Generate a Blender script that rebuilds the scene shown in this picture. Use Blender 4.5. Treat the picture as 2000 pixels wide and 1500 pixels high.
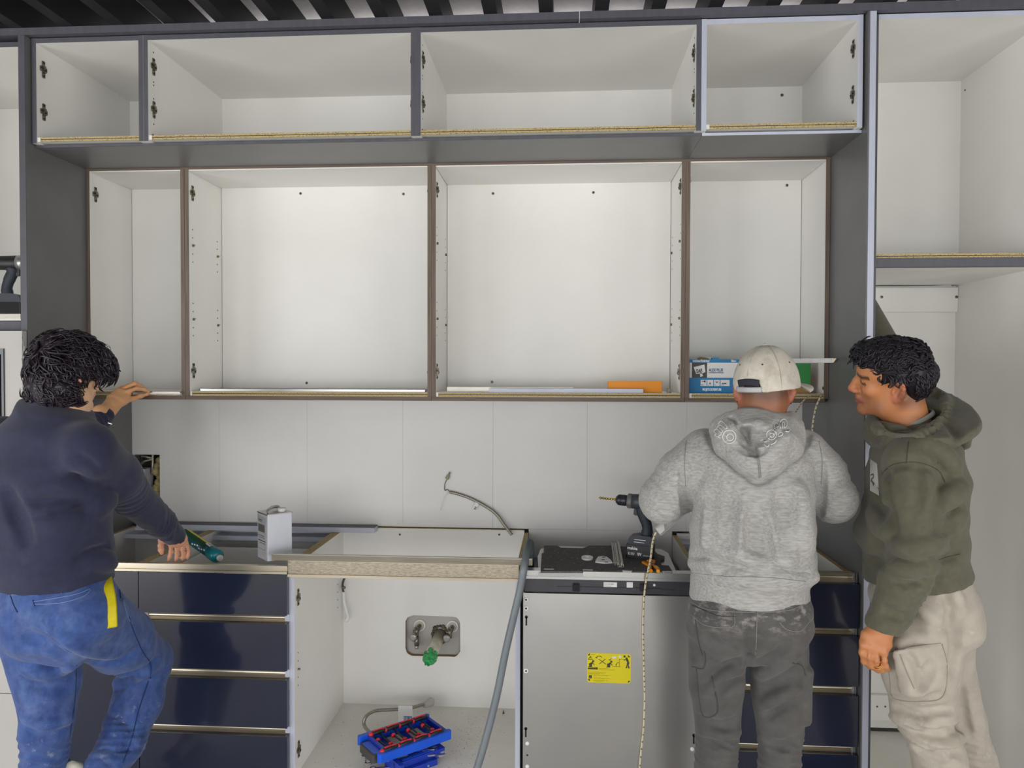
import bpy, math, random, time
import numpy as np
from mathutils import Vector, Matrix, Euler

for o in list(bpy.data.objects): bpy.data.objects.remove(o)
SC = bpy.context.scene
COL = SC.collection
random.seed(7)
V = Vector
# ------------------------------------------------------------------ camera
F_PX, YAW, PITCH, ROLL = 1467.03, -0.0676398, 0.0196576, -0.0023872
CAM = V((0.0, 0.0, 1.6))
def _axes():
    cy, sy, cp, sp, cr, sr = (math.cos(YAW), math.sin(YAW), math.cos(PITCH), math.sin(PITCH), math.cos(ROLL), math.sin(ROLL))
    a = V((cy, -sy, 0)); b = V((sy, cy, 0)); z = V((0, 0, 1))
    fwd = cp * b - sp * z; e = sp * b + cp * z
    return (cr * a - sr * e, sr * a + cr * e, fwd)
AX, AU, AF = _axes()
cd = bpy.data.cameras.new('camera'); cam = bpy.data.objects.new('camera', cd); COL.objects.link(cam)
cd.sensor_width = 36.0; cd.lens = F_PX / 2000.0 * 36.0; cd.clip_start = 0.05
M = Matrix.Identity(4)
for i in range(3):
    M[i][0] = AX[i]; M[i][1] = AU[i]; M[i][2] = -AF[i]; M[i][3] = CAM[i]
cam.matrix_world = M
SC.camera = cam
def ray(u, v): return AX * ((u - 1000) / F_PX) + AU * ((750 - v) / F_PX) + AF
def at(u, v, Y): r = ray(u, v); return CAM + r * (Y / r.y)
def atx(u, v, X): r = ray(u, v); return CAM + r * (X / r.x)
def atz(u, v, Z): r = ray(u, v); return CAM + r * ((Z - CAM.z) / r.z)

# ------------------------------------------------------------------ world, lights, exposure
SC.view_settings.view_transform = 'Standard'; SC.view_settings.look = 'None'
SC.view_settings.gamma = 1.0; SC.view_settings.use_curve_mapping = False
SC.view_settings.exposure = -0.1
w = bpy.data.worlds.new('world'); SC.world = w; w.use_nodes = True
bg = w.node_tree.nodes['Background']; bg.inputs[0].default_value = (0.95, 0.97, 1.0, 1); bg.inputs[1].default_value = 1.6
def area(name, loc, rot, sx, sy, power, col=(1, 1, 1)):
    l = bpy.data.lights.new(name, 'AREA'); l.shape = 'RECTANGLE'; l.size = sx; l.size_y = sy; l.energy = power; l.color = col
    o = bpy.data.objects.new(name, l); COL.objects.link(o); o.location = loc; o.rotation_euler = rot
    return o
# daylight entering through the three tall windows of the wall behind the photographer
for i, x in enumerate((-2.6, -0.4, 1.8)):
    area('window_daylight', (x, -3.42, 1.05), (math.radians(90), 0, 0), 1.75, 1.35, 33, (1.0, 0.99, 0.97))
# unseen area lights added at both sides to brighten the cabinets' side panels
area('side_fill', (3.5, -1.4, 1.0), (math.radians(90), 0, math.radians(90)), 3.6, 1.8, 92, (1.0, 0.99, 0.96))
area('side_fill', (-4.1, -1.2, 1.0), (math.radians(90), 0, math.radians(-90)), 3.6, 1.8, 118, (0.98, 0.99, 1.0))
# weak overhead fill added out of view behind the camera, without any fixtures
for x in (-2.0, 1.2):
    area('overhead_fill', (x, -0.9, 2.78), (math.radians(12), 0, 0), 1.2, 1.2, 8, (1.0, 0.97, 0.92))

# added light hidden behind the cornice to brighten the ceiling; no lamp known there
area('ceiling_fill', (-0.45, 3.0, 2.835), (math.radians(180), 0, 0), 4.6, 0.25, 9, (1.0, 0.97, 0.96))

# ------------------------------------------------------------------ materials
def lin(c):
    return tuple(((x / 255.0) / 12.92 if x / 255.0 <= 0.04045 else ((x / 255.0 + 0.055) / 1.055) ** 2.4) for x in c)
def mat(name, rgb, rough=0.5, metal=0.0, rgb2=None, nscale=20.0, stretch=(1, 1, 1), ndetail=4.0, lo=0.35, hi=0.65,
        bump=0.0, bscale=None, bstretch=None, spec=None, coat=0.0, alpha=1.0, trans=0.0, sheen=0.0, sss=0.0, emit=None, rough2=None):
    m = bpy.data.materials.new(name); m.use_nodes = True
    nt = m.node_tree; b = nt.nodes['Principled BSDF']
    c = lin(rgb) + (1,)
    b.inputs['Base Color'].default_value = c
    b.inputs['Roughness'].default_value = rough; b.inputs['Metallic'].default_value = metal
    if spec is not None: b.inputs['Specular IOR Level'].default_value = spec
    if coat: b.inputs['Coat Weight'].default_value = coat; b.inputs['Coat Roughness'].default_value = 0.05
    if alpha < 1: b.inputs['Alpha'].default_value = alpha
    if trans: b.inputs['Transmission Weight'].default_value = trans
    if sheen: b.inputs['Sheen Weight'].default_value = sheen; b.inputs['Sheen Roughness'].default_value = 0.5
    if sss:
        b.inputs['Subsurface Weight'].default_value = sss; b.inputs['Subsurface Radius'].default_value = (0.012, 0.005, 0.003); b.inputs['Subsurface Scale'].default_value = 1.0
    tc = nt.nodes.new('ShaderNodeTexCoord')
    def noise(scale, st, detail=ndetail):
        mp = nt.nodes.new('ShaderNodeMapping'); mp.inputs['Scale'].default_value = st
        nt.links.new(tc.outputs['Object'], mp.inputs['Vector'])
        n = nt.nodes.new('ShaderNodeTexNoise'); n.inputs['Scale'].default_value = scale; n.inputs['Detail'].default_value = detail; n.inputs['Roughness'].default_value = 0.6
        nt.links.new(mp.outputs['Vector'], n.inputs['Vector'])
        return n
    if rgb2 is not None or rough2 is not None:
        n = noise(nscale, stretch)
        r = nt.nodes.new('ShaderNodeMapRange'); r.inputs['From Min'].default_value = lo; r.inputs['From Max'].default_value = hi
        nt.links.new(n.outputs['Fac'], r.inputs['Value'])
        if rgb2 is not None:
            mx = nt.nodes.new('ShaderNodeMix'); mx.data_type = 'RGBA'
            mx.inputs[6].default_value = c; mx.inputs[7].default_value = lin(rgb2) + (1,)
            nt.links.new(r.outputs['Result'], mx.inputs[0]); nt.links.new(mx.outputs[2], b.inputs['Base Color'])
        if rough2 is not None:
            r2 = nt.nodes.new('ShaderNodeMapRange'); r2.inputs['To Min'].default_value = rough; r2.inputs['To Max'].default_value = rough2
            nt.links.new(r.outputs['Result'], r2.inputs['Value']); nt.links.new(r2.outputs['Result'], b.inputs['Roughness'])
    if bump:
        n = noise(bscale or nscale * 3, bstretch or stretch)
        bp = nt.nodes.new('ShaderNodeBump'); bp.inputs['Strength'].default_value = 1.0; bp.inputs['Distance'].default_value = bump
        nt.links.new(n.outputs['Fac'], bp.inputs['Height']); nt.links.new(bp.outputs['Normal'], b.inputs['Normal'])
    return m
def add_spots(m, rgb, scale, lo, hi, stretch=(1, 1, 1), zr=None, offset=(0, 0, 0), amount=1.0):
    """a second, blotchy colour layer (dust, paint, wear) laid over the material's base colour; zr limits it to a band of object-space height"""
    nt = m.node_tree; b = nt.nodes['Principled BSDF']
    tc = nt.nodes.new('ShaderNodeTexCoord'); mp = nt.nodes.new('ShaderNodeMapping'); mp.inputs['Scale'].default_value = stretch; mp.inputs['Location'].default_value = offset
    nt.links.new(tc.outputs['Object'], mp.inputs['Vector'])
    n = nt.nodes.new('ShaderNodeTexNoise'); n.inputs['Scale'].default_value = scale; n.inputs['Detail'].default_value = 6; n.inputs['Roughness'].default_value = 0.65
    nt.links.new(mp.outputs['Vector'], n.inputs['Vector'])
    r = nt.nodes.new('ShaderNodeMapRange'); r.inputs['From Min'].default_value = lo; r.inputs['From Max'].default_value = hi; r.inputs['To Max'].default_value = amount
    nt.links.new(n.outputs['Fac'], r.inputs['Value'])
    fac = r.outputs['Result']
    if zr:
        sx = nt.nodes.new('ShaderNodeSeparateXYZ'); nt.links.new(tc.outputs['Object'], sx.inputs[0])
        cur = None
        for (axis, a0, a1) in zr:      # smooth window: rises over a0, falls over a1
            for (v0, v1) in (a0, a1):
                q = nt.nodes.new('ShaderNodeMapRange'); q.interpolation_type = 'SMOOTHSTEP'
                q.inputs['From Min'].default_value = v0; q.inputs['From Max'].default_value = v1
                if v0 > v1:
                    q.inputs['From Min'].default_value = v1; q.inputs['From Max'].default_value = v0; q.inputs['To Min'].default_value = 1; q.inputs['To Max'].default_value = 0
                nt.links.new(sx.outputs[axis], q.inputs['Value'])
                mm = nt.nodes.new('ShaderNodeMath'); mm.operation = 'MULTIPLY'
                nt.links.new(fac, mm.inputs[0]); nt.links.new(q.outputs['Result'], mm.inputs[1]); fac = mm.outputs[0]
    mx = nt.nodes.new('ShaderNodeMix'); mx.data_type = 'RGBA'; mx.inputs[7].default_value = lin(rgb) + (1,)
    bc = b.inputs['Base Color']
    if bc.links: nt.links.new(bc.links[0].from_socket, mx.inputs[6])
    else: mx.inputs[6].default_value = bc.default_value
    nt.links.new(fac, mx.inputs[0]); nt.links.new(mx.outputs[2], bc)
    return m
def attr_color(m, attr='Col'):
    nt = m.node_tree; b = nt.nodes['Principled BSDF']
    a = nt.nodes.new('ShaderNodeAttribute'); a.attribute_name = attr
    bc = b.inputs['Base Color']
    if bc.links:
        mx = nt.nodes.new('ShaderNodeMix'); mx.data_type = 'RGBA'; mx.blend_type = 'MULTIPLY'; mx.inputs[0].default_value = 1.0
        nt.links.new(bc.links[0].from_socket, mx.inputs[6]); nt.links.new(a.outputs['Color'], mx.inputs[7]); nt.links.new(mx.outputs[2], bc)
    else: nt.links.new(a.outputs['Color'], bc)
    return m

MT = {}
MT['white'] = mat('white_melamine', (237, 236, 232), 0.42, rgb2=(233, 232, 228), nscale=3, bump=0.0002, bscale=300)
MT['white_dusty'] = add_spots(mat('dusty_white_melamine', (232, 230, 224), 0.5, rgb2=(226, 223, 216), nscale=6), (150, 135, 105), 160, 0.66, 0.74)
MT['backsplash'] = mat('white_wall_board', (230, 230, 228), 0.4, rgb2=(225, 225, 223), nscale=2.5)
MT['edge_dark'] = mat('charcoal_edge_band', (88, 89, 98), 0.5, rgb2=(80, 81, 90), nscale=40, stretch=(1, 1, 0.2))
MT['charcoal'] = add_spots(mat('charcoal_board', (112, 112, 113), 0.36, rgb2=(106, 106, 107), nscale=6, bump=0.0003, bscale=400), (128, 128, 130), 5.0, 0.62, 0.8, stretch=(1, 1, 0.45), amount=0.5)
MT['film'] = mat('pale_blue_film_edge', (196, 202, 218), 0.3, rgb2=(186, 191, 207), nscale=8, stretch=(1, 1, 0.2))
MT['particle'] = mat('raw_particle_board', (196, 177, 130), 0.9, rgb2=(108, 88, 52), nscale=260, lo=0.5, hi=0.68, bump=0.001, bscale=250)
MT['woodv'] = mat('brown_wood_vertical_grain', (126, 110, 98), 0.55, rgb2=(92, 78, 68), nscale=120, stretch=(1, 1, 0.03), lo=0.3, hi=0.7, bump=0.0003)
MT['woodh'] = mat('brown_wood_horizontal_grain', (122, 105, 92), 0.55, rgb2=(92, 77, 66), nscale=120, stretch=(0.03, 1, 1), lo=0.3, hi=0.7, bump=0.0003)
MT['navy'] = add_spots(mat('navy_gloss_front', (36, 42, 62), 0.12, rgb2=(33, 39, 59), nscale=4, coat=0.4), (90, 95, 115), 7, 0.6, 0.8, amount=0.12)
MT['brass'] = mat('satin_champagne_aluminium', (206, 197, 178), 0.32, metal=0.85, rgb2=(178, 168, 150), nscale=30, stretch=(0.04, 1, 1), lo=0.3, hi=0.7)
MT['brass_worn'] = mat('brushed_champagne_aluminium', (176, 168, 152), 0.34, metal=0.9, rgb2=(146, 137, 122), nscale=170, stretch=(0.35, 1, 2), lo=0.4, hi=0.62)
MT['alu'] = mat('raw_aluminium', (168, 165, 156), 0.32, metal=0.85, rgb2=(150, 147, 138), nscale=60, stretch=(0.1, 1, 1))
MT['dull_alu'] = mat('dull_dark_aluminium', (134, 129, 116), 0.38, metal=0.85, rgb2=(120, 115, 103), nscale=60, stretch=(0.1, 1, 1))
MT['bright_alu'] = mat('bright_anodised_aluminium', (206, 206, 204), 0.35, metal=0.25, rgb2=(192, 192, 190), nscale=60, stretch=(0.1, 1, 1))
MT['steel'] = mat('galvanised_steel', (208, 208, 206), 0.25, metal=0.85, rgb2=(200, 201, 201), nscale=5)
MT['chrome'] = mat('chrome', (215, 215, 215), 0.16, metal=1.0)
MT['nickel'] = mat('nickel_hinge_metal', (150, 145, 132), 0.3, metal=0.8, rgb2=(100, 96, 84), nscale=120)
MT['dark_hole'] = mat('dark_drilled_hole', (52, 50, 48), 0.9)
MT['black'] = mat('black_plastic', (34, 35, 40), 0.45, rgb2=(28, 29, 34), nscale=30)
MT['black_gloss'] = mat('black_glass', (14, 15, 24), 0.1)
MT['dw_black'] = mat('dishwasher_black_plastic', (62, 62, 70), 0.35, rgb2=(54, 54, 62), nscale=12)
MT['mat_grey'] = add_spots(mat('grey_ribbed_insulation', (92, 91, 92), 0.85, rgb2=(80, 79, 80), nscale=60, bump=0.0006, bscale=120, bstretch=(1, 0.05, 1)), (205, 205, 205), 110, 0.63, 0.68)
MT['grey_pl'] = mat('grey_corrugated_plastic', (126, 134, 140), 0.45, rgb2=(118, 126, 132), nscale=10)
MT['white_pl'] = mat('white_plastic', (232, 232, 230), 0.35)
MT['tin_white'] = mat('white_painted_tin', (214, 219, 228), 0.22, rgb2=(206, 211, 222), nscale=10, bump=0.002, bscale=12)
MT['tin_label'] = mat('pale_grey_tin_label', (196, 196, 200), 0.3, rgb2=(184, 184, 189), nscale=20)
MT['tin_metal'] = mat('tinned_steel', (178, 178, 178), 0.28, metal=0.8)
MT['teal'] = mat('teal_tube_plastic', (0, 108, 120), 0.32)
MT['dark_green'] = mat('dark_green_print', (28, 74, 48), 0.4)
MT['yellow'] = mat('yellow_print', (226, 212, 40), 0.5)
MT['ylabel'] = mat('yellow_warning_sticker', (226, 210, 18), 0.4)
MT['ink'] = mat('dark_print', (62, 66, 40), 0.6)
MT['inkblack'] = mat('black_print', (40, 40, 42), 0.6)
MT['white_ink'] = mat('white_print', (236, 238, 240), 0.5)
MT['box_blue'] = mat('blue_printed_card', (18, 122, 176), 0.5, rgb2=(14, 112, 166), nscale=5)
MT['box_grey'] = mat('grey_printed_card', (72, 71, 70), 0.55)
MT['box_white'] = mat('white_printed_card', (222, 222, 222), 0.5)
MT['blue_ink'] = mat('blue_print', (10, 98, 142), 0.5)
MT['orange'] = mat('orange_card', (238, 150, 20), 0.5, rgb2=(232, 142, 14), nscale=4)
MT['tool_orange'] = mat('orange_tool_grip', (240, 152, 16), 0.4)
MT['green_card'] = mat('green_card', (58, 150, 76), 0.6, rgb2=(48, 136, 66), nscale=6)
MT['kraft'] = mat('brown_cardboard', (176, 142, 92), 0.8, rgb2=(160, 126, 78), nscale=30)
MT['tool_blue'] = mat('blue_tool_tray_plastic', (22, 92, 226), 0.35)
MT['tool_blue2'] = mat('deep_blue_tray_plastic', (28, 60, 180), 0.4)
MT['red'] = mat('red_tool_plastic', (228, 44, 62), 0.4)
MT['glass_strip'] = mat('frosted_glass_strip', (196, 206, 190), 0.15, alpha=0.75)
MT['green_bag'] = mat('green_plastic_film', (70, 190, 110), 0.2, rgb2=(20, 120, 60), nscale=60, alpha=0.9)
MT['pipe'] = mat('white_drain_pipe', (206, 202, 192), 0.5, rgb2=(168, 158, 134), nscale=18)
MT['plaster'] = mat('grey_plaster', (190, 186, 182), 0.8, rgb2=(182, 178, 174), nscale=10)
MT['foam'] = mat('yellow_spray_foam', (186, 174, 122), 0.9, rgb2=(150, 140, 96), nscale=40, bump=0.004, bscale=60)
MT['braid'] = mat('braided_steel', (176, 172, 160), 0.35, metal=0.6, rgb2=(132, 128, 116), nscale=400)
MT['led'] = mat('led_strip', (222, 212, 184), 0.5)
MT['led_chip'] = mat('led_chips', (120, 96, 54), 0.4)
MT['ceil'] = mat('light_grey_ceiling_board', (236, 232, 232), 0.8, rgb2=(226, 222, 222), nscale=40)
MT['baffle'] = mat('black_ceiling_baffle', (14, 14, 22), 0.55, rgb2=(10, 10, 17), nscale=10)
MT['floor'] = mat('concrete_floor', (206, 201, 194), 0.6, rgb2=(190, 185, 178), nscale=4)
MT['paint'] = mat('pale_wall_paint', (200, 198, 194), 0.8, rgb2=(196, 194, 190), nscale=3)
MT['ovenwhite'] = mat('pale_oven_foam_board', (200, 197, 192), 0.6, rgb2=(194, 190, 186), nscale=3)
MT['film_clear'] = mat('wrinkled_clear_film', (214, 214, 216), 0.12, rgb2=(120, 122, 126), nscale=26, lo=0.4, hi=0.62, alpha=0.78, bump=0.01, bscale=18)

# ------------------------------------------------------------------ mesh helpers
def wloc(o):
    p = V((0, 0, 0))
    while o is not None: p = p + V(o.location); o = o.parent
    return p
def props(o, label=None, cat=None, group=None, kind=None):
    if label: o['label'] = label
    if cat: o['category'] = cat
    if group: o['group'] = group
    if kind: o['kind'] = kind
    return o
def thing(name, label, cat, loc, group=None):
    o = bpy.data.objects.new(name, None); COL.objects.link(o); o.location = loc; o.empty_display_size = 0.05
    return props(o, label, cat, group)
class MB:
    def __init__(s): s.v = []; s.f = []; s.m = []; s.sm = []
    def add(s, vs, fs, m=0, smooth=False):
        k = len(s.v); s.v += [tuple(p) for p in vs]
        for i, f in enumerate(fs):
            s.f.append(tuple(k + j for j in f)); s.m.append(m[i] if isinstance(m, (list, tuple)) else m); s.sm.append(smooth)
        return s
    def box(s, x0, x1, y0, y1, z0, z1, m=0, front=None, top=None, bottom=None, T=None):
        if x0 > x1: x0, x1 = x1, x0
        if y0 > y1: y0, y1 = y1, y0
        if z0 > z1: z0, z1 = z1, z0
        vs = [V(p) for p in ((x0, y0, z0), (x1, y0, z0), (x1, y1, z0), (x0, y1, z0), (x0, y0, z1), (x1, y0, z1), (x1, y1, z1), (x0, y1, z1))]
        if T is not None: vs = [T @ p for p in vs]
        fs = [(0, 1, 5, 4), (1, 2, 6, 5), (2, 3, 7, 6), (3, 0, 4, 7), (4, 5, 6, 7), (3, 2, 1, 0)]
        ms = [m if front is None else front, m, m, m, m if top is None else top, m if bottom is None else bottom]
        return s.add(vs, fs, ms)
    def rbox(s, x0, x1, y0, y1, z0, z1, r=0.004, m=0, n=3, T=None, axis='z'):
        """box with four rounded edges along an axis"""
        if axis == 'z': a0, a1, b0, b1, c0, c1 = x0, x1, y0, y1, z0, z1
        elif axis == 'y': a0, a1, b0, b1, c0, c1 = x0, x1, z0, z1, y0, y1
        else: a0, a1, b0, b1, c0, c1 = y0, y1, z0, z1, x0, x1
        pts = []
        for (cx, cy, st) in ((a1 - r, b1 - r, 0), (a0 + r, b1 - r, 90), (a0 + r, b0 + r, 180), (a1 - r, b0 + r, 270)):
            for k in range(n + 1):
                t = math.radians(st + 90.0 * k / n); pts.append((cx + r * math.cos(t), cy + r * math.sin(t)))
        return s.prism(pts, c0, c1, axis, m, T)
    def prism(s, pts, c0, c1, axis='z', m=0, T=None, smooth=False):
        def mk(a, b, c):
            p = V((a, b, c)) if axis == 'z' else (V((a, c, b)) if axis == 'y' else V((c, a, b)))
            return T @ p if T is not None else p
        n = len(pts)
        vs = [mk(a, b, c0) for a, b in pts] + [mk(a, b, c1) for a, b in pts]
        fs = [tuple(range(n - 1, -1, -1)), tuple(range(n, 2 * n))] + [(i, (i + 1) % n, n + (i + 1) % n, n + i) for i in range(n)]
        if axis == 'y': fs = [tuple(reversed(f)) for f in fs]
        return s.add(vs, fs, m, smooth)
    def cyl(s, p0, p1, r0, r1=None, n=16, m=0, smooth=True, caps=True):
        p0, p1 = V(p0), V(p1); r1 = r0 if r1 is None else r1
        return s.lathe(p0, p1 - p0, [(0, r0), (1, r1)], n, m, smooth, caps)
    def lathe(s, p0, axis, prof, n=16, m=0, smooth=True, caps=True):
        """prof: (t along axis, radius)"""
        p0, axis = V(p0), V(axis); q = axis.normalized()
        u = q.orthogonal().normalized(); w_ = q.cross(u)
        vs = []; fs = []
        for t, r in prof:
            c = p0 + axis * t
            for k in range(n):
                a = 2 * math.pi * k / n; vs.append(c + u * (r * math.cos(a)) + w_ * (r * math.sin(a)))
        L = len(prof)
        for j in range(L - 1):
            for k in range(n):
                fs.append((j * n + k, j * n + (k + 1) % n, (j + 1) * n + (k + 1) % n, (j + 1) * n + k))
        s.add(vs, fs, m, smooth)
        if caps:
            k = len(s.v) - L * n
            s.f += [tuple(k + i for i in range(n - 1, -1, -1)), tuple(k + (L - 1) * n + i for i in range(n))]; s.m += [m, m]; s.sm += [False, False]
        return s
    def tube(s, path, r, n=10, m=0, smooth=True, caps=True, flat=None):
        """sweep; r a number or a list; flat=(a,b) squashes the section"""
        P = [V(p) for p in path]; L = len(P); vs = []; fs = []; u = None
        for i, p in enumerate(P):
            t = (P[min(i + 1, L - 1)] - P[max(i - 1, 0)]).normalized()
            if u is None: u = t.orthogonal().normalized() if flat is None else (V(flat) - t * V(flat).dot(t)).normalized()
            u = (u - t * u.dot(t)).normalized(); w_ = t.cross(u)
            rr = r[i] if isinstance(r, list) else r
            ra, rb = rr if isinstance(rr, (list, tuple)) else (rr, rr)
            for k in range(n):
                a = 2 * math.pi * k / n; vs.append(p + u * (ra * math.cos(a)) + w_ * (rb * math.sin(a)))
        for j in range(L - 1):
            for k in range(n):
                fs.append((j * n + k, j * n + (k + 1) % n, (j + 1) * n + (k + 1) % n, (j + 1) * n + k))
        s.add(vs, fs, m, smooth)
        if caps:
            k = len(s.v) - L * n
            s.f += [tuple(k + i for i in range(n - 1, -1, -1)), tuple(k + (L - 1) * n + i for i in range(n))]; s.m += [m, m]; s.sm += [False, False]
        return s
    def disc(s, c, nrm, r, n=10, m=0, thick=0.0006):
        c = V(c); nrm = V(nrm).normalized()
        return s.cyl(c, c + nrm * thick, r, r, n, m, False)
    def build(s, name, mats, parent=None, loc=None, T=None):
        if not isinstance(mats, (list, tuple)): mats = [mats]
        me = bpy.data.meshes.new(name)
        vs = [T @ V(p) for p in s.v] if T is not None else s.v
        base = wloc(parent) if parent is not None else V(loc if loc is not None else (0, 0, 0))
        me.from_pydata([tuple(V(p) - base) for p in vs], [], s.f)
        for mm in mats: me.materials.append(mm)
        me.polygons.foreach_set('material_index', s.m); me.polygons.foreach_set('use_smooth', s.sm); me.update()
        o = bpy.data.objects.new(name, me); COL.objects.link(o)
        if parent is not None: o.parent = parent
        else: o.location = base
        return o
def inst(src, parent, loc_world, rot=(0, 0, 0), name=None):
    o = src.copy(); COL.objects.link(o); o.parent = parent; o.location = V(loc_world) - wloc(parent); o.rotation_euler = rot
    return o
def dup(root, label=None):
    r = root.copy(); COL.objects.link(r)
    if label: r['label'] = label
    for ch in list(root.children):
        c = ch.copy(); COL.objects.link(c); c.parent = r
        for g in list(ch.children):
            d = g.copy(); COL.objects.link(d); d.parent = c
    return r
def bez(pts, n=40):
    """smooth curve through points (Catmull-Rom)"""
    P = [V(p) for p in pts]; P = [P[0] * 2 - P[1]] + P + [P[-1] * 2 - P[-2]]; out = []
    seg = len(P) - 3; per = max(2, n // seg)
    for i in range(1, len(P) - 2):
        a, b, c, d = P[i - 1], P[i], P[i + 1], P[i + 2]
        for k in range(per):
            t = k / per
            out.append(0.5 * ((2 * b) + (c - a) * t + (2 * a - 5 * b + 4 * c - d) * t * t + (3 * b - a - 3 * c + d) * t ** 3))
    out.append(P[-2]); return out
def text(body, size, T, m, parent, name='lettering', bold=0.0, sx=1.0, depth=0.0003, align='LEFT', shear=0.0):
    """raised flat lettering; T maps the text's own xy plane into the world"""
    cu = bpy.data.curves.new('t', 'FONT'); cu.body = body; cu.size = size; cu.extrude = depth; cu.offset = bold; cu.align_x = align; cu.resolution_u = 3; cu.shear = shear
    ob = bpy.data.objects.new('t', cu); COL.objects.link(ob)
    dg = bpy.context.evaluated_depsgraph_get(); me0 = ob.evaluated_get(dg).to_mesh()
    mb = MB(); mb.add([T @ V((v.co.x * sx, v.co.y, v.co.z)) for v in me0.vertices], [tuple(p.vertices) for p in me0.polygons])
    ob.evaluated_get(dg).to_mesh_clear(); bpy.data.objects.remove(ob); bpy.data.curves.remove(cu)
    return mb.build(name, m, parent) if parent is not None else mb
def plane_T(origin, xdir, ydir):
    x = V(xdir).normalized(); y = (V(ydir) - x * V(ydir).dot(x)).normalized(); z = x.cross(y)
    T = Matrix.Identity(4)
    for i in range(3): T[i][0] = x[i]; T[i][1] = y[i]; T[i][2] = z[i]; T[i][3] = origin[i]
    return T
def front_T(o): return plane_T(o, (1, 0, 0), (0, 0, 1))     # writing that faces the camera (towards -y)
# ------------------------------------------------------------------ the room
XL, XR = -1.937, 1.013            # inner faces of the two tall charcoal panels
YP, YT, YM, YB, YG, YC, YW = 2.60, 2.625, 2.944, 3.25, 2.614, 2.637, 3.257
def struct(name, mb, mats, **k):
    o = mb.build(name, mats, **k); o['kind'] = 'structure'; return o
struct('floor', MB().box(-4.2, 3.6, -3.5, 3.5, -0.06, 0), MT['floor'])
struct('wall_back', MB().box(-4.2, 3.6, 3.34, 3.46, 0, 2.944), MT['paint'])
struct('wall_left', MB().box(-4.26, -4.2, -3.5, 3.46, 0, 2.944), MT['paint'])
struct('wall_right', MB().box(3.6, 3.66, -3.5, 3.46, 0, 2.944), MT['paint'])
wf = MB()
wx = [(-3.5, -1.7), (-1.3, 0.5), (0.9, 2.7)]
wf.box(-4.2, 3.6, -3.62, -3.5, 0, 0.35).box(-4.2, 3.6, -3.62, -3.5, 2.75, 2.944)
for a, b in ((-4.2, -3.5), (-1.7, -1.3), (0.5, 0.9), (2.7, 3.6)): wf.box(a, b, -3.62, -3.5, 0.35, 2.75)
struct('wall_front', wf, MT['paint'])
for i, (a, b) in enumerate(wx):
    f = MB()
    f.box(a, b, -3.6, -3.55, 0.35, 0.40).box(a, b, -3.6, -3.55, 2.70, 2.75).box(a, a + 0.05, -3.6, -3.55, 0.4, 2.7).box(b - 0.05, b, -3.6, -3.55, 0.4, 2.7).box((a + b) / 2 - 0.02, (a + b) / 2 + 0.02, -3.6, -3.55, 0.4, 2.7)
    struct('window_%d' % (i + 1), f, MT['black'])
ceil = struct('ceiling', MB().box(-4.2, 3.6, -3.5, 3.46, 2.944, 3.0), MT['ceil'])
BZ, BH, BWD, BSP = 2.822, 0.122, 0.047, 0.190
bm_ = MB().box(-BWD / 2, BWD / 2, -3.4, 3.30, BZ, BZ + BH - 0.0)
baf = None
for k in range(-17, 17):
    x = at(1064, 27, 2.45).x + k * BSP
    if not (-4.1 < x < 3.5): continue
    if baf is None: baf = bm_.build('baffle', MT['baffle'], ceil); baf.location = (x, 0, 0)
    else:
        o = baf.copy(); COL.objects.link(o); o.parent = ceil; o.location = (x, 0, 0)
# wall boards behind the worktop, each its own board with a joint; the leftmost one is cut out round an old service opening
bs = thing('backsplash', 'white wall boards with vertical joints between the wall cabinets and the base units', 'wall panel', (-0.45, 3.27, 0.8))
seams = [XL] + [at(u, 830, YW).x for u in (428, 600, 787, 963, 1147, 1341)] + [XR]
hx0, hx1 = at(263, 930, YW).x, at(312, 930, YW).x
hz1, hz0 = at(290, 888, YW).z, at(290, 990, YW).z
for i in range(7):
    a, b = seams[i] + 0.0003, seams[i + 1] - 0.0003
    q = MB()
    if i == 0:
        q.box(a, hx0, YW, YW + 0.016, 0.905, 1.49).box(hx0, hx1, YW, YW + 0.016, 0.905, hz0).box(hx0, hx1, YW, YW + 0.016, hz1, 1.49).box(hx1, b, YW, YW + 0.016, 0.905, 1.49)
    else: q.box(a, b, YW, YW + 0.016, 0.905, 1.49)
    q.build('board', MT['backsplash'], bs)
MB().box(-0.146, 0.471, YW, YW + 0.016, 0.70, 0.9044).build('board', MT['backsplash'], bs)
# what shows through the opening
sv = thing('service_opening', 'ragged wall opening with grey cables, junction box and yellow foam', 'wall opening', ((hx0 + hx1) / 2, 3.3, hz0))
MB().box(hx0, hx1, 3.325, 3.335, hz0, hz1).build('dark_cavity', MT['dark_hole'], sv)
f = MB()
for k in range(9):
    z = hz0 + (hz1 - hz0) * (0.02 + 0.86 * k / 8); r = 0.018 + 0.006 * math.sin(k * 2.3)
    f.lathe((hx1 - 0.026 + 0.006 * math.sin(k * 1.7), 3.29, z - r), (0, 0, 2 * r), [(0, 0.004), (0.2, r * 0.8), (0.5, r), (0.8, r * 0.8), (1, 0.004)], 9)
f.build('spray_foam', MT['foam'], sv)
jx0, jx1, jz1 = hx0 + 0.004, at(287, 930, YW).x, at(280, 915, YW).z
MB().rbox(jx0, jx1, 3.24, 3.31, hz0 + 0.01, jz1, 0.004, axis='y').build('junction_box', MT['tin_label'], sv)
MB().box(hx0 + 0.002, hx0 + 0.006, 3.25, 3.29, jz1 - 0.02, hz1).build('metal_strip', MT['tin_metal'], sv)
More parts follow.
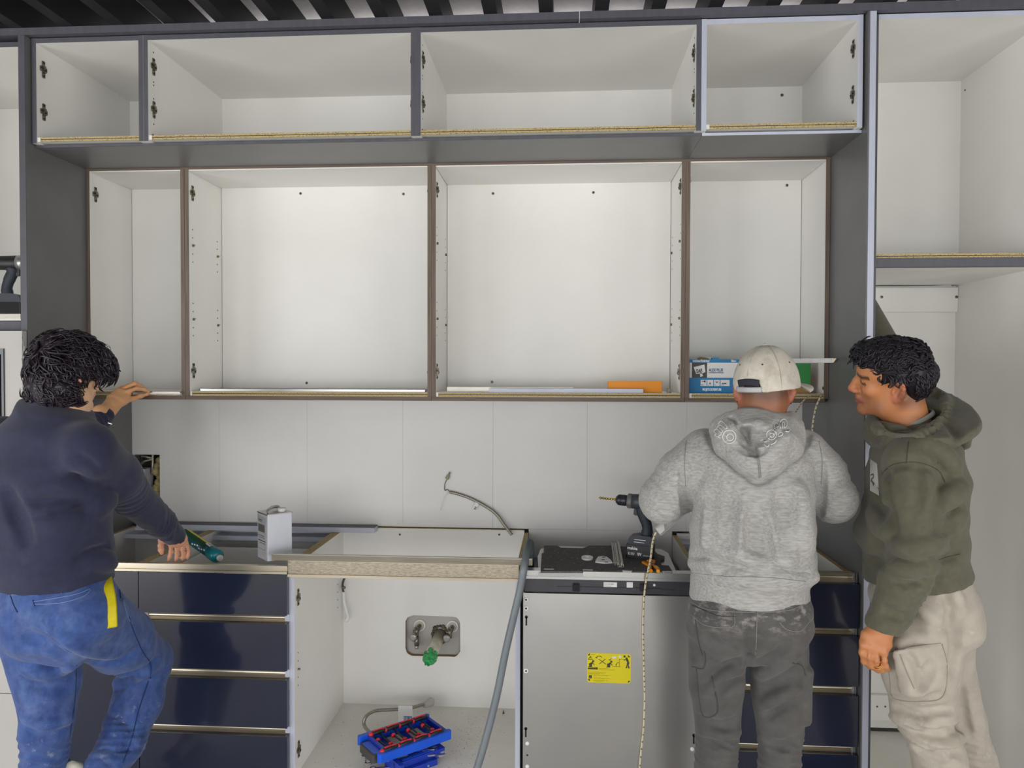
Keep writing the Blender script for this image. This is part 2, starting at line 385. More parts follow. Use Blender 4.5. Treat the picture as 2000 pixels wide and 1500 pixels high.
for p in ([(hx0 + 0.02, 3.28, hz1 - 0.01), (hx0 + 0.05, 3.27, hz1 - 0.012), (hx0 + 0.075, 3.28, hz1 - 0.02)], [(hx0 + 0.02, 3.28, hz1 - 0.045), (hx0 + 0.045, 3.265, hz1 - 0.03), (hx0 + 0.075, 3.28, hz1 - 0.022)], [(hx0 + 0.072, 3.28, hz1), (hx0 + 0.074, 3.275, hz1 - 0.05), (hx0 + 0.07, 3.28, hz1 - 0.09)]):
    MB().tube(bez(p, 16), [0.0052 + 0.001 * (i % 2) for i in range(17)], 8).build('armoured_cable', MT['braid'], sv)

# ------------------------------------------------------------------ shared hardware
def hinge_mesh():
    q = MB()
    q.rbox(0, 0.0025, -0.008, 0.008, -0.031, 0.031, 0.004, axis='x').rbox(0.0005, 0.0035, -0.019, 0.017, -0.009, 0.010, 0.004, axis='x')
    q.box(0.002, 0.008, -0.006, 0.006, -0.012, 0.013)
    for z in (-0.024, 0.024): q.cyl((0.0025, 0, z), (0.0042, 0, z), 0.0042, n=8, m=1)
    q.cyl((0.008, 0.0, -0.004), (0.0095, 0.0, -0.004), 0.004, n=8, m=1).cyl((0.0035, 0.012, 0), (0.005, 0.012, 0), 0.003, n=8, m=1).cyl((0.0035, -0.014, 0.002), (0.005, -0.014, 0.002), 0.003, n=8, m=1)
    return q
HINGE = None
def hinge(parent, x, y, z, side):
    global HINGE
    if HINGE is None:
        HINGE = hinge_mesh().build('hinge_plate', [MT['nickel'], MT['dark_hole']])
        o = HINGE; o.parent = parent
        o.location = V((x, y, z)) - wloc(parent); o.rotation_euler = (0, 0, 0 if side > 0 else math.pi)
        return o
    return inst(HINGE, parent, (x, y, z), (0, 0, 0 if side > 0 else math.pi))
def holes(parent, x, side, pts, r=0.003, name='shelf_pin_holes'):
    q = MB()
    for (y, z) in pts: q.disc((x, y, z), (side, 0, 0), r, 8)
    o = q.build(name, MT['dark_hole'], parent); o['kind'] = 'stuff'; return o
def screw(parent, x, y, z, nrm=(0, -1, 0), r=0.0065):
    c = V((x, y, z)); n = V(nrm)
    q = MB().lathe(c, n * 0.002, [(0, r), (0.5, r), (1, r * 0.6)], 12).disc(c + n * 0.002, n, r * 0.45, 8, 1)
    return q.build('screw_cap', [MT['nickel'], MT['dark_hole']], parent)
def raw_edge(parent, x0, x1, yf, z0, z1):
    g = (z1 - z0) * 0.08; zm = (z0 + z1) / 2
    return MB().box(x0, x1, yf - 0.003, yf + 0.001, z0, zm - g).box(x0, x1, yf - 0.003, yf + 0.001, zm + g, z1).box(x0, x1, yf - 0.001, yf + 0.001, zm - g, zm + g, m=1).build('raw_edge', [MT['particle'], MT['dark_hole']], parent)

# ------------------------------------------------------------------ top row: four open boxes with charcoal edges
ZT1, ZT0, ZI1 = 2.796, 2.424, 2.778
TB = 0.6
tops = [('narrow white top cabinet with charcoal edges at the left end of the top row', XL + 0.008, -1.509, 'edge_dark', ((-1, (0.5, 0.5)),)),
        ('wide white top cabinet with charcoal edges, second from the left in the top row', -1.509, -0.5185, 'edge_dark', None),
        ('wide white top cabinet with charcoal edges, third from the left in the top row', -0.5185, 0.4685, 'edge_dark', None),
        ('white top cabinet edged in pale blue film at the right end of the top row', 0.4685, XR - 0.008, 'film', None)]
hz_top = (at(80, 137, YT + 0.04).z, at(80, 220, YT + 0.04).z)
for i, (lab, x0, x1, ek, _) in enumerate(tops):
    e = thing('top_cabinet', lab, 'cabinet', ((x0 + x1) / 2, YT, ZT0 - 0.006), 'open cabinets of the top row')
    t = 0.0175; W_, E_ = MT['white'], MT[ek]
    MB().box(x0 + 0.0004, x0 + t, YT, YT + TB, ZT0 - 0.006, ZT1, front=1).build('side_panel', [W_, E_], e)
    MB().box(x1 - t, x1 - 0.0004, YT, YT + TB, ZT0 - 0.006, ZT1, front=1).build('side_panel', [W_, E_], e)
    MB().box(x0 + t, x1 - t, YT, YT + TB, ZI1, ZT1 - 0.001, front=1).build('top_panel', [W_, E_], e)
    MB().box(x0 + t, x1 - t, YT + 0.004, YT + TB, ZT0, ZT0 + 0.0155).build('bottom_panel', W_, e)
    raw_edge(e, x0 + t + 0.012 * (i != 2), x1 - t, YT + 0.004, ZT0 - 0.001, ZT0 + 0.0145)
    MB().box(x0 + t, x1 - t, YT + TB - 0.008, YT + TB, ZT0 + 0.0155, ZI1).build('back_panel', W_, e)
    for z in hz_top:
        if i in (0, 1, 2): hinge(e, x0 + t, YT + 0.037, z, 1)
        if i in (1, 2, 3): hinge(e, x1 - t, YT + 0.037, z, -1)
    hp = [(YT + 0.037, z) for z in (hz_top[0] + 0.052, hz_top[0] - 0.055, hz_top[0] - 0.067, hz_top[1] + 0.04, hz_top[1] - 0.052)] + [(YT + 0.55, 2.60 - 0.032 * k) for k in range(5)]
    if i in (1, 2): holes(e, x0 + t, 1, hp); holes(e, x1 - t, -1, hp)
    if i in (1, 2, 3): screw(e, (x0 if i < 3 else x1) + (t if i < 3 else -t), YT + 0.03, ZT0 + 0.025, (1 if i < 3 else -1, 0, 0), 0.004)
    if i == 3: screw(e, x1 - 0.10, YT + TB - 0.008, at(1540, 187, YT + TB).z)
# the charcoal boards that close the row off: fascia above, soffit below
cx = at(1132, 36, YP).x
for (a, b, lab) in ((XL - 1.3, cx - 0.001, 'long charcoal cornice board along the ceiling, left of the joint'), (cx + 0.001, 3.0, 'charcoal cornice board along the ceiling, right of the joint')):
    o = MB().box(a, b, YP - 0.002, YP + 0.02, 2.797, 2.822).box(a, b, YP + 0.02, YP + 0.3, 2.80, 2.818).build('cornice_board', MT['edge_dark'], loc=((a + b) / 2, YP, 2.80))
    props(o, lab, 'board', 'cornice boards')
sx = at(1371, 255, 2.65).x
for (a, b, ek, lab) in ((XL + 0.001, sx - 0.001, 'edge_dark', 'long charcoal soffit board under the top cabinets'), (sx, XR - 0.001, 'film', 'short charcoal soffit board with pale blue front edge under the right top cabinet')):
    e = thing('soffit_board', lab, 'board', ((a + b) / 2, 2.66, 2.401), 'soffit boards under the top row')
    MB().box(a, b, 2.652, 2.942, 2.408, 2.4175).build('panel', MT['charcoal'], e)
    MB().box(a, b, 2.649, 2.652, 2.408, 2.4175).build('edge_band', MT[ek], e)
# ------------------------------------------------------------------ tall charcoal panels
e = thing('tall_side_panel', 'full height charcoal panel left of the wall cabinets, behind the person in navy', 'panel', (XL - 0.012, 2.9, 0), 'tall charcoal panels')
MB().box(XL - 0.024, XL, YP + 0.002, 3.33, 0, 2.797).build('panel', MT['charcoal'], e)
MB().box(XL - 0.024, XL, YP, YP + 0.002, 0, 2.797).build('edge_band', MT['edge_dark'], e)
e = thing('tall_side_panel', 'full height charcoal panel with pale blue film on its edge, beside the man in olive', 'panel', (XR + 0.012, 2.9, 0), 'tall charcoal panels')
MB().box(XR, XR + 0.024, YP + 0.002, 3.33, 0, 2.797).build('panel', MT['charcoal'], e)
MB().box(XR + 0.004, XR + 0.024, YP - 0.002, YP + 0.002, 0, 2.795).build('edge_film', MT['film'], e)

# ------------------------------------------------------------------ wall cabinets with brown wood edges
ZM1, ZM0 = 2.414, 1.474
dv = [XL + 0.001, -1.524, -0.5185, 0.4705, XR - 0.001]
labs = ['narrow open wall cabinet with brown wood edges, at the left end above the reaching hand', 'open wall cabinet with brown wood edges holding a frosted glass strip', 'open wall cabinet with brown wood edges holding an orange box', 'open wall cabinet with brown wood edges holding the blue and white carton']
hm = (at(376, 378, YM + 0.04).z, at(379, 724, YM + 0.04).z)
wall_cabs = []
for i in range(4):
    x0, x1 = dv[i], dv[i + 1]; t = 0.0165
    e = thing('wall_cabinet', labs[i], 'cabinet', ((x0 + x1) / 2, YM, ZM0), 'open wall cabinets with wood edges'); wall_cabs.append(e)
    zs = 1.49
    MB().box(x0 + 0.0004, x0 + t - 0.002, YM + 0.002, YB, zs, ZM1 - 0.002).build('side_panel', MT['white'], e)
    MB().box(x1 - t + 0.002, x1 - 0.0004, YM + 0.002, YB, zs, ZM1 - 0.002).build('side_panel', MT['white'], e)
    MB().box(x0 + 0.0006, x0 + t - (0.004 if i == 0 else 0), YM - 0.001, YM + 0.002, zs, ZM1 - 0.012).build('wood_edge', MT['woodv'], e)
    MB().box(x1 - t, x1 - 0.0006, YM - 0.001, YM + 0.002, zs, ZM1 - 0.012).build('wood_edge', MT['woodv'], e)
    MB().box(x0 + t, x1 - t, YM + 0.004, YB, zs, 1.508).build('bottom_panel', MT['white'], e)
    raw_edge(e, x0 + t + 0.01, x1 - t, YM + 0.003, zs + 0.001, 1.507)
    MB().box(x0 + t, x1 - t, YM + 0.002, YB, ZM1 - 0.018, ZM1 - 0.002).build('top_panel', MT['white'], e)
    MB().box(x0, x1, YM - 0.0015, YM + 0.002, ZM1 - 0.0135, ZM1 - 0.0005).build('top_wood_edge', MT['woodh'], e)
    MB().box(x0 + t, x1 - t, YB - 0.008, YB, 1.508, ZM1 - 0.018).build('back_panel', MT['white'], e)
    # underside light board in wood
    MB().box(x0 + (0.0005 if i else 0), x1 - 0.0008 - (0.012 if i == 3 else 0), YM - 0.001, YB, ZM0, zs - 0.0005).build('underside_board', MT['woodh'], e)
    for z in hm:
        if i in (0, 1, 2): hinge(e, x0 + t - 0.002, YM + 0.037, z, 1)
        if i in (1, 2): hinge(e, x1 - t + 0.002, YM + 0.037, z, -1)
    if i == 3: hinge(e, x0 + t - 0.002, YM + 0.037, hm[0] + 0.025, 1)
    if i == 3: screw(e, x1 - t + 0.002, YM + 0.014, 1.53, (-1, 0, 0), 0.008)
    hp = []
    for zc in (2.10, 1.80):
        hp += [(YM + 0.037, zc + d) for d in (0.066, 0.033, -0.033, -0.066)] + [(YM + 0.255, zc + d - 0.012) for d in (0.066, 0.033, -0.033, -0.066)]
    if i in (1, 2):
        holes(e, x0 + t - 0.002, 1, hp); holes(e, x1 - t + 0.002, -1, hp)
        for (sx_, sd) in ((x0 + t - 0.002, 1), (x1 - t + 0.002, -1)):
            for zc in (2.10, 1.80):
                for y in (YM + 0.037, YM + 0.255):
                    dz = -0.012 if y > YM + 0.1 else 0
                    MB().cyl((sx_, y, zc + dz), (sx_ + sd * 0.007, y, zc + dz), 0.004, n=8).box(sx_, sx_ + sd * 0.006, y - 0.003, y + 0.012, zc + dz + 0.003, zc + dz + 0.006).build('shelf_pin', MT['nickel'], e)
for (u, v, i) in ((587, 378, 1), (788, 379, 1), (963, 378, 2), (1159, 376, 2), (1537, 362, 3), (599, 748, 1), (961, 746, 2)):
    p = at(u, v, YB - 0.008); screw(wall_cabs[i], p.x, YB - 0.008, p.z, (0, -1, 0), 0.006)
p = at(247, 732, YB - 0.06)

# ------------------------------------------------------------------ base units
ZB1, ZB0 = 0.872, 0.10
def carcass(e, x0, x1, top_edge='particle', floor_z=None, open_front=False, back_top=0.90, left_front='film', ls=True, rs=True):
    t = 0.0175
    for k, (a, b) in enumerate(((x0 + 0.0004, x0 + t), (x1 - t, x1 - 0.0004))):
        if (k == 0 and not ls) or (k == 1 and not rs): continue
        MB().box(a, b, YC, YW - 0.001, 0.0, 0.888, front=1).box(a, b, YC + 0.004, YW - 0.004, 0.888, 0.8895, m=2).build('side_panel', [MT['white'], MT[left_front], MT['particle']], e)
    MB().box(x0 + t, x1 - t, YC + 0.004, YW - 0.012, ZB0, ZB0 + 0.018).build('bottom_panel', MT['white_dusty'] if open_front else MT['white'], e)
    MB().box(x0 + t, x1 - t, YC + 0.05, YC + 0.066, 0, ZB0).build('plinth', MT['edge_dark'], e)
def front(e, x0, x1, z0, z1, name='drawer_front'):
    o = MB().rbox(x0 + 0.0015, x1 - 0.0015, YG, YG + 0.02, z0, z1, 0.003, axis='y', n=2).build(name, MT['navy'], e); return o
def channel(e, x0, x1, z0, z1, m='brass'):
    """concave aluminium finger-pull channel"""
    n = 8; pts = []
    for k in range(n + 1):
        t = k / n; pts.append((YG + 0.012 + 0.020 * math.sin(math.pi * (0.12 + 0.76 * t)), z0 + (z1 - z0) * t))
    pts += [(YC + 0.02, z1), (YC + 0.02, z0)]
    q = MB(); N = len(pts)
    vs = [(x0, a, b) for a, b in pts] + [(x1, a, b) for a, b in pts]
    q.add(vs, [tuple(range(N)), tuple(range(2 * N - 1, N - 1, -1))] + [(i, N + i, N + (i + 1) % N, (i + 1) % N) for i in range(N)], 0, False)
    return q.build('finger_channel', MT[m], e)
FR = [(0.714, 0.862), (0.514, 0.684), (0.306, 0.480), (0.10, 0.276)]
XB1, XB2, XB3 = -1.535, -0.982, -0.147
# left door unit
e = thing('base_cabinet', 'open-topped base unit with a plain navy door beside the left charcoal panel', 'cabinet', ((XL + XB1) / 2, YC, 0), 'base units without worktop')
carcass(e, XL + 0.001, XB1, left_front='film')
MB().box(XL + 0.018, XB1 - 0.018, YW - 0.012, YW - 0.004, ZB0, 0.885).build('back_panel', MT['white'], e)
front(e, XL + 0.001, XB1, 0.10, 0.862, 'door')
MB().box(XL + 0.018, XB1 - 0.018, YW - 0.10, YW - 0.012, 0.855, 0.873).build('rear_stretcher', MT['film'], e)
MB().box(XL + 0.018, XB1 - 0.018, YC + 0.03, YW - 0.012, 0.50, 0.517).build('shelf', MT['white'], e)
# left drawer unit
e = thing('drawer_unit', 'base unit of four navy drawers under the white tin can', 'cabinet', ((XB1 + XB2) / 2, YC, 0), 'base units without worktop')
carcass(e, XB1, XB2)
MB().box(XB1 + 0.018, XB2 - 0.018, YW - 0.012, YW - 0.004, ZB0, 0.885).build('back_panel', MT['white'], e)
MB().box(XB1 + 0.018, XB2 - 0.018, YW - 0.10, YW - 0.012, 0.855, 0.873).build('rear_stretcher', MT['film'], e)
for k, (a, b) in enumerate(FR): front(e, XB1, XB2, a, b)
for k in range(3): channel(e, XB1 + 0.003, XB2, FR[k + 1][1] + 0.0005, FR[k][0] - 0.0005)
for k in (0,):
    q = MB(); z = 0.76
    q.box(XB1 + 0.03, XB1 + 0.045, YC + 0.02, YW - 0.12, 0.72, 0.83).box(XB2 - 0.045, XB2 - 0.03, YC + 0.02, YW - 0.12, 0.72, 0.83).box(XB1 + 0.03, XB2 - 0.03, YW - 0.135, YW - 0.12, 0.72, 0.83).box(XB1 + 0.03, XB2 - 0.03, YC + 0.02, YW - 0.12, 0.715, 0.725).box(XB1 + 0.03, XB2 - 0.03, YC + 0.012, YC + 0.03, 0.72, 0.83)
    q.build('drawer_box', MT['white'], e)
# right drawer unit
XD0, XD1 = 0.472, XR - 0.002
e = thing('drawer_unit', 'base unit of four navy drawers against the right charcoal panel, behind the man in grey', 'cabinet', ((XD0 + XD1) / 2, YC, 0), 'base units without worktop')
carcass(e, XD0, XD1)
MB().box(XD0 + 0.018, XD1 - 0.018, YW - 0.012, YW - 0.004, ZB0, 0.898).build('back_panel', MT['white'], e)
MB().box(XD0 + 0.018, XD1 - 0.018, YW - 0.10, YW - 0.012, 0.855, 0.873).build('rear_stretcher', MT['film'], e)
for k, (a, b) in enumerate(FR): front(e, XD0, XD1, a + 0.006, b + 0.008 if k else b + 0.01)
for k in range(3): channel(e, XD0, XD1 - 0.018, FR[k + 1][1] + 0.0085, FR[k][0] + 0.0055)
channel(e, XD0, XD1 - 0.018, 0.873, 0.905)
for k in range(4):
    z0, z1 = [(0.873, 0.905)] [0] if k == 0 else (FR[k][1] + 0.0085, FR[k - 1][0] + 0.0055)
    MB().box(XD1 - 0.018, XD1 - 0.012, YG + 0.016, YG + 0.03, z0, z1).box(XD1 - 0.008, XD1 - 0.004, YG + 0.016, YG + 0.03, z0, z1).build('channel_end_clip', MT['tin_metal'], e)
MB().box(XD0 + 0.04, XD1 - 0.04, YC + 0.02, YW - 0.12, 0.70, 0.71).box(XD1 - 0.055, XD1 - 0.04, YC + 0.02, YW - 0.12, 0.71, 0.82).box(XD0 + 0.04, XD0 + 0.055, YC + 0.02, YW - 0.12, 0.71, 0.82).build('drawer_box', MT['white'], e)
# sink unit
sk = thing('sink_cabinet', 'open white sink unit with drain pipe stub and valves in its back', 'cabinet', ((XB2 + XB3) / 2, YC, 0), 'base units without worktop')
carcass(sk, XB2, XB3, open_front=True)
cx0, cx1, cz1, cz0 = at(792, 1245, YW - 0.012).x, at(899, 1245, YW - 0.012).x, at(845, 1203, YW - 0.012).z, at(845, 1282, YW - 0.012).z
def holed_panel(x0, x1, z0, z1, y0, y1, hx0, hx1, hz0, hz1, r, seed=3):
    n = 6; rnd = random.Random(seed); inn = []
    for (cx_, cz_, st) in ((hx1 - r, hz1 - r, 0), (hx0 + r, hz1 - r, 90), (hx0 + r, hz0 + r, 180), (hx1 - r, hz0 + r, 270)):
        for k in range(n + 1):
            t = math.radians(st + 90 * k / n); j = 1 + rnd.uniform(-0.04, 0.04); inn.append((cx_ + r * j * math.cos(t), cz_ + r * j * math.sin(t)))
    out = []
    mx, mz = (hx0 + hx1) / 2, (hz0 + hz1) / 2
    for k, (a, b) in enumerate(inn):
        q = k // (n + 1); kk = k % (n + 1)
        c = [(x1, z1), (x0, z1), (x0, z0), (x1, z0)][q]
        if q == 0: p = (x1, b) if kk == 0 else ((a, z1) if kk == n else c)
        elif q == 1: p = (a, z1) if kk == 0 else ((x0, b) if kk == n else c)
        elif q == 2: p = (x0, b) if kk == 0 else ((a, z0) if kk == n else c)
        else: p = (a, z0) if kk == 0 else ((x1, b) if kk == n else c)
        out.append(p)
    N = len(inn)
    vs = [(a, y0, b) for a, b in inn] + [(a, y0, b) for a, b in out] + [(a, y1, b) for a, b in inn]
    fs = [(i, N + i, N + (i + 1) % N, (i + 1) % N) for i in range(N)] + [(i, (i + 1) % N, 2 * N + (i + 1) % N, 2 * N + i) for i in range(N)]
    return MB().add(vs, fs, [0] * N + [1] * N)
holed_panel(XB2 + 0.0175, XB3 - 0.0175, ZB0 + 0.018, 0.90, YW - 0.012, YW + 0.004, cx0, cx1, cz0, cz1, 0.035).build('back_panel', [MT['white'], MT['kraft']], sk)
MB().box(XB2 + 0.0175, XB3 - 0.0175, YW - 0.012, YW + 0.002, 0.9, 0.9015).build('back_top_edge', MT['particle'], sk)
MB().box(cx0 - 0.03, cx1 + 0.03, YW + 0.0165, YW + 0.03, cz0 - 0.03, cz1 + 0.03).build('plaster_behind', MT['plaster'], sk)
for u in (781, 975): p = at(u, 1044, YW - 0.012); screw(sk, p.x, YW - 0.012, p.z, (0, -1, 0), 0.005)
for v in (1168, 1467): hinge(sk, XB2 + 0.0175, YC + 0.037, atx(580, v, XB2 + 0.0175).z, 1)
hp = [(YC + 0.035, z) for z in (0.56, 0.53, 0.47, 0.44)] + [(YC + 0.52, 0.705 - 0.033 * k) for k in range(5)]
holes(sk, XB2 + 0.0175, 1, hp)
MB().cyl((XB2 + 0.0175, YC + 0.035, 0.5), (XB2 + 0.026, YC + 0.035, 0.5), 0.004, n=8).build('shelf_pin', MT['nickel'], sk)
MB().cyl((-0.25, YW - 0.06, 0.118), (-0.25, YW - 0.06, 0.132), 0.005, 0.002, n=8).build('floor_screw', MT['nickel'], sk)
# sawdust and drill swarf on its floor
rnd = random.Random(5); q = MB()
for k in range(260):
    big = rnd.random() < 0.5
    c = at(915, 1440, 3.0) if big else None
    x = rnd.gauss(-0.375, 0.045) if big else rnd.uniform(XB2 + 0.05, XB3 - 0.05); y = rnd.gauss(2.93, 0.12) if big else rnd.uniform(2.72, 3.2)
    if not (2.66 < y < 3.23 and XB2 + 0.03 < x < XB3 - 0.03): continue
    s = rnd.uniform(0.0008, 0.0022); z = ZB0 + 0.018
    q.add([(x - s, y, z), (x + s * 0.5, y - s, z), (x + s * 0.4, y + s, z), (x, y, z + s)], [(0, 1, 3), (1, 2, 3), (2, 0, 3)], 0)
o = q.build('sawdust', mat('wood_crumbs', (138, 116, 78), 0.9), loc=(-0.5, 2.95, ZB0 + 0.018)); props(o, 'brown drilling crumbs scattered over the sink unit floor', 'sawdust', kind='stuff')
# the long aluminium profiles along the front
zt0, zt1 = 0.865, 0.892
def lrail(name, lab, x0, x1, z0, z1, m, lip=0.004):
    e = thing(name, lab, 'rail', ((x0 + x1) / 2, YC, z0), 'aluminium profiles along the base fronts')
    MB().box(x0, x1, YG + 0.006, YG + 0.012, z0 + lip, z1).build('web', MT[m], e)
    MB().box(x0, x1, YG + 0.004, YC - 0.001, z1, z1 + 0.003).build('top_flange', MT['brass'], e)
    MB().box(x0, x1, YG + 0.002, YG + 0.016, z0, z0 + lip).box(x0, x1, YG + 0.0, YG + 0.003, z0 - 0.004, z0 + lip).build('bottom_lip', MT['brass'], e)
    return e
lrail('front_rail', 'champagne aluminium profile above the left navy fronts', XL + 0.002, XB2 - 0.001, 0.868, 0.889, 'brass')
za, zb = at(800, 1130, YG).z, at(800, 1101, YG).z
lrail('front_rail', 'wide brushed aluminium profile across the open sink unit', XB2 + 0.001, at(1013, 1110, YG).x, za, zb, 'brass_worn', 0.006)
# loose profile lying on it
x0, x1 = at(532, 1090, YG - 0.0).x, at(1040, 1092, YG).x
e = thing('loose_profile', 'loose aluminium profile lying on the sink front, its right end over the grey hose', 'profile', ((x0 + x1) / 2, 2.63, zb + 0.004))
q = MB(); zz = zb + 0.0045
q.prism([(2.606, zz), (2.650, zz), (2.650, zz + 0.004), (2.612, zz + 0.004), (2.612, zz + 0.020), (2.606, zz + 0.0205)], x0, x1, 'x')
q.build('web', MT['dull_alu'], e)
MB().box(x0 + 0.006, x1, 2.604, 2.616, zz + 0.0205, zz + 0.0235).build('top_flange', MT['alu'], e)
# long loose rail at the back
zr = 0.8905
x0, x1 = XL + 0.06, at(733, 1030, 3.2).x
e = thing('loose_rail', 'pale blue rail with a dark top lying along the wall across the base units', 'rail', ((x0 + x1) / 2, 3.2, zr))
MB().box(x0, x1, 3.185, 3.245, zr, zr + 0.022).build('rail_body', MT['film'], e)
MB().box(x0, x1, 3.185, 3.245, zr + 0.022, zr + 0.024).build('dark_top', MT['edge_dark'], e)

# ------------------------------------------------------------------ left tall cabinet (cut by the frame)
e = thing('tall_cabinet', 'tall white cabinet at the left edge with a wrapped oven niche', 'cabinet', (-2.27, 2.65, 0), 'tall cabinets')
x1 = XL - 0.0245; x0 = x1 - 0.62
MB().box(x0, x0 + 0.018, YT, YW, 0, 2.79).build('side_panel', MT['white'], e)
MB().box(x1 - 0.018, x1, YT, YW, 0, 2.79, front=1).build('side_panel', [MT['white'], MT['edge_dark']], e)
MB().box(x0 + 0.018, x1 - 0.018, YT, YW, 2.767, 2.785, front=1).build('top_panel', [MT['white'], MT['edge_dark']], e)
MB().box(x0 + 0.018, x1 - 0.018, YW - 0.01, YW, 0.1, 2.767).build('back_panel', MT['white'], e)
zs = at(20, 626, YT).z
MB().box(x0 + 0.018, x1 - 0.018, YT + 0.002, YW - 0.01, zs, zs + 0.02).build('shelf', MT['white'], e)
MB().box(x0 + 0.018, x1 - 0.018, YT - 0.002, YT + 0.002, zs + 0.004, zs + 0.024).build('shelf_trim', MT['alu'], e)
zd = at(20, 645, YT).z
MB().box(x0 + 0.018, x1 - 0.018, YT - 0.001, YT + 0.02, zd, zs - 0.003).build('niche_rail', MT['edge_dark'], e)
MB().box(x0 + 0.018, x1 - 0.018, YT + 0.02, YW - 0.01, 0.74, 0.76).build('niche_floor', MT['white'], e)
zq0 = at(20, 1355, YP).z; zq1 = at(20, 1200, YP).z
MB().box(x0 + 0.002, x1 - 0.002, YP, YP + 0.02, zq0 + 0.002, 0.73).build('upper_drawer_front', MT['paint'], e)
MB().box(x0 + 0.002, x1 - 0.002, YP + 0.002, YP + 0.022, 0.05, zq0 - 0.002).build('lower_drawer_front', MT['paint'], e)
# oven, still wrapped
e = thing('wrapped_oven', 'built-in oven with pale surround and clear plastic film at the left edge', 'oven', (-2.27, 2.62, 0.762))
oz1 = zd - 0.004
MB().box(x0 + 0.02, x1 + 0.0225, 2.575, 2.599, 0.762, oz1 - 0.001).box(x0 + 0.03, x1 - 0.02, 2.599, 3.1, 0.765, oz1 - 0.01).build('surround', MT['ovenwhite'], e)
bx1 = at(8, 750, 2.572).x; bz1 = at(8, 681, 2.572).z
MB().box(x0 + 0.06, bx1, 2.570, 2.575, 0.85, bz1).build('door_frame', MT['black_gloss'], e)
MB().box(x0 + 0.08, bx1 - 0.012, 2.566, 2.570, 0.87, bz1 - 0.02).build('door_glass', MT['black_gloss'], e)
# crinkled film flap hanging off its right side
q = MB(); rnd = random.Random(2); nu, nv = 9, 26; vs = []
pA, pB = at(43, 648, 2.59), at(43, 800, 2.57)
for j in range(nv):
    t = j / (nv - 1); v = 648 + 150 * t; wd = (20 - 14 * abs(0.5 - t) * 0) * min(1, t * 1.6 + 0.15) * (1 if t < 0.85 else 1 - (t - 0.85) * 3)
    for i in range(nu):
        s = i / (nu - 1)
        p = at(42 + wd * s, v + 6 * s, 2.58 - 0.03 * s + rnd.uniform(-0.008, 0.008)); vs.append(p)
q.add(vs, [(j * nu + i, j * nu + i + 1, (j + 1) * nu + i + 1, (j + 1) * nu + i) for j in range(nv - 1) for i in range(nu - 1)], 0, False)
q.build('plastic_film', MT['film_clear'], e)

# ------------------------------------------------------------------ right tall cabinet
e = thing('tall_cabinet', 'tall open white cabinet at the right edge, behind the man in olive', 'cabinet', (1.38, 2.65, 0), 'tall cabinets')
x0 = XR + 0.0245; t = 0.0175
xb = at(1875, 330, 3.2).x
x1 = xb + t
MB().box(x0, x0 + t, YT, YW, 0, 2.795, front=1).build('side_panel', [MT['white'], MT['edge_dark']], e)
MB().box(x1 - t, x1, YT, YW, 0, 2.795, front=1).build('side_panel', [MT['white'], MT['film']], e)
MB().box(x0 + t, x1 - t, YT, YW, 2.778, 2.795, front=1).build('top_panel', [MT['white'], MT['film']], e)
MB().box(x0 + t, x1 - t, 3.2, 3.208, 2.0, 2.778).build('back_panel', MT['white'], e)
zs1, zs0 = at(1850, 497, YT).z, at(1850, 503, YT).z
MB().box(x0 + t, x1 - t, YT + 0.004, 3.2, zs0, zs1).build('shelf', MT['white'], e)
raw_edge(e, x0 + t, x1 - t, YT + 0.004, zs0 - 0.001, zs1 + 0.003)
ze = at(1850, 521, YT).z
MB().box(x0 + 0.002, x1 - t, YT - 0.004, YT + 0.022, ze, zs0 - 0.001).build('shelf_rail', MT['edge_dark'], e)
MB().box(x0 + t, x1 - t, YT + 0.022, 3.2, ze + 0.002, zs0 - 0.002).build('niche_top', MT['white'], e)
yb2 = 3.2
MB().box(x0 + t, x1 - t, yb2 + 0.02, yb2 + 0.03, 0.1, ze).build('back_panel', MT['white'], e)
z1_, z0_ = at(1790, 562, yb2).z, at(1790, 609, yb2).z
MB().box(x0 + t, x1 - t - 0.001, yb2, yb2 + 0.018, z0_, z1_).build('hanging_rail', MT['white'], e)
for u in (1722, 1868): p = at(u, 580, yb2); screw(e, p.x, yb2, p.z, (0, -1, 0), 0.006)
p = at(1735, 650, yb2 + 0.02); screw(e, p.x, yb2 + 0.02, p.z, (0, -1, 0), 0.004)
z1_, z0_ = at(1720, 1358, yb2).z, at(1720, 1407, yb2).z
MB().box(x0 + t, x1 - t - 0.001, yb2, yb2 + 0.018, z0_, z1_).build('lower_rail', MT['white'], e)
for u in (1713, 1729): p = at(u, 1380, yb2); screw(e, p.x, yb2, p.z, (0, -1, 0), 0.004)
MB().box(x0 + t, x1 - t, YT + 0.002, yb2 + 0.02, 0.06, 0.085).build('bottom_panel', MT['white_dusty'], e)
for (u, v) in ((1885, 176), (1866, 1336), (1912, 1230)): p = atx(u, v, x1 - t); screw(e, x1 - t, p.y, p.z, (-1, 0, 0), 0.004)
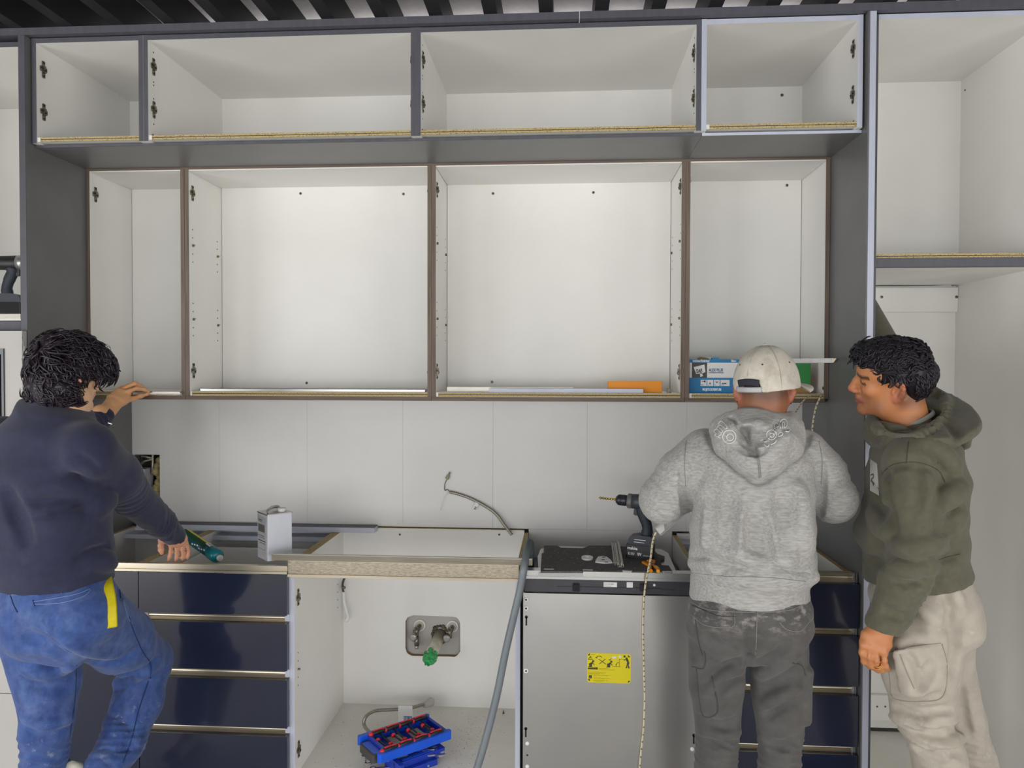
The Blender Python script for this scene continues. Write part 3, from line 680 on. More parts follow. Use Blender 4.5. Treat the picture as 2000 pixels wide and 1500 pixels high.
# ------------------------------------------------------------------ dishwasher
XW0, XW1 = -0.136, 0.466
zt = at(1022, 1158, YG).z
dw = thing('dishwasher', 'built-in dishwasher without its door panel, bare galvanised front with yellow sticker', 'dishwasher', ((XW0 + XW1) / 2, 2.62, 0))
MB().box(XW0, XW1, YG, YG + 0.012, 0.085, zt).build('front_panel', MT['steel'], dw)
MB().box(XW0 + 0.004, XW1 - 0.004, YG + 0.012, 3.18, 0.08, 0.80).build('tub', MT['dw_black'], dw)
MB().box(XW0 + 0.03, XW1 - 0.03, YG + 0.06, YG + 0.08, 0.0, 0.085).build('plinth', MT['black'], dw)
zc0, zc1 = at(1030, 1157, YG).z + 0.002, at(1030, 1130, YG).z
q = MB().box(XW0 + 0.004, XW1 - 0.002, YG + 0.004, YG + 0.03, zc0, zc1)
x_a, x_b, x_c, x_d = (at(u, 1140, YG).x for u in (1088, 1292, 1318, 1345))
zm = at(1200, 1148, YG).z
q.box(x_a, x_b, YG + 0.002, YG + 0.004, zm - 0.001, zm + 0.001, m=1).box(x_b, x_c, YG + 0.002, YG + 0.004, zm - 0.005, zm - 0.003, m=1)
q.build('control_strip', [MT['dw_black'], MT['black']], dw)
for u in (1125, 1256):
    p = at(u, 1147, YG)
    MB().rbox(p.x - 0.012, p.x + 0.012, YG - 0.004, YG + 0.004, p.z - 0.014, p.z + 0.014, 0.003, axis='y').box(p.x - 0.009, p.x + 0.009, YG - 0.007, YG - 0.003, p.z - 0.002, p.z + 0.010).build('latch', MT['black_gloss'], dw)
p = at(1278, 1143, YG); MB().disc((p.x, YG + 0.003, p.z), (0, -1, 0), 0.0045, 12, 0, 0.002).build('white_plug', MT['white_pl'], dw)
# top frame and lid
zf0, zf1 = zc1 + 0.0005, at(1180, 1119, YG).z
MB().box(XW0 + 0.006, XW1 - 0.004, YG - 0.002, YG + 0.03, zf0, zf0 + 0.008).box(XW0 + 0.004, XW1 - 0.002, YG + 0.004, YG + 0.045, zf0 + 0.008, zf1 + 0.002).build('top_trim', MT['steel'], dw)
for u in (1072, 1148, 1225, 1303):
    p = at(u, 1122, YG + 0.02)
    MB().rbox(p.x - 0.018, p.x + 0.018, YG + 0.012, YG + 0.024, zf1 + 0.002, zf1 + 0.005, 0.004).build('trim_slot', MT['tin_metal'], dw)
zl = zf1 + 0.001
def lid_pt(u, v): p = atz(u, v, zl); return (p.x, p.y)
body = [lid_pt(u, v) for (u, v) in ((1052, 1117), (1050, 1085), (1056, 1070), (1080, 1064), (1290, 1070), (1305, 1078), (1322, 1117))]
MB().prism(list(reversed(body)), zl - 0.016, zl - 0.004).build('lid', MT['tin_metal'], dw)
mt = [lid_pt(u, v) for (u, v) in ((1056, 1117), (1058, 1082), (1062, 1081), (1062, 1067), (1088, 1067), (1096, 1071), (1138, 1072), (1152, 1067), (1190, 1067), (1240, 1070), (1278, 1076), (1284, 1083), (1298, 1088), (1297, 1094), (1289, 1096), (1292, 1105), (1306, 1106), (1313, 1117))]
MB().prism(list(reversed(mt)), zl - 0.004, zl + 0.003).build('insulation_mat', MT['mat_grey'], dw)
ZMAT = zl + 0.003
# screws and key-holes of the bare front
for v in (1171, 1188, 1310):
    p = at(1027.5, v, YG); MB().lathe((p.x, YG, p.z), (0, -0.003, 0), [(0, 0.0085), (0.6, 0.0085), (1, 0.0065)], 14).disc((p.x, YG - 0.003, p.z), (0, -1, 0), 0.0036, 10, 1).build('front_screw', [MT['white_pl'], MT['dark_hole']], dw)
for (u, v) in ((1030, 1452), (1030, 1497), (1352, 1463)):
    p = at(u, v, YG); MB().lathe((p.x, YG, p.z), (0, -0.003, 0), [(0, 0.007), (0.6, 0.007), (1, 0.004)], 14).build('cap', MT['white_pl'], dw)
p = at(1030, 1475, YG); MB().disc((p.x, YG, p.z), (0, -1, 0), 0.0035, 10).build('small_hole', MT['dark_hole'], dw)
for (u, v) in ((1028, 1205), (1027, 1423), (1355, 1436)):
    p = at(u, v, YG)
    MB().disc((p.x, YG, p.z), (0, -1, 0), 0.0055, 12).box(p.x - 0.0028, p.x + 0.0028, YG - 0.0006, YG, p.z - 0.030, p.z).build('keyhole_slot', MT['black_gloss'], dw)
# stickers
def quad_on_front(u0, v0, u1, v1, y=YG):
    a, b = at(u0, v0, y), at(u1, v1, y); return a.x, b.x, b.z, a.z
a, b, c, d = quad_on_front(1179, 1137, 1205, 1148, YG + 0.003)
lb = MB().box(a, b, YG + 0.003, YG + 0.004, c, d).build('part_number_sticker', MT['white_pl'], dw)
text('SN CN 9501 8020', (d - c) * 0.26, front_T(V((a + 0.002, YG + 0.0029, c + (d - c) * 0.58))), MT['inkblack'], lb, 'print', sx=0.9)
text('FD 0107 000125', (d - c) * 0.2, front_T(V((a + 0.002, YG + 0.0029, c + (d - c) * 0.22))), MT['inkblack'], lb, 'print', sx=1.0)
a, b, c, d = quad_on_front(1224, 1137, 1236, 1149, YG + 0.003)
MB().box(a, b, YG + 0.003, YG + 0.004, c, d).build('white_sticker', MT['white_pl'], dw)
# yellow warning sticker
a, b, c, d = quad_on_front(1147, 1275, 1232, 1335)
W_, H_ = b - a, d - c
def sp(px, py): return (a + W_ * (px - 140) / 1710.0, d - H_ * (py - 185) / 1215.0)     # pixel of the enlarged crop -> sticker
ys = YG - 0.0006
st = MB().prism([(a + 0.005, c), (b - 0.005, c), (b, c + 0.006), (b, d - 0.005), (b - 0.005, d), (a + 0.005, d), (a, d - 0.005), (a, c + 0.006)], YG - 0.0006, YG - 0.0001, 'y').build('warning_sticker', MT['ylabel'], dw)
q = MB()
def poly(pts, yy=ys): q.prism([sp(*p) for p in pts], yy - 0.0003, yy, 'y')
def line(p0, p1, wd):
    (x0, y0), (x1, y1) = p0, p1; L = math.hypot(x1 - x0, y1 - y0); nx, ny = -(y1 - y0) / L * wd / 2, (x1 - x0) / L * wd / 2
    poly([(x0 + nx, y0 + ny), (x1 + nx, y1 + ny), (x1 - nx, y1 - ny), (x0 - nx, y0 - ny)])
def blob(cx, cy, r): poly([(cx + r * math.cos(t * math.pi / 5), cy + r * math.sin(t * math.pi / 5)) for t in range(10)])
def arc(cx, cy, r, t0, t1, wd):
    P = [(cx + r * math.cos(math.radians(t0 + (t1 - t0) * k / 6)), cy + r * math.sin(math.radians(t0 + (t1 - t0) * k / 6))) for k in range(7)]
    for i in range(6): line(P[i], P[i + 1], wd)
for tri in (((150, 290), (240, 290), (240, 185)), ((1730, 220), (1730, 315), (1830, 315)), ((150, 1270), (250, 1270), (250, 1365)), ((1740, 1290), (1835, 1290), (1740, 1390))): poly(tri)
# triangle with exclamation mark
for A, B in (((180, 455), (265, 320)), ((265, 320), (350, 455)), ((350, 455), (180, 455))): line(A, B, 22)
line((265, 360), (265, 415), 20); blob(265, 436, 10)
arc(610, 430, 125, 200, 325, 26); poly([(460, 390), (530, 400), (480, 330)])
line((590, 425), (880, 635), 24); line((855, 415), (605, 640), 24)
line((985, 420), (1030, 475), 22); line((1030, 475), (1085, 385), 22)
arc(1380, 660, 110, 190, 270, 22); poly([(1245, 640), (1310, 640), (1275, 690)])
for dx in (0, 710):   # two kneeling figures
    blob(375 + dx, 520, 45); poly([(205 + dx, 620), (350 + dx, 545), (370 + dx, 590), (330 + dx, 660), (330 + dx, 745), (240 + dx, 745), (205 + dx, 680)]); line((350 + dx, 590), (425 + dx, 680), 26); poly([(180 + dx, 730), (330 + dx, 730), (330 + dx, 758), (180 + dx, 758)])
blob(1600, 290, 46); poly([(1640, 340), (1700, 330), (1750, 430), (1790, 560), (1760, 640), (1810, 775), (1750, 775), (1720, 640), (1700, 775), (1640, 775), (1690, 620), (1700, 520), (1650, 430), (1570, 460), (1565, 430), (1640, 400)])
for (A, B) in (((1385, 410), (1600, 410)), ((1395, 410), (1400, 720)), ((1160, 715), (1430, 715))): line(A, B, 12)
poly([(165, 790), (555, 770), (555, 860), (165, 860)])
poly([(205, 1105), (325, 1105), (325, 1235), (205, 1235)])
q.build('pictogram_print', MT['ink'], st)
q = MB(); q.prism([sp(1100 + 90 * math.cos(t * 0.5236) + 90, 345 + 50 * math.sin(t * 0.5236)) for t in range(12)], ys - 0.0003, ys, 'y'); q.prism([sp(1420 + 60 * math.cos(t * 0.5236), 310 + 60 * math.sin(t * 0.5236)) for t in range(12)], ys - 0.0003, ys, 'y')
q.build('pale_print', MT['box_white'], st)
text('i', 0.007, front_T(V((sp(245, 1215)[0], ys - 0.0002, sp(245, 1215)[1]))), MT['ylabel'], st, 'print', bold=0.0003)
text('AVERTISSEMENT', 0.0023, front_T(V((sp(280, 255)[0], ys, sp(280, 255)[1]))), MT['ink'], st, 'print', sx=0.85)
rows = [(600, 815, 'the screws to the worktop underside'), (600, 865, 'can cause the appliance to tip forward when the door is opened'), (170, 935, 'Si les vis ne sont pas fixees au plan de travail'), (170, 990, "l'appareil peut basculer lorsque la porte est ouverte en grand. Voir notice"), (170, 1035, 'Si no se fija el aparato a la encimera, puede volcar al abrir la puerta'), (170, 1065, 'puerta. Consulte las instrucciones de montaje'), (390, 1110, 'Installation must be carried out as shown in the instructions'), (390, 1150, 'of installation'), (390, 1210, "L'appareil ne doit pas etre ouvert avant d'etre completement fixe"), (390, 1250, 'sous le plan de travail selon la notice fournie'), (390, 1305, 'El aparato debe quedar bien fijado antes de abrir la puerta'), (390, 1340, 'Siga las instrucciones de montaje adjuntas')]
for (px, py, s) in rows:
    x, z = sp(px, py); x2 = sp(1800, py)[0]
    text(s, 0.0021, front_T(V((x, ys, z))), MT['ink'], st, 'print', sx=min(1.0, (x2 - x) / (len(s) * 0.00105)))

# ------------------------------------------------------------------ grey drain hose
def corr(path, r, dr, step=0.0055):
    """resample a path and give it ribbed radii"""
    P = bez(path, 160); d = [0]
    for i in range(1, len(P)): d.append(d[-1] + (P[i] - P[i - 1]).length)
    n = int(d[-1] / (step / 2)); out = []; rr = []; j = 0
    for k in range(n + 1):
        s = d[-1] * k / n
        while j < len(d) - 2 and d[j + 1] < s: j += 1
        f = (s - d[j]) / max(1e-9, d[j + 1] - d[j]); out.append(P[j].lerp(P[j + 1], f)); rr.append(r + (dr if k % 2 else 0))
    return out, rr
pts = [(-0.120, 2.86, 0.80), at(1036, 1066, 2.80), at(1031, 1068, 2.70), at(1024, 1105, 2.585), at(1016, 1150, 2.585), at(1003, 1205, 2.587), at(987, 1275, 2.589), at(972, 1350, 2.59), at(955, 1420, 2.59), at(932, 1500, 2.585), at(905, 1570, 2.56), at(870, 1640, 2.50)]
P, R = corr(pts, 0.0115, 0.0025)
P = [V((p.x, p.y, max(p.z, 0.016))) for p in P]
o = MB().tube(P, R, 12).build('drain_hose', MT['grey_pl'], loc=pts[5]); props(o, 'ribbed grey drain hose curving down in front of the sink unit', 'hose')

# ------------------------------------------------------------------ cordless drill on the dishwasher
def drill_local():
    """builds parts in a local frame: +x is the drilling direction, z up, battery bottom at z=0"""
    parts = {}
    b = MB(); b.rbox(-0.055, 0.055, -0.033, 0.033, 0.0, 0.052, 0.006); b.rbox(-0.048, 0.05, -0.029, 0.029, 0.045, 0.056, 0.006); parts['battery'] = b
    b = MB(); b.prism([(-0.05, 0.054), (0.052, 0.054), (0.05, 0.072), (0.036, 0.086), (0.012, 0.092), (-0.035, 0.092), (-0.05, 0.078)], -0.027, 0.027, 'y'); parts['foot'] = b
    b = MB(); b.tube(bez([(-0.018, 0, 0.085), (-0.022, 0, 0.115), (-0.012, 0, 0.15), (0.004, 0, 0.185), (0.0, 0, 0.205)], 16), [(0.023, 0.019)] * 4 + [(0.021, 0.018)] * 4 + [(0.023, 0.019)] * 5 + [(0.026, 0.021)] * 4, 14, flat=(1, 0, 0)); parts['handle'] = b
    b = MB(); b.prism([(0.026, 0.166), (0.036, 0.170), (0.036, 0.19), (0.03, 0.198), (0.02, 0.198), (0.018, 0.17)], -0.008, 0.008, 'y'); parts['trigger'] = b
    b = MB(); b.lathe((-0.085, 0, 0.222), (0.13, 0, 0), [(0, 0.012), (0.04, 0.024), (0.2, 0.029), (0.6, 0.030), (0.8, 0.031), (1, 0.029)], 20); parts['motor_housing'] = b
    b = MB(); b.lathe((0.045, 0, 0.222), (0.02, 0, 0), [(0, 0.028), (0.3, 0.029), (1, 0.026)], 24)
    for k in range(12):
        t = k * math.pi / 6; b.box(0.048, 0.062, -0.002, 0.002, 0.025, 0.0305, T=Matrix.Translation((0, 0, 0.222)) @ Matrix.Rotation(t, 4, 'X'))
    parts['torque_ring'] = b
    b = MB(); b.lathe((0.066, 0, 0.222), (0.045, 0, 0), [(0, 0.0205), (0.12, 0.0225), (0.5, 0.0225), (0.52, 0.021), (0.55, 0.0225), (0.8, 0.021), (1, 0.012)], 20); parts['chuck'] = b
    b = MB(); n = 26
    P = []
    vs = []; fs = []
    for k in range(n + 1):
        x = 0.11 + 0.072 * k / n; t = k * 0.75; rr = 0.0056 if k < n else 0.001
        for (c, s_) in ((math.cos(t) * rr, math.sin(t) * rr), (-math.sin(t) * rr * 0.55, math.cos(t) * rr * 0.55), (-math.cos(t) * rr, -math.sin(t) * rr), (math.sin(t) * rr * 0.55, -math.cos(t) * rr * 0.55)): vs.append((x, c, 0.222 + s_))
    for k in range(n):
        for i in range(4): fs.append((k * 4 + i, k * 4 + (i + 1) % 4, k * 4 + 4 + (i + 1) % 4, k * 4 + 4 + i))
    fs += [(3, 2, 1, 0)]
    b.add(vs, fs, 0, False); parts['drill_bit'] = b
    return parts
def local_T(loc, rz, tilt=0.0, s=1.0): return Matrix.Translation(loc) @ Matrix.Rotation(rz, 4, 'Z') @ Matrix.Rotation(tilt, 4, 'Y') @ Matrix.Scale(s, 4)
DM = {'battery': MT['black'], 'foot': mat('slate_black_plastic', (46, 52, 64), 0.5), 'handle': mat('black_rubber_grip', (38, 46, 56), 0.6, rgb2=(32, 40, 50), nscale=60), 'trigger': MT['black'], 'motor_housing': mat('dark_slate_plastic', (58, 64, 72), 0.45), 'torque_ring': mat('grey_ring_plastic', (110, 112, 112), 0.4), 'chuck': mat('black_chuck_plastic', (44, 44, 54), 0.35), 'drill_bit': mat('titanium_coated_steel', (190, 166, 88), 0.3, metal=0.8)}
gp = atz(1246, 1092, ZMAT)
dloc = V((gp.x + 0.012, gp.y + 0.035, ZMAT))
T = local_T(dloc, math.radians(180 - 12), math.radians(-3.0), 0.93)
dr = thing('cordless_drill', 'black cordless drill with gold bit standing on the dishwasher lid', 'drill', dloc, 'power tools')
bat = None
for n_, b in drill_local().items():
    o = b.build(n_, DM[n_], dr, T=T)
    if n_ == 'battery': bat = o
    if n_ == 'foot': ft = o
Tt = T @ plane_T(V((0.05, 0.0334, 0.034)), (-1, 0, 0), (0, 0, 1))
text('makita', 0.017, Tt, MT['white_ink'], bat, 'print', bold=0.0003, sx=0.9)
Tt = T @ plane_T(V((0.046, 0.0334, 0.012)), (-1, 0, 0), (0, 0, 1))
text('BL1850', 0.015, Tt, MT['white_ink'], bat, 'print', sx=0.55)
Tt = T @ plane_T(V((0.012, 0.0334, 0.012)), (-1, 0, 0), (0, 0, 1))
text('18V', 0.017, Tt, MT['white_ink'], bat, 'print', bold=0.0003, sx=0.7)
Tt = T @ plane_T(V((-0.014, 0.0334, 0.012)), (-1, 0, 0), (0, 0, 1))
text('LITHIUM-ION', 0.007, Tt, MT['white_ink'], bat, 'print', sx=0.75)
for z in (0.073, 0.063): MB().box(-0.02 + 0.004 * (z < 0.07), 0.026, 0.0272, 0.0276, z, z + 0.002).build('print_line', MT['white_ink'], ft, T=T)

# second one on the shelf of the left tall cabinet, mostly beyond the frame
zsh = at(20, 626, YT).z + 0.0242
g2 = V((-2.085, 2.72, zsh))
T2 = local_T(g2, math.radians(4), 0, 0.9)
dr2 = thing('impact_driver', 'grey and black impact driver standing on the left cabinet shelf, cut by the frame', 'drill', g2, 'power tools')
DM2 = dict(DM); DM2['motor_housing'] = MT['black']; DM2['torque_ring'] = MT['tin_metal']; DM2['battery'] = MT['black_gloss']
for n_, b in drill_local().items():
    if n_ == 'drill_bit':
        b = MB().cyl((0.10, 0, 0.222), (0.135, 0, 0.222), 0.003, n=8)
    elif n_ == 'torque_ring':
        b = MB().lathe((0.03, 0, 0.222), (0.05, 0, 0), [(0, 0.032), (0.4, 0.031), (0.8, 0.026), (1, 0.022)], 20)
    elif n_ == 'chuck': b = MB().lathe((0.08, 0, 0.222), (0.025, 0, 0), [(0, 0.016), (0.5, 0.016), (0.6, 0.011), (1, 0.008)], 14)
    b.build(n_, DM2[n_] if n_ != 'drill_bit' else MT['nickel'], dr2, T=T2)

# ------------------------------------------------------------------ small things on the dishwasher lid
def tile(u0, v0, cx, cy, rx, ry, n=16, k=1.0): pass
p1 = atz(1147, 1091, ZMAT); p2 = atz(1178, 1095, ZMAT)
e = thing('plastic_disc', 'small white oval plastic disc lying on the dishwasher lid', 'disc', (p1.x, p1.y, ZMAT))
MB().prism([(p1.x + 0.0215 * math.cos(t * 0.349), p1.y + 0.030 * math.sin(t * 0.349)) for t in range(18)], ZMAT, ZMAT + 0.006).build('base', MT['white_pl'], e)
MB().box(p1.x - 0.006, p1.x + 0.006, p1.y - 0.004, p1.y + 0.004, ZMAT + 0.006, ZMAT + 0.008).build('knob', MT['white_pl'], e)
e = thing('cover_plate', 'larger white rounded plate with slots lying on the dishwasher lid', 'plate', (p2.x, p2.y, ZMAT))
pr = [(-0.030, -0.03), (-0.026, 0.0), (-0.016, 0.045), (0.0, 0.055), (0.016, 0.045), (0.028, 0.0), (0.032, -0.035), (0.0, -0.045)]
MB().prism([(p2.x + a * 1.0, p2.y + b) for a, b in reversed(pr)], ZMAT, ZMAT + 0.004).build('plate', MT['white_pl'], e)
for (dx, dy) in ((0.0, -0.002), (0.004, 0.035), (0.010, -0.036)): MB().box(p2.x + dx - 0.006, p2.x + dx + 0.006, p2.y + dy - 0.004, p2.y + dy + 0.004, ZMAT + 0.004, ZMAT + 0.0045).build('slot', MT['dark_hole'], e)
def extrusion(name, lab, u0, v0, u1, v1, wd, ht, m='alu'):
    A, B = atz(u0, v0, ZMAT), atz(u1, v1, ZMAT); dirv = V((B.x - A.x, B.y - A.y, 0)); L = dirv.length
    T = plane_T(V((A.x, A.y, ZMAT)), dirv, V((-dirv.y, dirv.x, 0)))
    e = thing(name, lab, 'profile', (A.x, A.y, ZMAT), 'short aluminium profiles on the dishwasher')
    h = wd / 2
    prof = [(-h, 0), (h, 0), (h, ht), (h - 0.003, ht), (h - 0.003, 0.003), (-h * 0.1, 0.003), (-h * 0.1, ht), (-h * 0.1 - 0.003, ht), (-h * 0.1 - 0.003, ht * 0.6), (-h, ht * 0.6)]
    MB().prism(prof, 0, L, 'x').build('channel', MT[m], e, T=T)
    for yy in (-h * 0.55, h * 0.75): MB().cyl((-0.001, yy, ht * 0.3), (0.0, yy, ht * 0.3), 0.003, n=8).build('bore', MT['dark_hole'], e, T=T)
extrusion('short_profile', 'short grooved aluminium profile beside the drill battery', 1212, 1108, 1204, 1062, 0.022, 0.016)
extrusion('short_profile', 'short grooved aluminium profile leaning against the white plate', 1202, 1104, 1197, 1065, 0.013, 0.012)
# pliers
pc = atz(1273, 1108, ZMAT)
e = thing('wire_cutters', 'orange-handled cutters lying open beside the drill', 'pliers', (pc.x, pc.y, ZMAT))
def pl(pts, nm, m, z0, z1): MB().prism([(pc.x + a, pc.y + b) for a, b in pts], ZMAT + z0, ZMAT + z1).build(nm, MT[m], e)
pl([(0.004, 0.012), (0.012, 0.02), (0.02, 0.06), (0.012, 0.075), (-0.004, 0.078), (-0.012, 0.06), (-0.004, 0.05), (0.0, 0.03)], 'orange_jaw_cover', 'tool_orange', 0.001, 0.010)
pl([(-0.03, 0.05), (-0.022, 0.058), (-0.004, 0.01), (-0.012, 0.004)], 'jaw', 'tool_orange', 0.001, 0.008)
MB().cyl((pc.x, pc.y + 0.006, ZMAT), (pc.x, pc.y + 0.006, ZMAT + 0.011), 0.009, n=14).build('pivot', MT['black'], e)
for sgn in (-1, 1):
    Pq = [V((pc.x + sgn * 0.004, pc.y - 0.002, ZMAT + 0.008)), V((pc.x + sgn * 0.010, pc.y - 0.03, ZMAT + 0.008)), V((pc.x + sgn * 0.015, pc.y - 0.055, ZMAT + 0.008)), V((pc.x + sgn * 0.012, pc.y - 0.08, ZMAT + 0.008))]
    MB().tube(bez(Pq, 10), [0.005] * 3 + [0.0075] * 4 + [0.0065] * 3 + [0.005] * 3, 10).build('handle', MT['tool_orange'], e)

# ------------------------------------------------------------------ paint-thinner tin on the drawer unit
c0 = at(521, 1097, 2.645); zc = 0.8965
wdt = 0.0; 
A = at(527, 1097, 2.62); B = at(571, 1090, 2.655); Cc = at(498, 1090, 2.70)
xd = V((math.cos(math.radians(44)), math.sin(math.radians(44)), 0)); L1 = 0.094
yd = V((-xd.y, xd.x, 0)).normalized()
org = V((at(523, 1097, 2.66).x, 2.66, zc)); Ht = 0.168
T = plane_T(org, xd, yd); dpt = 0.098
can = thing('thinner_can', 'dented white tin can with plastic cap standing on the drawer unit rail', 'can', org)
MB().rbox(0, L1, 0, dpt, 0, Ht, 0.004).build('body', MT['tin_white'], can, T=T)
lb = MB().box(-0.0008, -0.0001, 0.010, dpt - 0.006, 0.012, Ht - 0.012).build('label', MT['tin_label'], can, T=T)
for (z, h, y0, y1) in ((0.142, 0.003, 0.05, 0.086), (0.137, 0.0015, 0.05, 0.08), (0.100, 0.028, 0.025, 0.085), (0.085, 0.002, 0.03, 0.086), (0.078, 0.0015, 0.03, 0.08), (0.066, 0.003, 0.02, 0.086), (0.058, 0.002, 0.02, 0.07), (0.036, 0.001, 0.02, 0.086)):
    MB().box(-0.0012, -0.0008, y0, y1, z, z + h).build('print_block', MT['box_grey'] if h < 0.01 else MT['tin_metal'], lb, T=T)
q = MB(); q.rbox(-0.0015, L1 + 0.0015, -0.0015, dpt + 0.0015, Ht - 0.001, Ht + 0.003, 0.005).build('top_rim', MT['tin_metal'], can, T=T)
MB().cyl((L1 * 0.70, dpt * 0.30, Ht + 0.003), (L1 * 0.70, dpt * 0.30, Ht + 0.017), 0.0155, 0.015, 20).build('cap', MT['white_pl'], can, T=T)
MB().tube(bez([(0.012, dpt * 0.30, Ht + 0.003), (0.012, dpt * 0.34, Ht + 0.010), (0.020, dpt * 0.4, Ht + 0.015), (L1 * 0.5, dpt * 0.7, Ht + 0.016), (L1 * 0.8, dpt * 0.85, Ht + 0.012), (L1 * 0.85, dpt * 0.85, Ht + 0.003)], 20), (0.006, 0.002), 8).build('handle', MT['tin_metal'], can, T=T)

# ------------------------------------------------------------------ teal adhesive tube leaning in the drawer unit
A = at(424, 1086, 2.72); B = at(360, 1042, 2.86)
tb = thing('adhesive_tube', 'teal adhesive tube leaning in the open drawer unit by the lowered hand', 'tube', A)
ax = B - A; L = ax.length; q_ = ax.normalized()
MB().lathe(A - q_ * 0.012, ax * ((0.052) / L), [(0, 0.012), (0.12, 0.024), (0.3, 0.026), (1, 0.026)], 24).build('shoulder', MT['teal'], tb)
MB().lathe(A + q_ * 0.04, ax * ((L - 0.05) / L), [(0, 0.0235), (0.5, 0.0235), (1, 0.0235)], 24).build('sleeve', mat('dark_teal_print', (12, 72, 84), 0.35, rgb2=(70, 130, 140), nscale=90, lo=0.6, hi=0.66), tb)
# printed panel: dark green upper band, yellow stripe, white barcode strip
up = V((0, 0, 1)) - q_ * q_.z; up.normalize(); sd = q_.cross(up)
def patch(t0, t1, a0, a1, r, m, nm):
    vs = []; n = 8
    for t in (t0, t1):
        for k in range(n + 1):
            an = math.radians(a0 + (a1 - a0) * k / n); vs.append(A + q_ * t + up * (r * math.cos(an)) + sd * (r * math.sin(an)))
    MB().add(vs, [(k, k + 1, n + 2 + k, n + 1 + k) for k in range(n)], 0, True).build(nm, m, tb)
sgn = 1 if (sd.y < 0) else -1
patch(0.06, L - 0.012, sgn * 5, sgn * 55, 0.0241, MT['dark_green'], 'green_print')
patch(0.06, L - 0.012, sgn * -20, sgn * 5, 0.0241, MT['yellow'], 'yellow_print')
patch(0.04, 0.075, sgn * -40, sgn * 20, 0.0243, MT['white_pl'], 'barcode_strip')
for k in range(5): patch(0.043 + 0.006 * k, 0.045 + 0.006 * k, sgn * -36, sgn * 10, 0.0245, MT['inkblack'], 'bar')
for k in range(6): patch(0.05 + 0.017 * k, 0.06 + 0.017 * k, sgn * (66 + 8 * (k % 3)), sgn * (78 + 8 * (k % 3)), 0.0241, MT['white_ink'], 'print_block')
MB().lathe(A - q_ * 0.026, q_ * 0.016, [(0, 0.011), (0.4, 0.013), (1, 0.010)], 10).build('crimped_tip', MT['plaster'], tb)

# ------------------------------------------------------------------ things in the wall cabinets
zs = 1.5082
def shelf_box(u0, u1, v0, Y, dy, name, lab, cat, m, h=None, grp=None):
    a, b = at(u0, 760, Y).x, at(u1, 760, Y).x; z1 = at((u0 + u1) / 2, v0, Y).z
    o = MB().rbox(a, b, Y, Y + dy, zs, z1, 0.002).build(name, m, loc=((a + b) / 2, Y, zs)); return props(o, lab, cat, grp)
shelf_box(1188, 1293, 745, 2.99, 0.05, 'orange_box', 'flat orange box lying at the right of its wall cabinet', 'box', MT['orange'])
x0, x1 = at(955, 764, 2.965).x, at(1256, 764, 2.965).x
o = MB().box(x0, x1, 2.962, 2.985, zs, zs + 0.012).box(x0, x1, 2.962, 2.965, zs + 0.012, zs + 0.016).build('white_profile', MT['film'], loc=(x0, 2.97, zs)); props(o, 'white profile lying in front of the orange box', 'profile', 'profiles on the wall cabinet shelves')
x0, x1 = at(873, 764, 3.0).x, at(1120, 764, 3.0).x
o = MB().prism([(3.0, zs), (3.05, zs), (3.05, zs + 0.004), (3.008, zs + 0.02), (3.0, zs + 0.02)], x0, x1, 'x').build('aluminium_profile', MT['alu'], loc=(x0, 3.0, zs)); props(o, 'grey aluminium profile lying behind the white one, left of the orange box', 'profile', 'profiles on the wall cabinet shelves')
x0, x1 = at(393, 764, 2.97).x, -0.5185 - 0.03
e = thing('glass_strip', 'frosted glass strip with dark edges lying in the second wall cabinet', 'glass', (x0, 2.97, zs))
MB().prism([(2.965, zs), (3.09, zs), (3.09, zs + 0.008), (2.965, zs + 0.008)], x0, x1, 'x').build('pane', MT['glass_strip'], e)
MB().box(x0, x1, 2.962, 2.965, zs, zs + 0.009).build('front_rim', MT['tin_metal'], e)
MB().box(x0, x1, 3.09, 3.094, zs, zs + 0.009).box(x0 - 0.004, x0, 2.962, 3.094, zs, zs + 0.009).build('back_rim', MT['box_grey'], e)
# small hinge bracket left at the cabinet corner
p = at(1307, 764, 3.0)
o = MB().box(p.x - 0.008, p.x + 0.008, 2.995, 3.01, zs, zs + 0.006).box(p.x - 0.008, p.x + 0.002, 2.995, 3.01, zs + 0.006, zs + 0.02).box(p.x + 0.002, p.x + 0.014, 3.0, 3.006, zs + 0.006, zs + 0.012).build('metal_bracket', MT['nickel'], loc=(p.x, 3.0, zs)); props(o, 'small metal bracket on the shelf right of the orange box', 'bracket')
# sealant carton
Yc = 2.985
a, b = at(1346.5, 740, Yc).x, at(1452, 740, Yc).x; z1 = at(1390, 702, Yc).z
H_ = z1 - zs; W_ = b - a
e = thing('sealant_carton', 'blue and white sealant carton standing on the right wall cabinet shelf', 'box', ((a + b) / 2, Yc, zs), 'cartons on the right shelf')
MB().box(a, b, Yc, Yc + 0.19, zs, z1).build('carton', MT['box_blue'], e)
def cx_(px): return a + (px - 180) / 1620.0 * (at(1437, 740, Yc).x - a)      # pixel of the enlarged crop -> carton face
def cz_(py): return z1 - (py - 240) / 1130.0 * H_
def rect(px0, py0, px1, py1, m, nm, dy=0.0006, par=None): return MB().box(cx_(px0), cx_(px1), Yc - dy, Yc - dy + 0.0004, cz_(py1), cz_(py0)).build(nm, m, par or e)
wb = rect(180, 350, 1900, 855, MT['box_white'], 'white_panel')
gb = rect(268, 352, 795, 855, MT['box_grey'], 'grey_panel', 0.0010)
MB().prism([(cx_(x), cz_(y)) for x, y in ((320, 500), (705, 410), (735, 660), (640, 705), (415, 725))], Yc - 0.0014, Yc - 0.001, 'y').prism([(cx_(x), cz_(y)) for x, y in ((545, 680), (615, 680), (650, 800), (560, 825))], Yc - 0.0014, Yc - 0.001, 'y').build('emblem', MT['box_white'], gb)
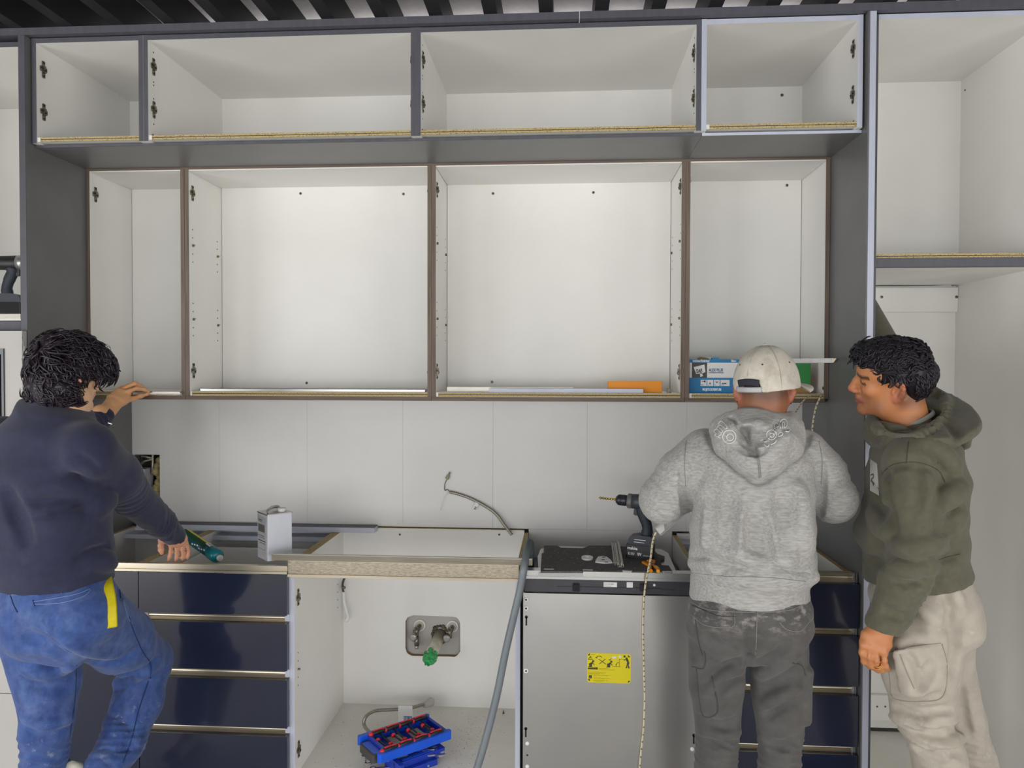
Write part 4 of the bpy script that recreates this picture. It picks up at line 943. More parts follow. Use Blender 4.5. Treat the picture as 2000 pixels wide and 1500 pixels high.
Tq = front_T(V((cx_(430), Yc - 0.0016, cz_(690)))) @ Matrix.Rotation(math.radians(9), 4, 'Z')
text('DAP.', 0.0165 * 1.15, Tq, MT['inkblack'], gb, 'lettering', bold=0.0007, sx=0.62)
text('ALEX PLUS', 0.0158, front_T(V((cx_(850), Yc - 0.0012, cz_(640)))), MT['blue_ink'], wb, 'lettering', bold=0.0005, sx=0.72, shear=0.1)
text('SCELLANT SUPERIEUR AU LATEX AVEC SILICONE', 0.0052, front_T(V((cx_(850), Yc - 0.0012, cz_(700)))), MT['inkblack'], wb, 'lettering', sx=0.50)
text('Intérieur/Extérieur', 0.0130, front_T(V((cx_(290), Yc - 0.0004, cz_(322)))), MT['white_ink'], e, 'lettering', bold=0.0003, sx=0.66)
text('Blanc', 0.0130, front_T(V((cx_(1640), Yc - 0.0004, cz_(322)))), MT['white_ink'], e, 'lettering', bold=0.0003, sx=0.66)
text('PROJETS DE PEINTURE', 0.0128, front_T(V((cx_(640), Yc - 0.0004, cz_(1285)))), MT['white_ink'], e, 'lettering', bold=0.0006, sx=0.565)
for k, (p0, p1_) in enumerate(((575, 780), (805, 1015), (1040, 1240), (1270, 1585))):
    r_ = rect(p0, 925, p1_, 1130, MT['box_white'], 'icon_panel')
    tx = [('', 'EAU'), ('40', 'ANS'), ('', 'SILICONE'), ('MOUSSE', 'MOISISSURE')][k]
    if k == 1: text('40', 0.0090, front_T(V((cx_(870), Yc - 0.001, cz_(1065)))), MT['inkblack'], r_, 'lettering', bold=0.0003, sx=0.7)
    if k == 3: text('MOUSSE', 0.0058, front_T(V((cx_(1315), Yc - 0.001, cz_(1062)))), MT['inkblack'], r_, 'lettering', bold=0.0003, sx=0.8)
    if k == 0: MB().prism([(cx_(x), cz_(y)) for x, y in ((610, 975), (680, 965), (700, 945), (745, 945), (745, 1005), (700, 1005), (680, 985), (610, 990))], Yc - 0.0012, Yc - 0.0008, 'y').build('icon', MT['inkblack'], r_)
    if k == 2: MB().prism([(cx_(x), cz_(y)) for x, y in ((1095, 960), (1125, 985), (1140, 1000), (1160, 985), (1185, 960), (1185, 990), (1140, 1030), (1095, 990))], Yc - 0.0012, Yc - 0.0008, 'y').build('icon', MT['inkblack'], r_)
    text(('RESISTE', 'GARANTI', 'PEINT', 'EMPECHE')[k], 0.0036, front_T(V((cx_(p0 + 18), Yc - 0.001, cz_(1105)))), MT['inkblack'], r_, 'lettering', sx=0.8)
MB().box(cx_(975), cx_(1200), Yc, Yc + 0.02, z1, z1 + 0.007).build('lid_tab', MT['box_blue'], e)
for (px, m) in ((830, MT['kraft']), (1090, MT['white_pl'])): MB().cyl((cx_(px), Yc + 0.05, z1 - 0.01), (cx_(px), Yc + 0.16, z1 - 0.004), 0.017, n=16).build('cartridge_end', m, e)
# green and brown carton behind the cap
Yk = 2.99; a, b = at(1546, 740, Yk).x, at(1583, 740, Yk).x; z1 = at(1570, 710, Yk).z; zm = at(1570, 755, Yk).z
e = thing('green_carton', 'torn green-covered cardboard carton at the right end of the shelf', 'box', ((a + b) / 2, Yk, zs), 'cartons on the right shelf')
a -= 0.10
MB().box(a, b, Yk, Yk + 0.17, zs, z1 - 0.001).build('cardboard', MT['kraft'], e)
q = MB(); rnd = random.Random(4); n = 12
pts = [(a, z1), (b, z1), (b, zm + 0.012)] + [(b - (b - a) * k / n, zm + 0.010 * rnd.random() - 0.004) for k in range(1, n)] + [(a, zm)]
q.prism(pts, Yk - 0.001, Yk, 'y').build('green_cover', MT['green_card'], e)
MB().box(a, b, Yk, Yk + 0.17, z1 - 0.001, z1).build('green_top', MT['green_card'], e)
# profile lying across the two cartons, running out past the cabinet front
zz = z1 + 0.0006
A_, B_ = at(1408, 700, 3.06), at(1637, 704, 2.715); A_.z = zz; B_.z = zz
pv = B_ - A_; Lp = pv.length; Tp = plane_T(A_, pv, V((-pv.y, pv.x, 0)))
e = thing('aluminium_profile', 'aluminium profile lying across the cartons, its mitred end past the wood edge', 'profile', A_)
MB().prism([(-0.012, 0), (0.012, 0), (0.012, 0.003), (-0.009, 0.003), (-0.009, 0.016), (-0.012, 0.016)], 0, Lp - 0.016, 'x').build('channel', MT['bright_alu'], e, T=Tp)
MB().prism([(Lp - 0.016, 0), (Lp - 0.010, 0.001), (Lp, 0.015), (Lp - 0.016, 0.016)], -0.0125, 0.010, 'y').build('mitred_end', MT['brass'], e, T=Tp)

# ------------------------------------------------------------------ cables
def led(name, lab, pts, par_grp='flexible led strips', step=0.017, r=(0.0035, 0.0012)):
    P = bez(pts, 90); e = thing(name, lab, 'light strip', P[0], par_grp)
    MB().tube(P, r, 8, flat=(1, 0, 0)).build('strip', MT['led'], e)
    q = MB(); acc = 0; dots = 0
    for i in range(1, len(P)):
        acc += (P[i] - P[i - 1]).length
        if acc > step:
            acc = 0; d = (P[i] - P[i - 1]).normalized(); c = P[i] + V((0, -r[1], 0))
            q.tube([c - d * 0.002, c + d * 0.002], 0.0022, 6)
    o = q.build('led_chip_row', MT['led_chip'], e); o['kind'] = 'stuff'
    return e
led('led_strip', 'pale dotted light strip hanging from the held profile over the steel front', [at(1281, 1040, 2.42), at(1275, 1058, 2.45), at(1271, 1090, 2.52), at(1266, 1115, 2.58), at(1261, 1140, 2.598), at(1258, 1170, 2.602), at(1256, 1220, 2.604), at(1257, 1290, 2.604), at(1259, 1360, 2.604), at(1257, 1420, 2.603), at(1252, 1470, 2.60), at(1247, 1530, 2.58), at(1243, 1600, 2.50)])
led('led_strip', 'light strip dropping from the wall cabinet corner towards the grey hood', [at(1590, 771, 2.938), at(1575, 777, 2.90), at(1560, 795, 2.85), at(1549, 812, 2.80), at(1540, 822, 2.74)])
led('led_strip', 'light strip looping from the wall cabinet corner down the charcoal panel', [at(1606, 770, 2.938), at(1602, 776, 2.91), at(1594, 795, 2.90), at(1588, 825, 2.89), at(1587, 850, 2.88), at(1590, 890, 2.86)])
# armoured cable on the wall
Yb = 3.247
ac = thing('armoured_cable', 'flexible metal-clad cable with paper tag bending out above the sink unit', 'cable', at(985, 1025, 3.23))
pts = [at(1000, 1045, 3.225), at(985, 1025, 3.232), at(968, 1003, 3.238), at(945, 987, 3.24), at(918, 973, Yb), at(895, 965, Yb), at(879, 961, Yb)]
P, R = corr(pts, 0.0054, 0.0026, 0.009)
MB().tube(P, R, 10).build('metal_sheath', MT['braid'], ac)
MB().tube(bez([at(880, 962, Yb), at(874, 956, Yb), at(869, 958, Yb), at(869, 945, Yb), at(874, 935, Yb)], 20), 0.0017, 7).build('black_wire', MT['box_grey'], ac)
MB().lathe(at(873, 935, Yb), at(879, 922, Yb) - at(873, 935, Yb), [(0, 0.0085), (0.3, 0.008), (0.55, 0.006), (0.6, 0.004), (1, 0.0035)], 12).build('wire_nut', mat('grey_green_plastic', (158, 158, 132), 0.5), ac)
MB().tube(bez([at(872, 958, Yb), at(874, 964, Yb), at(867, 973, Yb - 0.01), at(864, 985, Yb - 0.01), at(861, 996, Yb)], 20), 0.0013, 6).build('bare_wire', MT['white_pl'], ac)
pt = at(931, 985, Yb - 0.008); qT = front_T(pt) @ Matrix.Rotation(math.radians(-25), 4, 'Z')
tg = MB().box(-0.008, 0.008, -0.007, 0.013, -0.0, 0.001).box(-0.009, 0.006, -0.026, -0.007, 0.0, 0.001).build('paper_tag', MT['white_pl'], ac, T=qT)
text('K4', 0.012, qT @ Matrix.Translation((0.005, -0.024, 0.0013)) @ Matrix.Rotation(math.radians(90), 4, 'Z'), MT['inkblack'], tg, 'print', bold=0.0004)
# white cable hanging in the sink unit
xk = XB2 + 0.03
e = thing('capped_cable', 'white sleeved cable end hanging inside the sink unit', 'cable', at(672, 1150, 3.2))
MB().tube(bez([at(673, 1128, 3.2), at(669, 1142, 3.2), at(671, 1158, 3.2)], 12), 0.005, 8).build('dark_end', MT['box_grey'], e)
MB().tube(bez([at(671, 1156, 3.2), at(672, 1175, 3.195), at(677, 1195, 3.19), at(679, 1205, 3.185), at(675, 1214, 3.18)], 18), [0.006] * 5 + [0.0075] * 8 + [0.0095] * 6 + [0.007] * 3, 10).build('white_sleeve', MT['white_pl'], e)
MB().lathe(at(669, 1146, 3.2), V((0.012, -0.012, 0.0)), [(0, 0.007), (1, 0.007)], 8).build('clamp', MT['nickel'], e)

# ------------------------------------------------------------------ plumbing in the sink back
Ys = YW + 0.0165
dp = thing('drain_pipe', 'white drain stub with green plastic film tied over its end', 'pipe', at(858, 1240, Ys))
A, B = at(860, 1238, Ys), at(839, 1286, Ys - 0.17)
MB().cyl(A, B, 0.0255, n=24).build('pipe', MT['pipe'], dp)
q = MB()
ax = (B - A).normalized(); u_ = ax.orthogonal().normalized(); w_ = ax.cross(u_); vs = []; n, m_ = 22, 8; rnd = random.Random(9)
for j in range(m_):
    t = -0.030 + 0.055 * j / (m_ - 1); r0 = 0.0285 if t < 0 else 0.0285 * (1 - (t / 0.034) ** 2 * 0.75)
    for k in range(n):
        an = 2 * math.pi * k / n; r = r0 * (1 + 0.10 * math.sin(5 * an + j) + rnd.uniform(-0.06, 0.06)); vs.append(B + ax * (t + 0.006 * rnd.uniform(-1, 1)) + u_ * r * math.cos(an) + w_ * r * math.sin(an))
q.add(vs, [(j * n + k, j * n + (k + 1) % n, (j + 1) * n + (k + 1) % n, (j + 1) * n + k) for j in range(m_ - 1) for k in range(n)] + [tuple((m_ - 1) * n + k for k in range(n))], 0, False)
q.build('green_film', MT['green_bag'], dp)
q = MB(); rnd = random.Random(8)
for k in range(16):
    an = 2 * math.pi * k / 16; c = A + V((0.033 * math.cos(an), -0.003, 0.036 * math.sin(an))); r = rnd.uniform(0.006, 0.012)
    q.lathe(c + V((0, 0.004, 0)), (0, -0.012, 0), [(0, r), (0.5, r * 0.9), (1, r * 0.3)], 6)
q.build('foam_collar', mat('dirty_foam', (122, 112, 82), 0.9, rgb2=(70, 64, 54), nscale=80), dp)
for i, (u, v, lab) in enumerate(((820, 1221, 'left water valve with round white collar in the sink back'), (884, 1223, 'right water valve with round white collar in the sink back'))):
    c = at(u, v, Ys)
    e = thing('water_valve', lab, 'valve', c, 'water valves behind the sink')
    MB().lathe(c, (0, -0.008, 0), [(0, 0.0275), (0.5, 0.0275), (1, 0.024)], 24).build('collar', MT['white_pl'], e)
    MB().disc(c + V((0, -0.008, 0)), (0, -1, 0), 0.021, 20, 0, 0.0005).build('recess', MT['pipe'] if i == 0 else MT['plaster'], e)
    MB().cyl(c + V((0, -0.008, 0)), c + V((0, -0.045, -0.006)), 0.009, n=12).build('inlet', MT['nickel'], e)
    k0 = c + V((-0.006, -0.045, -0.012))
    MB().cyl(k0 + V((0, 0, 0.018)), k0 + V((0.0, 0, -0.025)), 0.0095, n=12).cyl(k0, k0 + V((-0.016, 0, 0)), 0.006, n=10).build('valve_body', MT['nickel'], e)
    h = k0 + V((-0.012, -0.012, -0.022))
    MB().lathe(h, (0, -0.008, 0), [(0, 0.016), (0.5, 0.017), (1, 0.010)], 16).build('handle', MT['tin_metal'], e)
    if i == 0:
        MB().cyl(k0 + V((0.001, 0, -0.025)), k0 + V((0.001, 0, -0.062)), 0.011, n=8).cyl(k0 + V((0, 0, -0.04)), k0 + V((-0.014, 0, -0.04)), 0.006, n=8).build('outlet_nut', MT['nickel'], e)
        MB().lathe(k0 + V((0.001, 0, -0.062)), (0, 0, -0.014), [(0, 0.011), (1, 0.008)], 12).build('outlet_cap', MT['tin_metal'], e)
# braided hose on the sink floor
ZS = ZB0 + 0.0182
pts = [V((-0.725, 2.90, ZS + 0.012)), atz(712, 1418, ZS + 0.03), V(at(716, 1398, 3.0)), V(at(735, 1388, 3.06)), V(at(765, 1386, 3.08)), V(at(800, 1383, 3.10)), V(at(822, 1377, 3.14)), V(at(832, 1374, 3.17))]
pts = [V((p.x, p.y, max(p.z, ZS + 0.008))) for p in pts]
bh = thing('braided_hose', 'braided steel supply hose with a blue and white tag on the sink unit floor', 'hose', pts[4])
MB().tube(bez(pts, 60), 0.0072, 12).build('hose', MT['braid'], bh)
MB().lathe(pts[-1] - V((0.006, 0.02, 0.0)), V((0.03, 0.035, 0.004)), [(0, 0.010), (0.3, 0.014), (0.9, 0.019), (1, 0.017)], 14).build('end_nut', MT['plaster'], bh)
MB().cyl(pts[0] + V((0, 0, -0.012)), pts[0] + V((0, 0.0, 0.012)), 0.009, n=12).build('end_fitting', MT['tin_metal'], bh)
p0, p1 = at(779, 1383, 3.085), at(808, 1383, 3.10)
tg = MB().box(p0.x, p1.x, 3.072, 3.0735, ZS + 0.001, at(790, 1381, 3.07).z + 0.004).build('white_tag', MT['white_pl'], bh)
MB().box(p0.x + 0.024, p1.x - 0.002, 3.071, 3.072, ZS + 0.012, ZS + 0.032).build('blue_print', MT['blue_ink'], tg)
for k in range(5): MB().box(p0.x + 0.028 + 0.006 * k, p0.x + 0.030 + 0.006 * k, 3.0705, 3.071, ZS + 0.015, ZS + 0.029).build('print_block', MT['white_ink'], tg)
# ------------------------------------------------------------------ tool tray, keys and spanners
ZT = ZS + 0.062
cs = [atz(u, v, ZT + 0.03) for (u, v) in ((689, 1442), (820, 1403), (880, 1428), (742, 1475))]      # left, back, right, front corners of the tray top
o_ = V((cs[3].x, cs[3].y, ZT)); xa = V((cs[2].x - cs[3].x, cs[2].y - cs[3].y, 0)); ya = V((cs[0].x - cs[3].x, cs[0].y - cs[3].y, 0))
LX, LY = xa.length, ya.length * 1.0
T = plane_T(o_, xa, ya)
if T.col[2][2] < 0: pass
tr = thing('tool_tray', 'blue plastic tray of black and red hex keys on the sink unit floor', 'tool tray', o_)
q = MB(); h = 0.032; tk = 0.006
q.rbox(-0.005, LX + 0.005, -0.004, 0.020, 0, h, 0.010).rbox(-0.005, LX + 0.005, LY - 0.016, LY + 0.006, 0, h, 0.010)
q.build('side_rail', MT['tool_blue'], tr, T=T)
q = MB(); q.box(0.02, LX - 0.01, 0.02, LY - 0.016, 0, 0.004).box(LX - 0.012, LX, 0.016, LY - 0.012, 0, h * 0.8).box(0.03, 0.042, 0.016, LY - 0.012, 0, h * 0.9)
q.build('tray_floor', MT['tool_blue2'], tr, T=T)
for xx in (LX * 0.34, LX * 0.62): MB().box(xx, xx + 0.05, 0.03, LY - 0.03, 0.004, 0.006).build('label_card', MT['plaster'], tr, T=T)
q = MB(); q.rbox(-0.012, 0.034, 0.03, LY - 0.03, -0.012, 0.018, 0.008, m=0).rbox(-0.004, 0.027, 0.038, LY - 0.038, 0.018, 0.019, 0.006, m=1)
q.build('grip', [MT['box_grey'], MT['tool_blue']], tr, T=T)
def hexkey(kx, ky, sgn, lab):
    b = V((kx, ky, h * 0.9)); e = thing('hex_key', lab, 'hex key', T @ b, 'T-handled hex keys in the blue tray')
    HL = LX * 0.235
    hh = MB().tube([(kx - HL / 2, ky, h * 0.95), (kx - HL / 2 + 0.004, ky, h * 0.98), (kx, ky, h * 1.04), (kx + HL / 2 - 0.004, ky, h * 0.98), (kx + HL / 2, ky, h * 0.95)], [0.004, 0.0085, 0.0095, 0.0085, 0.004], 10).build('handle', MT['black'], e, T=T)
    MB().box(kx - HL / 2 + 0.012, kx + HL / 2 - 0.012, ky - 0.003, ky + 0.003, h * 1.04 + 0.0055, h * 1.04 + 0.010).build('red_inlay', MT['red'], hh, T=T)
    MB().lathe((kx - HL / 2 - 0.006, ky, h * 0.95), (0.014, 0, 0), [(0, 0.006), (0.6, 0.010), (1, 0.0095)], 10).build('red_end', MT['red'], hh, T=T)
    ye = ky + sgn * LY * 0.68
    MB().cyl((kx + 0.012 * 0, ky, h * 0.9), (kx, ye, h * 0.72), 0.0034, n=6).build('key_shaft', MT['black'], e, T=T)
    MB().lathe((kx, ye - sgn * 0.03, h * 0.72), (0, sgn * 0.016, 0), [(0, 0.006), (0.5, 0.0095), (1, 0.006)], 10).build('tray_clip', MT['red'], e, T=T)
for k in range(4):
    hexkey(LX * (0.17 + 0.215 * k), LY * 0.10, 1, ['hex key at the front left corner of the blue tray', 'hex key second along the front row of the blue tray', 'hex key third along the front row of the blue tray', 'hex key at the front right corner of the blue tray'][k])
for k in range(4):
    hexkey(LX * (0.25 + 0.2 * k), LY * 0.90, -1, ['hex key at the rear left corner of the blue tray', 'hex key second along the rear row of the blue tray', 'hex key third along the rear row of the blue tray', 'hex key at the rear right corner of the blue tray'][k])
# the spanner rack underneath
b0 = atz(805, 1490, ZS + 0.03)
T3 = plane_T(V((o_.x - 0.01, o_.y - 0.035, ZS)), xa, ya)
rk = thing('spanner_rack', 'deep blue plastic spanner rack under the tool tray', 'tool rack', T3 @ V((0.1, 0.05, 0)))
q = MB(); q.rbox(LX * 0.30, LX * 0.36, -0.02, 0.10, 0.0, 0.050, 0.004).rbox(LX * 0.30, LX * 0.92, 0.008, 0.036, 0.012, 0.045, 0.005).rbox(LX * 0.84, LX * 0.98, 0.0, 0.05, 0.022, 0.048, 0.004).box(LX * 0.36, LX * 0.84, -0.012, 0.006, 0.0, 0.022).rbox(LX * 0.66, LX * 0.8, 0.036, 0.12, 0.0, 0.055, 0.004)
q.build('rack_body', MT['tool_blue2'], rk, T=T3)
for yy in (0.014, 0.022): MB().box(LX * 0.4, LX * 0.82, yy, yy + 0.003, 0.045, 0.047).build('rib', MT['tool_blue'], rk, T=T3)
def spanner(p, ang, L, wd, lab, z):
    Ts = Matrix.Translation(V((p.x, p.y, z))) @ Matrix.Rotation(ang, 4, 'Z')
    e = thing('spanner', lab, 'wrench', (p.x, p.y, z), 'chrome spanners under the blue tray')
    MB().rbox(0.02, L - 0.02, -wd * 0.35, wd * 0.35, -0.003, 0.003, wd * 0.2, axis='z').build('shaft', MT['chrome'], e, T=Ts)
    r = wd
    pts = [(L - 0.025, -wd * 0.35), (L - 0.012, -r), (L + 0.004, -r * 1.05), (L + 0.016, -r * 0.75), (L + 0.002, -r * 0.42), (L - 0.006, 0), (L + 0.002, r * 0.42), (L + 0.016, r * 0.75), (L + 0.004, r * 1.05), (L - 0.012, r), (L - 0.025, wd * 0.35)]
    MB().prism(pts, -0.004, 0.004).build('open_jaw', MT['chrome'], e, T=Ts)
    q = MB(); n = 16; vs = []
    for zz in (-0.005, 0.005):
        for rr in (wd * 0.95, wd * 0.6):
            for k in range(n): vs.append((0.012 + rr * math.cos(2 * math.pi * k / n), rr * math.sin(2 * math.pi * k / n), zz))
    fs = []
    for k in range(n):
        k2 = (k + 1) % n; fs += [(k, k2, 2 * n + k2, 2 * n + k), (n + k, 3 * n + k, 3 * n + k2, n + k2), (2 * n + k, 2 * n + k2, 3 * n + k2, 3 * n + k), (k, n + k, n + k2, k2)]
    q.add(vs, fs).build('ring_end', MT['chrome'], e, T=Ts)
for (u0, v0, u1, v1, zz, wd, lab) in ((712, 1490, 862, 1472, 0.034, 0.0165, 'longest chrome spanner, its open jaw past the tray on the right'), (706, 1478, 846, 1462, 0.046, 0.0125, 'middle chrome spanner behind the longest one under the tray'), (722, 1502, 830, 1494, 0.008, 0.012, 'lowest chrome spanner in front of the rack on the sink unit floor')):
    pa, pb = atz(u0, v0, ZS + zz), atz(u1, v1, ZS + zz); dd = pb - pa
    spanner(pa, math.atan2(dd.y, dd.x), dd.length, wd, lab, ZS + zz)
# ------------------------------------------------------------------ sculpting engine: signed distance fields turned into one continuous skin
f32 = np.float32
def A3(p): return np.array((p[0], p[1], p[2]), f32)
def zones(lo, hi, coarse, fine):
    """axis coordinates: coarse everywhere, finer steps inside the (a, b, step) zones"""
    out = [lo]; x = lo
    while x < hi:
        st = coarse
        for a, b, s in fine:
            if a - coarse < x < b: st = min(st, s)
        x += st; out.append(x)
    return np.array(out, f32)
class Sculpt:
    def __init__(s, lo, hi, h, fx=(), fy=(), fz=()):
        s.ax = (zones(lo[0], hi[0], h, fx), zones(lo[1], hi[1], h, fy), zones(lo[2], hi[2], h, fz))
        s.D = np.full(tuple(len(a) for a in s.ax), 0.2, f32)
    def block(s, lo, hi):
        sl = []
        for a, l, h_ in zip(s.ax, lo, hi):
            i, j = int(np.searchsorted(a, l)), int(np.searchsorted(a, h_)); sl.append(slice(max(0, i - 1), min(len(a), j + 1)))
        X, Y, Z = np.meshgrid(*(a[q] for a, q in zip(s.ax, sl)), indexing='ij', sparse=True)
        return tuple(sl), X, Y, Z
    def mix(s, sl, d, k, op):
        o = s.D[sl]
        if op == 'u':
            if k > 0:
                h = np.maximum(k - np.abs(o - d), 0) / k; s.D[sl] = np.minimum(o, d) - h * h * k * 0.25
            else: s.D[sl] = np.minimum(o, d)
        else:
            d = -d
            if k > 0:
                h = np.maximum(k - np.abs(o - d), 0) / k; s.D[sl] = np.maximum(o, d) + h * h * k * 0.25
            else: s.D[sl] = np.maximum(o, d)
    def cone(s, a, b, ra, rb=None, k=0.01, op='u'):
        a, b = A3(a), A3(b); rb = ra if rb is None else rb; m = max(ra, rb) + k + 0.03
        sl, X, Y, Z = s.block(np.minimum(a, b) - m, np.maximum(a, b) + m)
        ab = b - a; L2 = float(ab @ ab) + 1e-12
        t = np.clip(((X - a[0]) * ab[0] + (Y - a[1]) * ab[1] + (Z - a[2]) * ab[2]) / L2, 0, 1)
        d = np.sqrt((X - a[0] - t * ab[0]) ** 2 + (Y - a[1] - t * ab[1]) ** 2 + (Z - a[2] - t * ab[2]) ** 2) - (ra + (rb - ra) * t)
        s.mix(sl, d, k, op)
    def chain(s, pts, r, k=0.01, op='u'):
        for i in range(len(pts) - 1):
            ra = r[i] if isinstance(r, (list, tuple)) else r; rb = r[i + 1] if isinstance(r, (list, tuple)) else r
            s.cone(pts[i], pts[i + 1], ra, rb, k if i else k, op)
    def ell(s, c, r, R=None, k=0.01, op='u'):
        """ellipsoid; R: three axes"""
        c = A3(c); m = max(r) + k + 0.03
        sl, X, Y, Z = s.block(c - m, c + m); X = X - c[0]; Y = Y - c[1]; Z = Z - c[2]
        if R is not None:
            u, v, w_ = (A3(q) for q in R)
            X, Y, Z = X * u[0] + Y * u[1] + Z * u[2], X * v[0] + Y * v[1] + Z * v[2], X * w_[0] + Y * w_[1] + Z * w_[2]
        k0 = np.sqrt((X / r[0]) ** 2 + (Y / r[1]) ** 2 + (Z / r[2]) ** 2); k1 = np.sqrt((X / r[0] ** 2) ** 2 + (Y / r[1] ** 2) ** 2 + (Z / r[2] ** 2) ** 2) + 1e-9
        s.mix(sl, k0 * (k0 - 1) / k1, k, op)
    def loft(s, st, k=0.02, op='u', cap=0.5):
        """st: list of (centre, u direction, half width along u, half depth across)"""
        for i in range(len(st) - 1):
            (ca, ua, wa, da), (cb, ub, wb, db) = st[i], st[i + 1]
            a, b = A3(ca), A3(cb); ua, ub = A3(ua), A3(ub); m = max(wa, wb, da, db) + k + 0.03
            sl, X, Y, Z = s.block(np.minimum(a, b) - m, np.maximum(a, b) + m)
            ab = b - a; L = math.sqrt(float(ab @ ab)); n = ab / L
            tr = ((X - a[0]) * n[0] + (Y - a[1]) * n[1] + (Z - a[2]) * n[2]) / L
            t = np.clip(tr, 0, 1); ex = (tr - t) * L
            u = ua + ub; u = u - n * float(u @ n); u /= np.linalg.norm(u); v = np.cross(n, u)
            px, py, pz = X - a[0] - t * ab[0], Y - a[1] - t * ab[1], Z - a[2] - t * ab[2]
            x = px * u[0] + py * u[1] + pz * u[2]; y = px * v[0] + py * v[1] + pz * v[2]
            w_ = wa + (wb - wa) * t; d_ = da + (db - da) * t; c_ = np.minimum(w_, d_) * cap
            k0 = np.sqrt((x / w_) ** 2 + (y / d_) ** 2 + (ex / c_) ** 2); k1 = np.sqrt((x / w_ ** 2) ** 2 + (y / d_ ** 2) ** 2 + (ex / c_ ** 2) ** 2) + 1e-9
            s.mix(sl, k0 * (k0 - 1) / k1, k, op)
    def half(s, p, n, lo, hi):
        """cut away everything on the +n side of a plane inside a box"""
        p, n = A3(p), A3(n); sl, X, Y, Z = s.block(lo, hi)
        s.D[sl] = np.maximum(s.D[sl], (X - p[0]) * n[0] + (Y - p[1]) * n[1] + (Z - p[2]) * n[2])
    def wave(s, c, rad, direction, wl, amp, warp=0.6, ph=0.0):
        """soft cloth undulation inside an ellipsoid window: crests across 'direction'"""
        c = A3(c); rad = np.array(rad if isinstance(rad, (tuple, list)) else (rad,) * 3, f32); n = A3(direction); n = n / np.linalg.norm(n)
        sl, X, Y, Z = s.block(c - rad, c + rad)
        q = np.clip(1 - ((X - c[0]) / rad[0]) ** 2 - ((Y - c[1]) / rad[1]) ** 2 - ((Z - c[2]) / rad[2]) ** 2, 0, 1)
        q = q * q * (3 - 2 * q)
        t = (X * n[0] + Y * n[1] + Z * n[2]) * (2 * math.pi / wl)
        wv = np.sin(t + warp * 2.5 * np.sin(X * 23 + Z * 17 + ph) + warp * 2 * np.sin(Y * 29 - Z * 21 + X * 13 + 2 * ph) + ph)
        wv = 1 - 2 * np.abs(wv) ** 0.8
        s.D[sl] -= amp * wv * q
    def lump(s, c, rad, scale, amp, seed=0):
        c = A3(c); rad = np.array(rad if isinstance(rad, (tuple, list)) else (rad,) * 3, f32); rs = np.random.RandomState(seed)
        sl, X, Y, Z = s.block(c - rad, c + rad)
        q = np.clip(1 - ((X - c[0]) / rad[0]) ** 2 - ((Y - c[1]) / rad[1]) ** 2 - ((Z - c[2]) / rad[2]) ** 2, 0, 1); q = np.minimum(1, q * 3)
        acc = 0
        for i in range(7):
            d = rs.normal(size=3); d /= np.linalg.norm(d); f = scale * (0.7 + 0.9 * rs.rand())
            acc = acc + np.sin((X * d[0] + Y * d[1] + Z * d[2]) * f + rs.rand() * 6.28 + 1.3 * np.sin(X * f * 0.37 - Z * f * 0.31 + i))
        s.D[sl] -= amp * acc / 3.0 * q
    def sample(s, p):
        q = []
        for a, x in zip(s.ax, p):
            i = int(np.clip(np.searchsorted(a, x) - 1, 0, len(a) - 2)); q.append((i, float(np.clip((x - a[i]) / (a[i + 1] - a[i]), 0, 1))))
        (i, fx), (j, fy), (k, fz) = q; B = s.D[i:i + 2, j:j + 2, k:k + 2]
        B = B[0] * (1 - fx) + B[1] * fx; B = B[0] * (1 - fy) + B[1] * fy
        return float(B[0] * (1 - fz) + B[1] * fz)
    def hit(s, u, v):
        """first surface point seen from the photographer's place through pixel (u, v)"""
        r = ray(u, v); r = r / r.y; ys = np.arange(float(s.ax[1][0]) + 1e-4, float(s.ax[1][-1]) - 1e-4, 0.002)
        P = np.array(CAM)[None] + ys[:, None] * np.array(r)[None]
        I, Fr = [], []
        for a, x in zip(s.ax, P.T):
            i = np.clip(np.searchsorted(a, x) - 1, 0, len(a) - 2); I.append(i); Fr.append(np.clip((x - a[i]) / (a[i + 1] - a[i]), 0, 1))
        d = 0
        for a in (0, 1):
            for b in (0, 1):
                for c in (0, 1):
                    d = d + s.D[I[0] + a, I[1] + b, I[2] + c] * (Fr[0] if a else 1 - Fr[0]) * (Fr[1] if b else 1 - Fr[1]) * (Fr[2] if c else 1 - Fr[2])
        k = np.argmax(d < 0)
        if not d[k] < 0: return None
        if k == 0: return V(P[0])
        t = d[k - 1] / (d[k - 1] - d[k] + 1e-9); return V(P[k - 1] + (P[k] - P[k - 1]) * t)
    def pts(s, uv, n=10):
        Q = bez([(u, v, 0) for u, v in uv], n * max(1, len(uv) - 1))
        P = [s.hit(p.x, p.y) for p in Q]; P = [p for p in P if p is not None]
        if len(P) < 3: return P
        for _ in range(2): P = [P[0]] + [(P[i - 1] + P[i] * 2 + P[i + 1]) / 4 for i in range(1, len(P) - 1)] + [P[-1]]
        return P
    def ridge(s, uv, r=0.012, h=0.006, k=0.012, taper=True):
        P = s.pts(uv); N = len(P)
        if N < 2: return
        P2 = [p + ray_dir(p) * (r - h * (math.sin(math.pi * min(1, max(0, i / (N - 1)))) ** 0.6 if taper else 1)) for i, p in enumerate(P)]
        s.chain(P2, r, k)
    def groove(s, uv, r=0.008, h=0.006, k=0.012, taper=True):
        P = s.pts(uv); N = len(P)
        if N < 2: return
        P2 = [p - ray_dir(p) * (r - h * (math.sin(math.pi * min(1, max(0, i / (N - 1)))) ** 0.6 if taper else 1)) for i, p in enumerate(P)]
        s.chain(P2, r, k, 's')
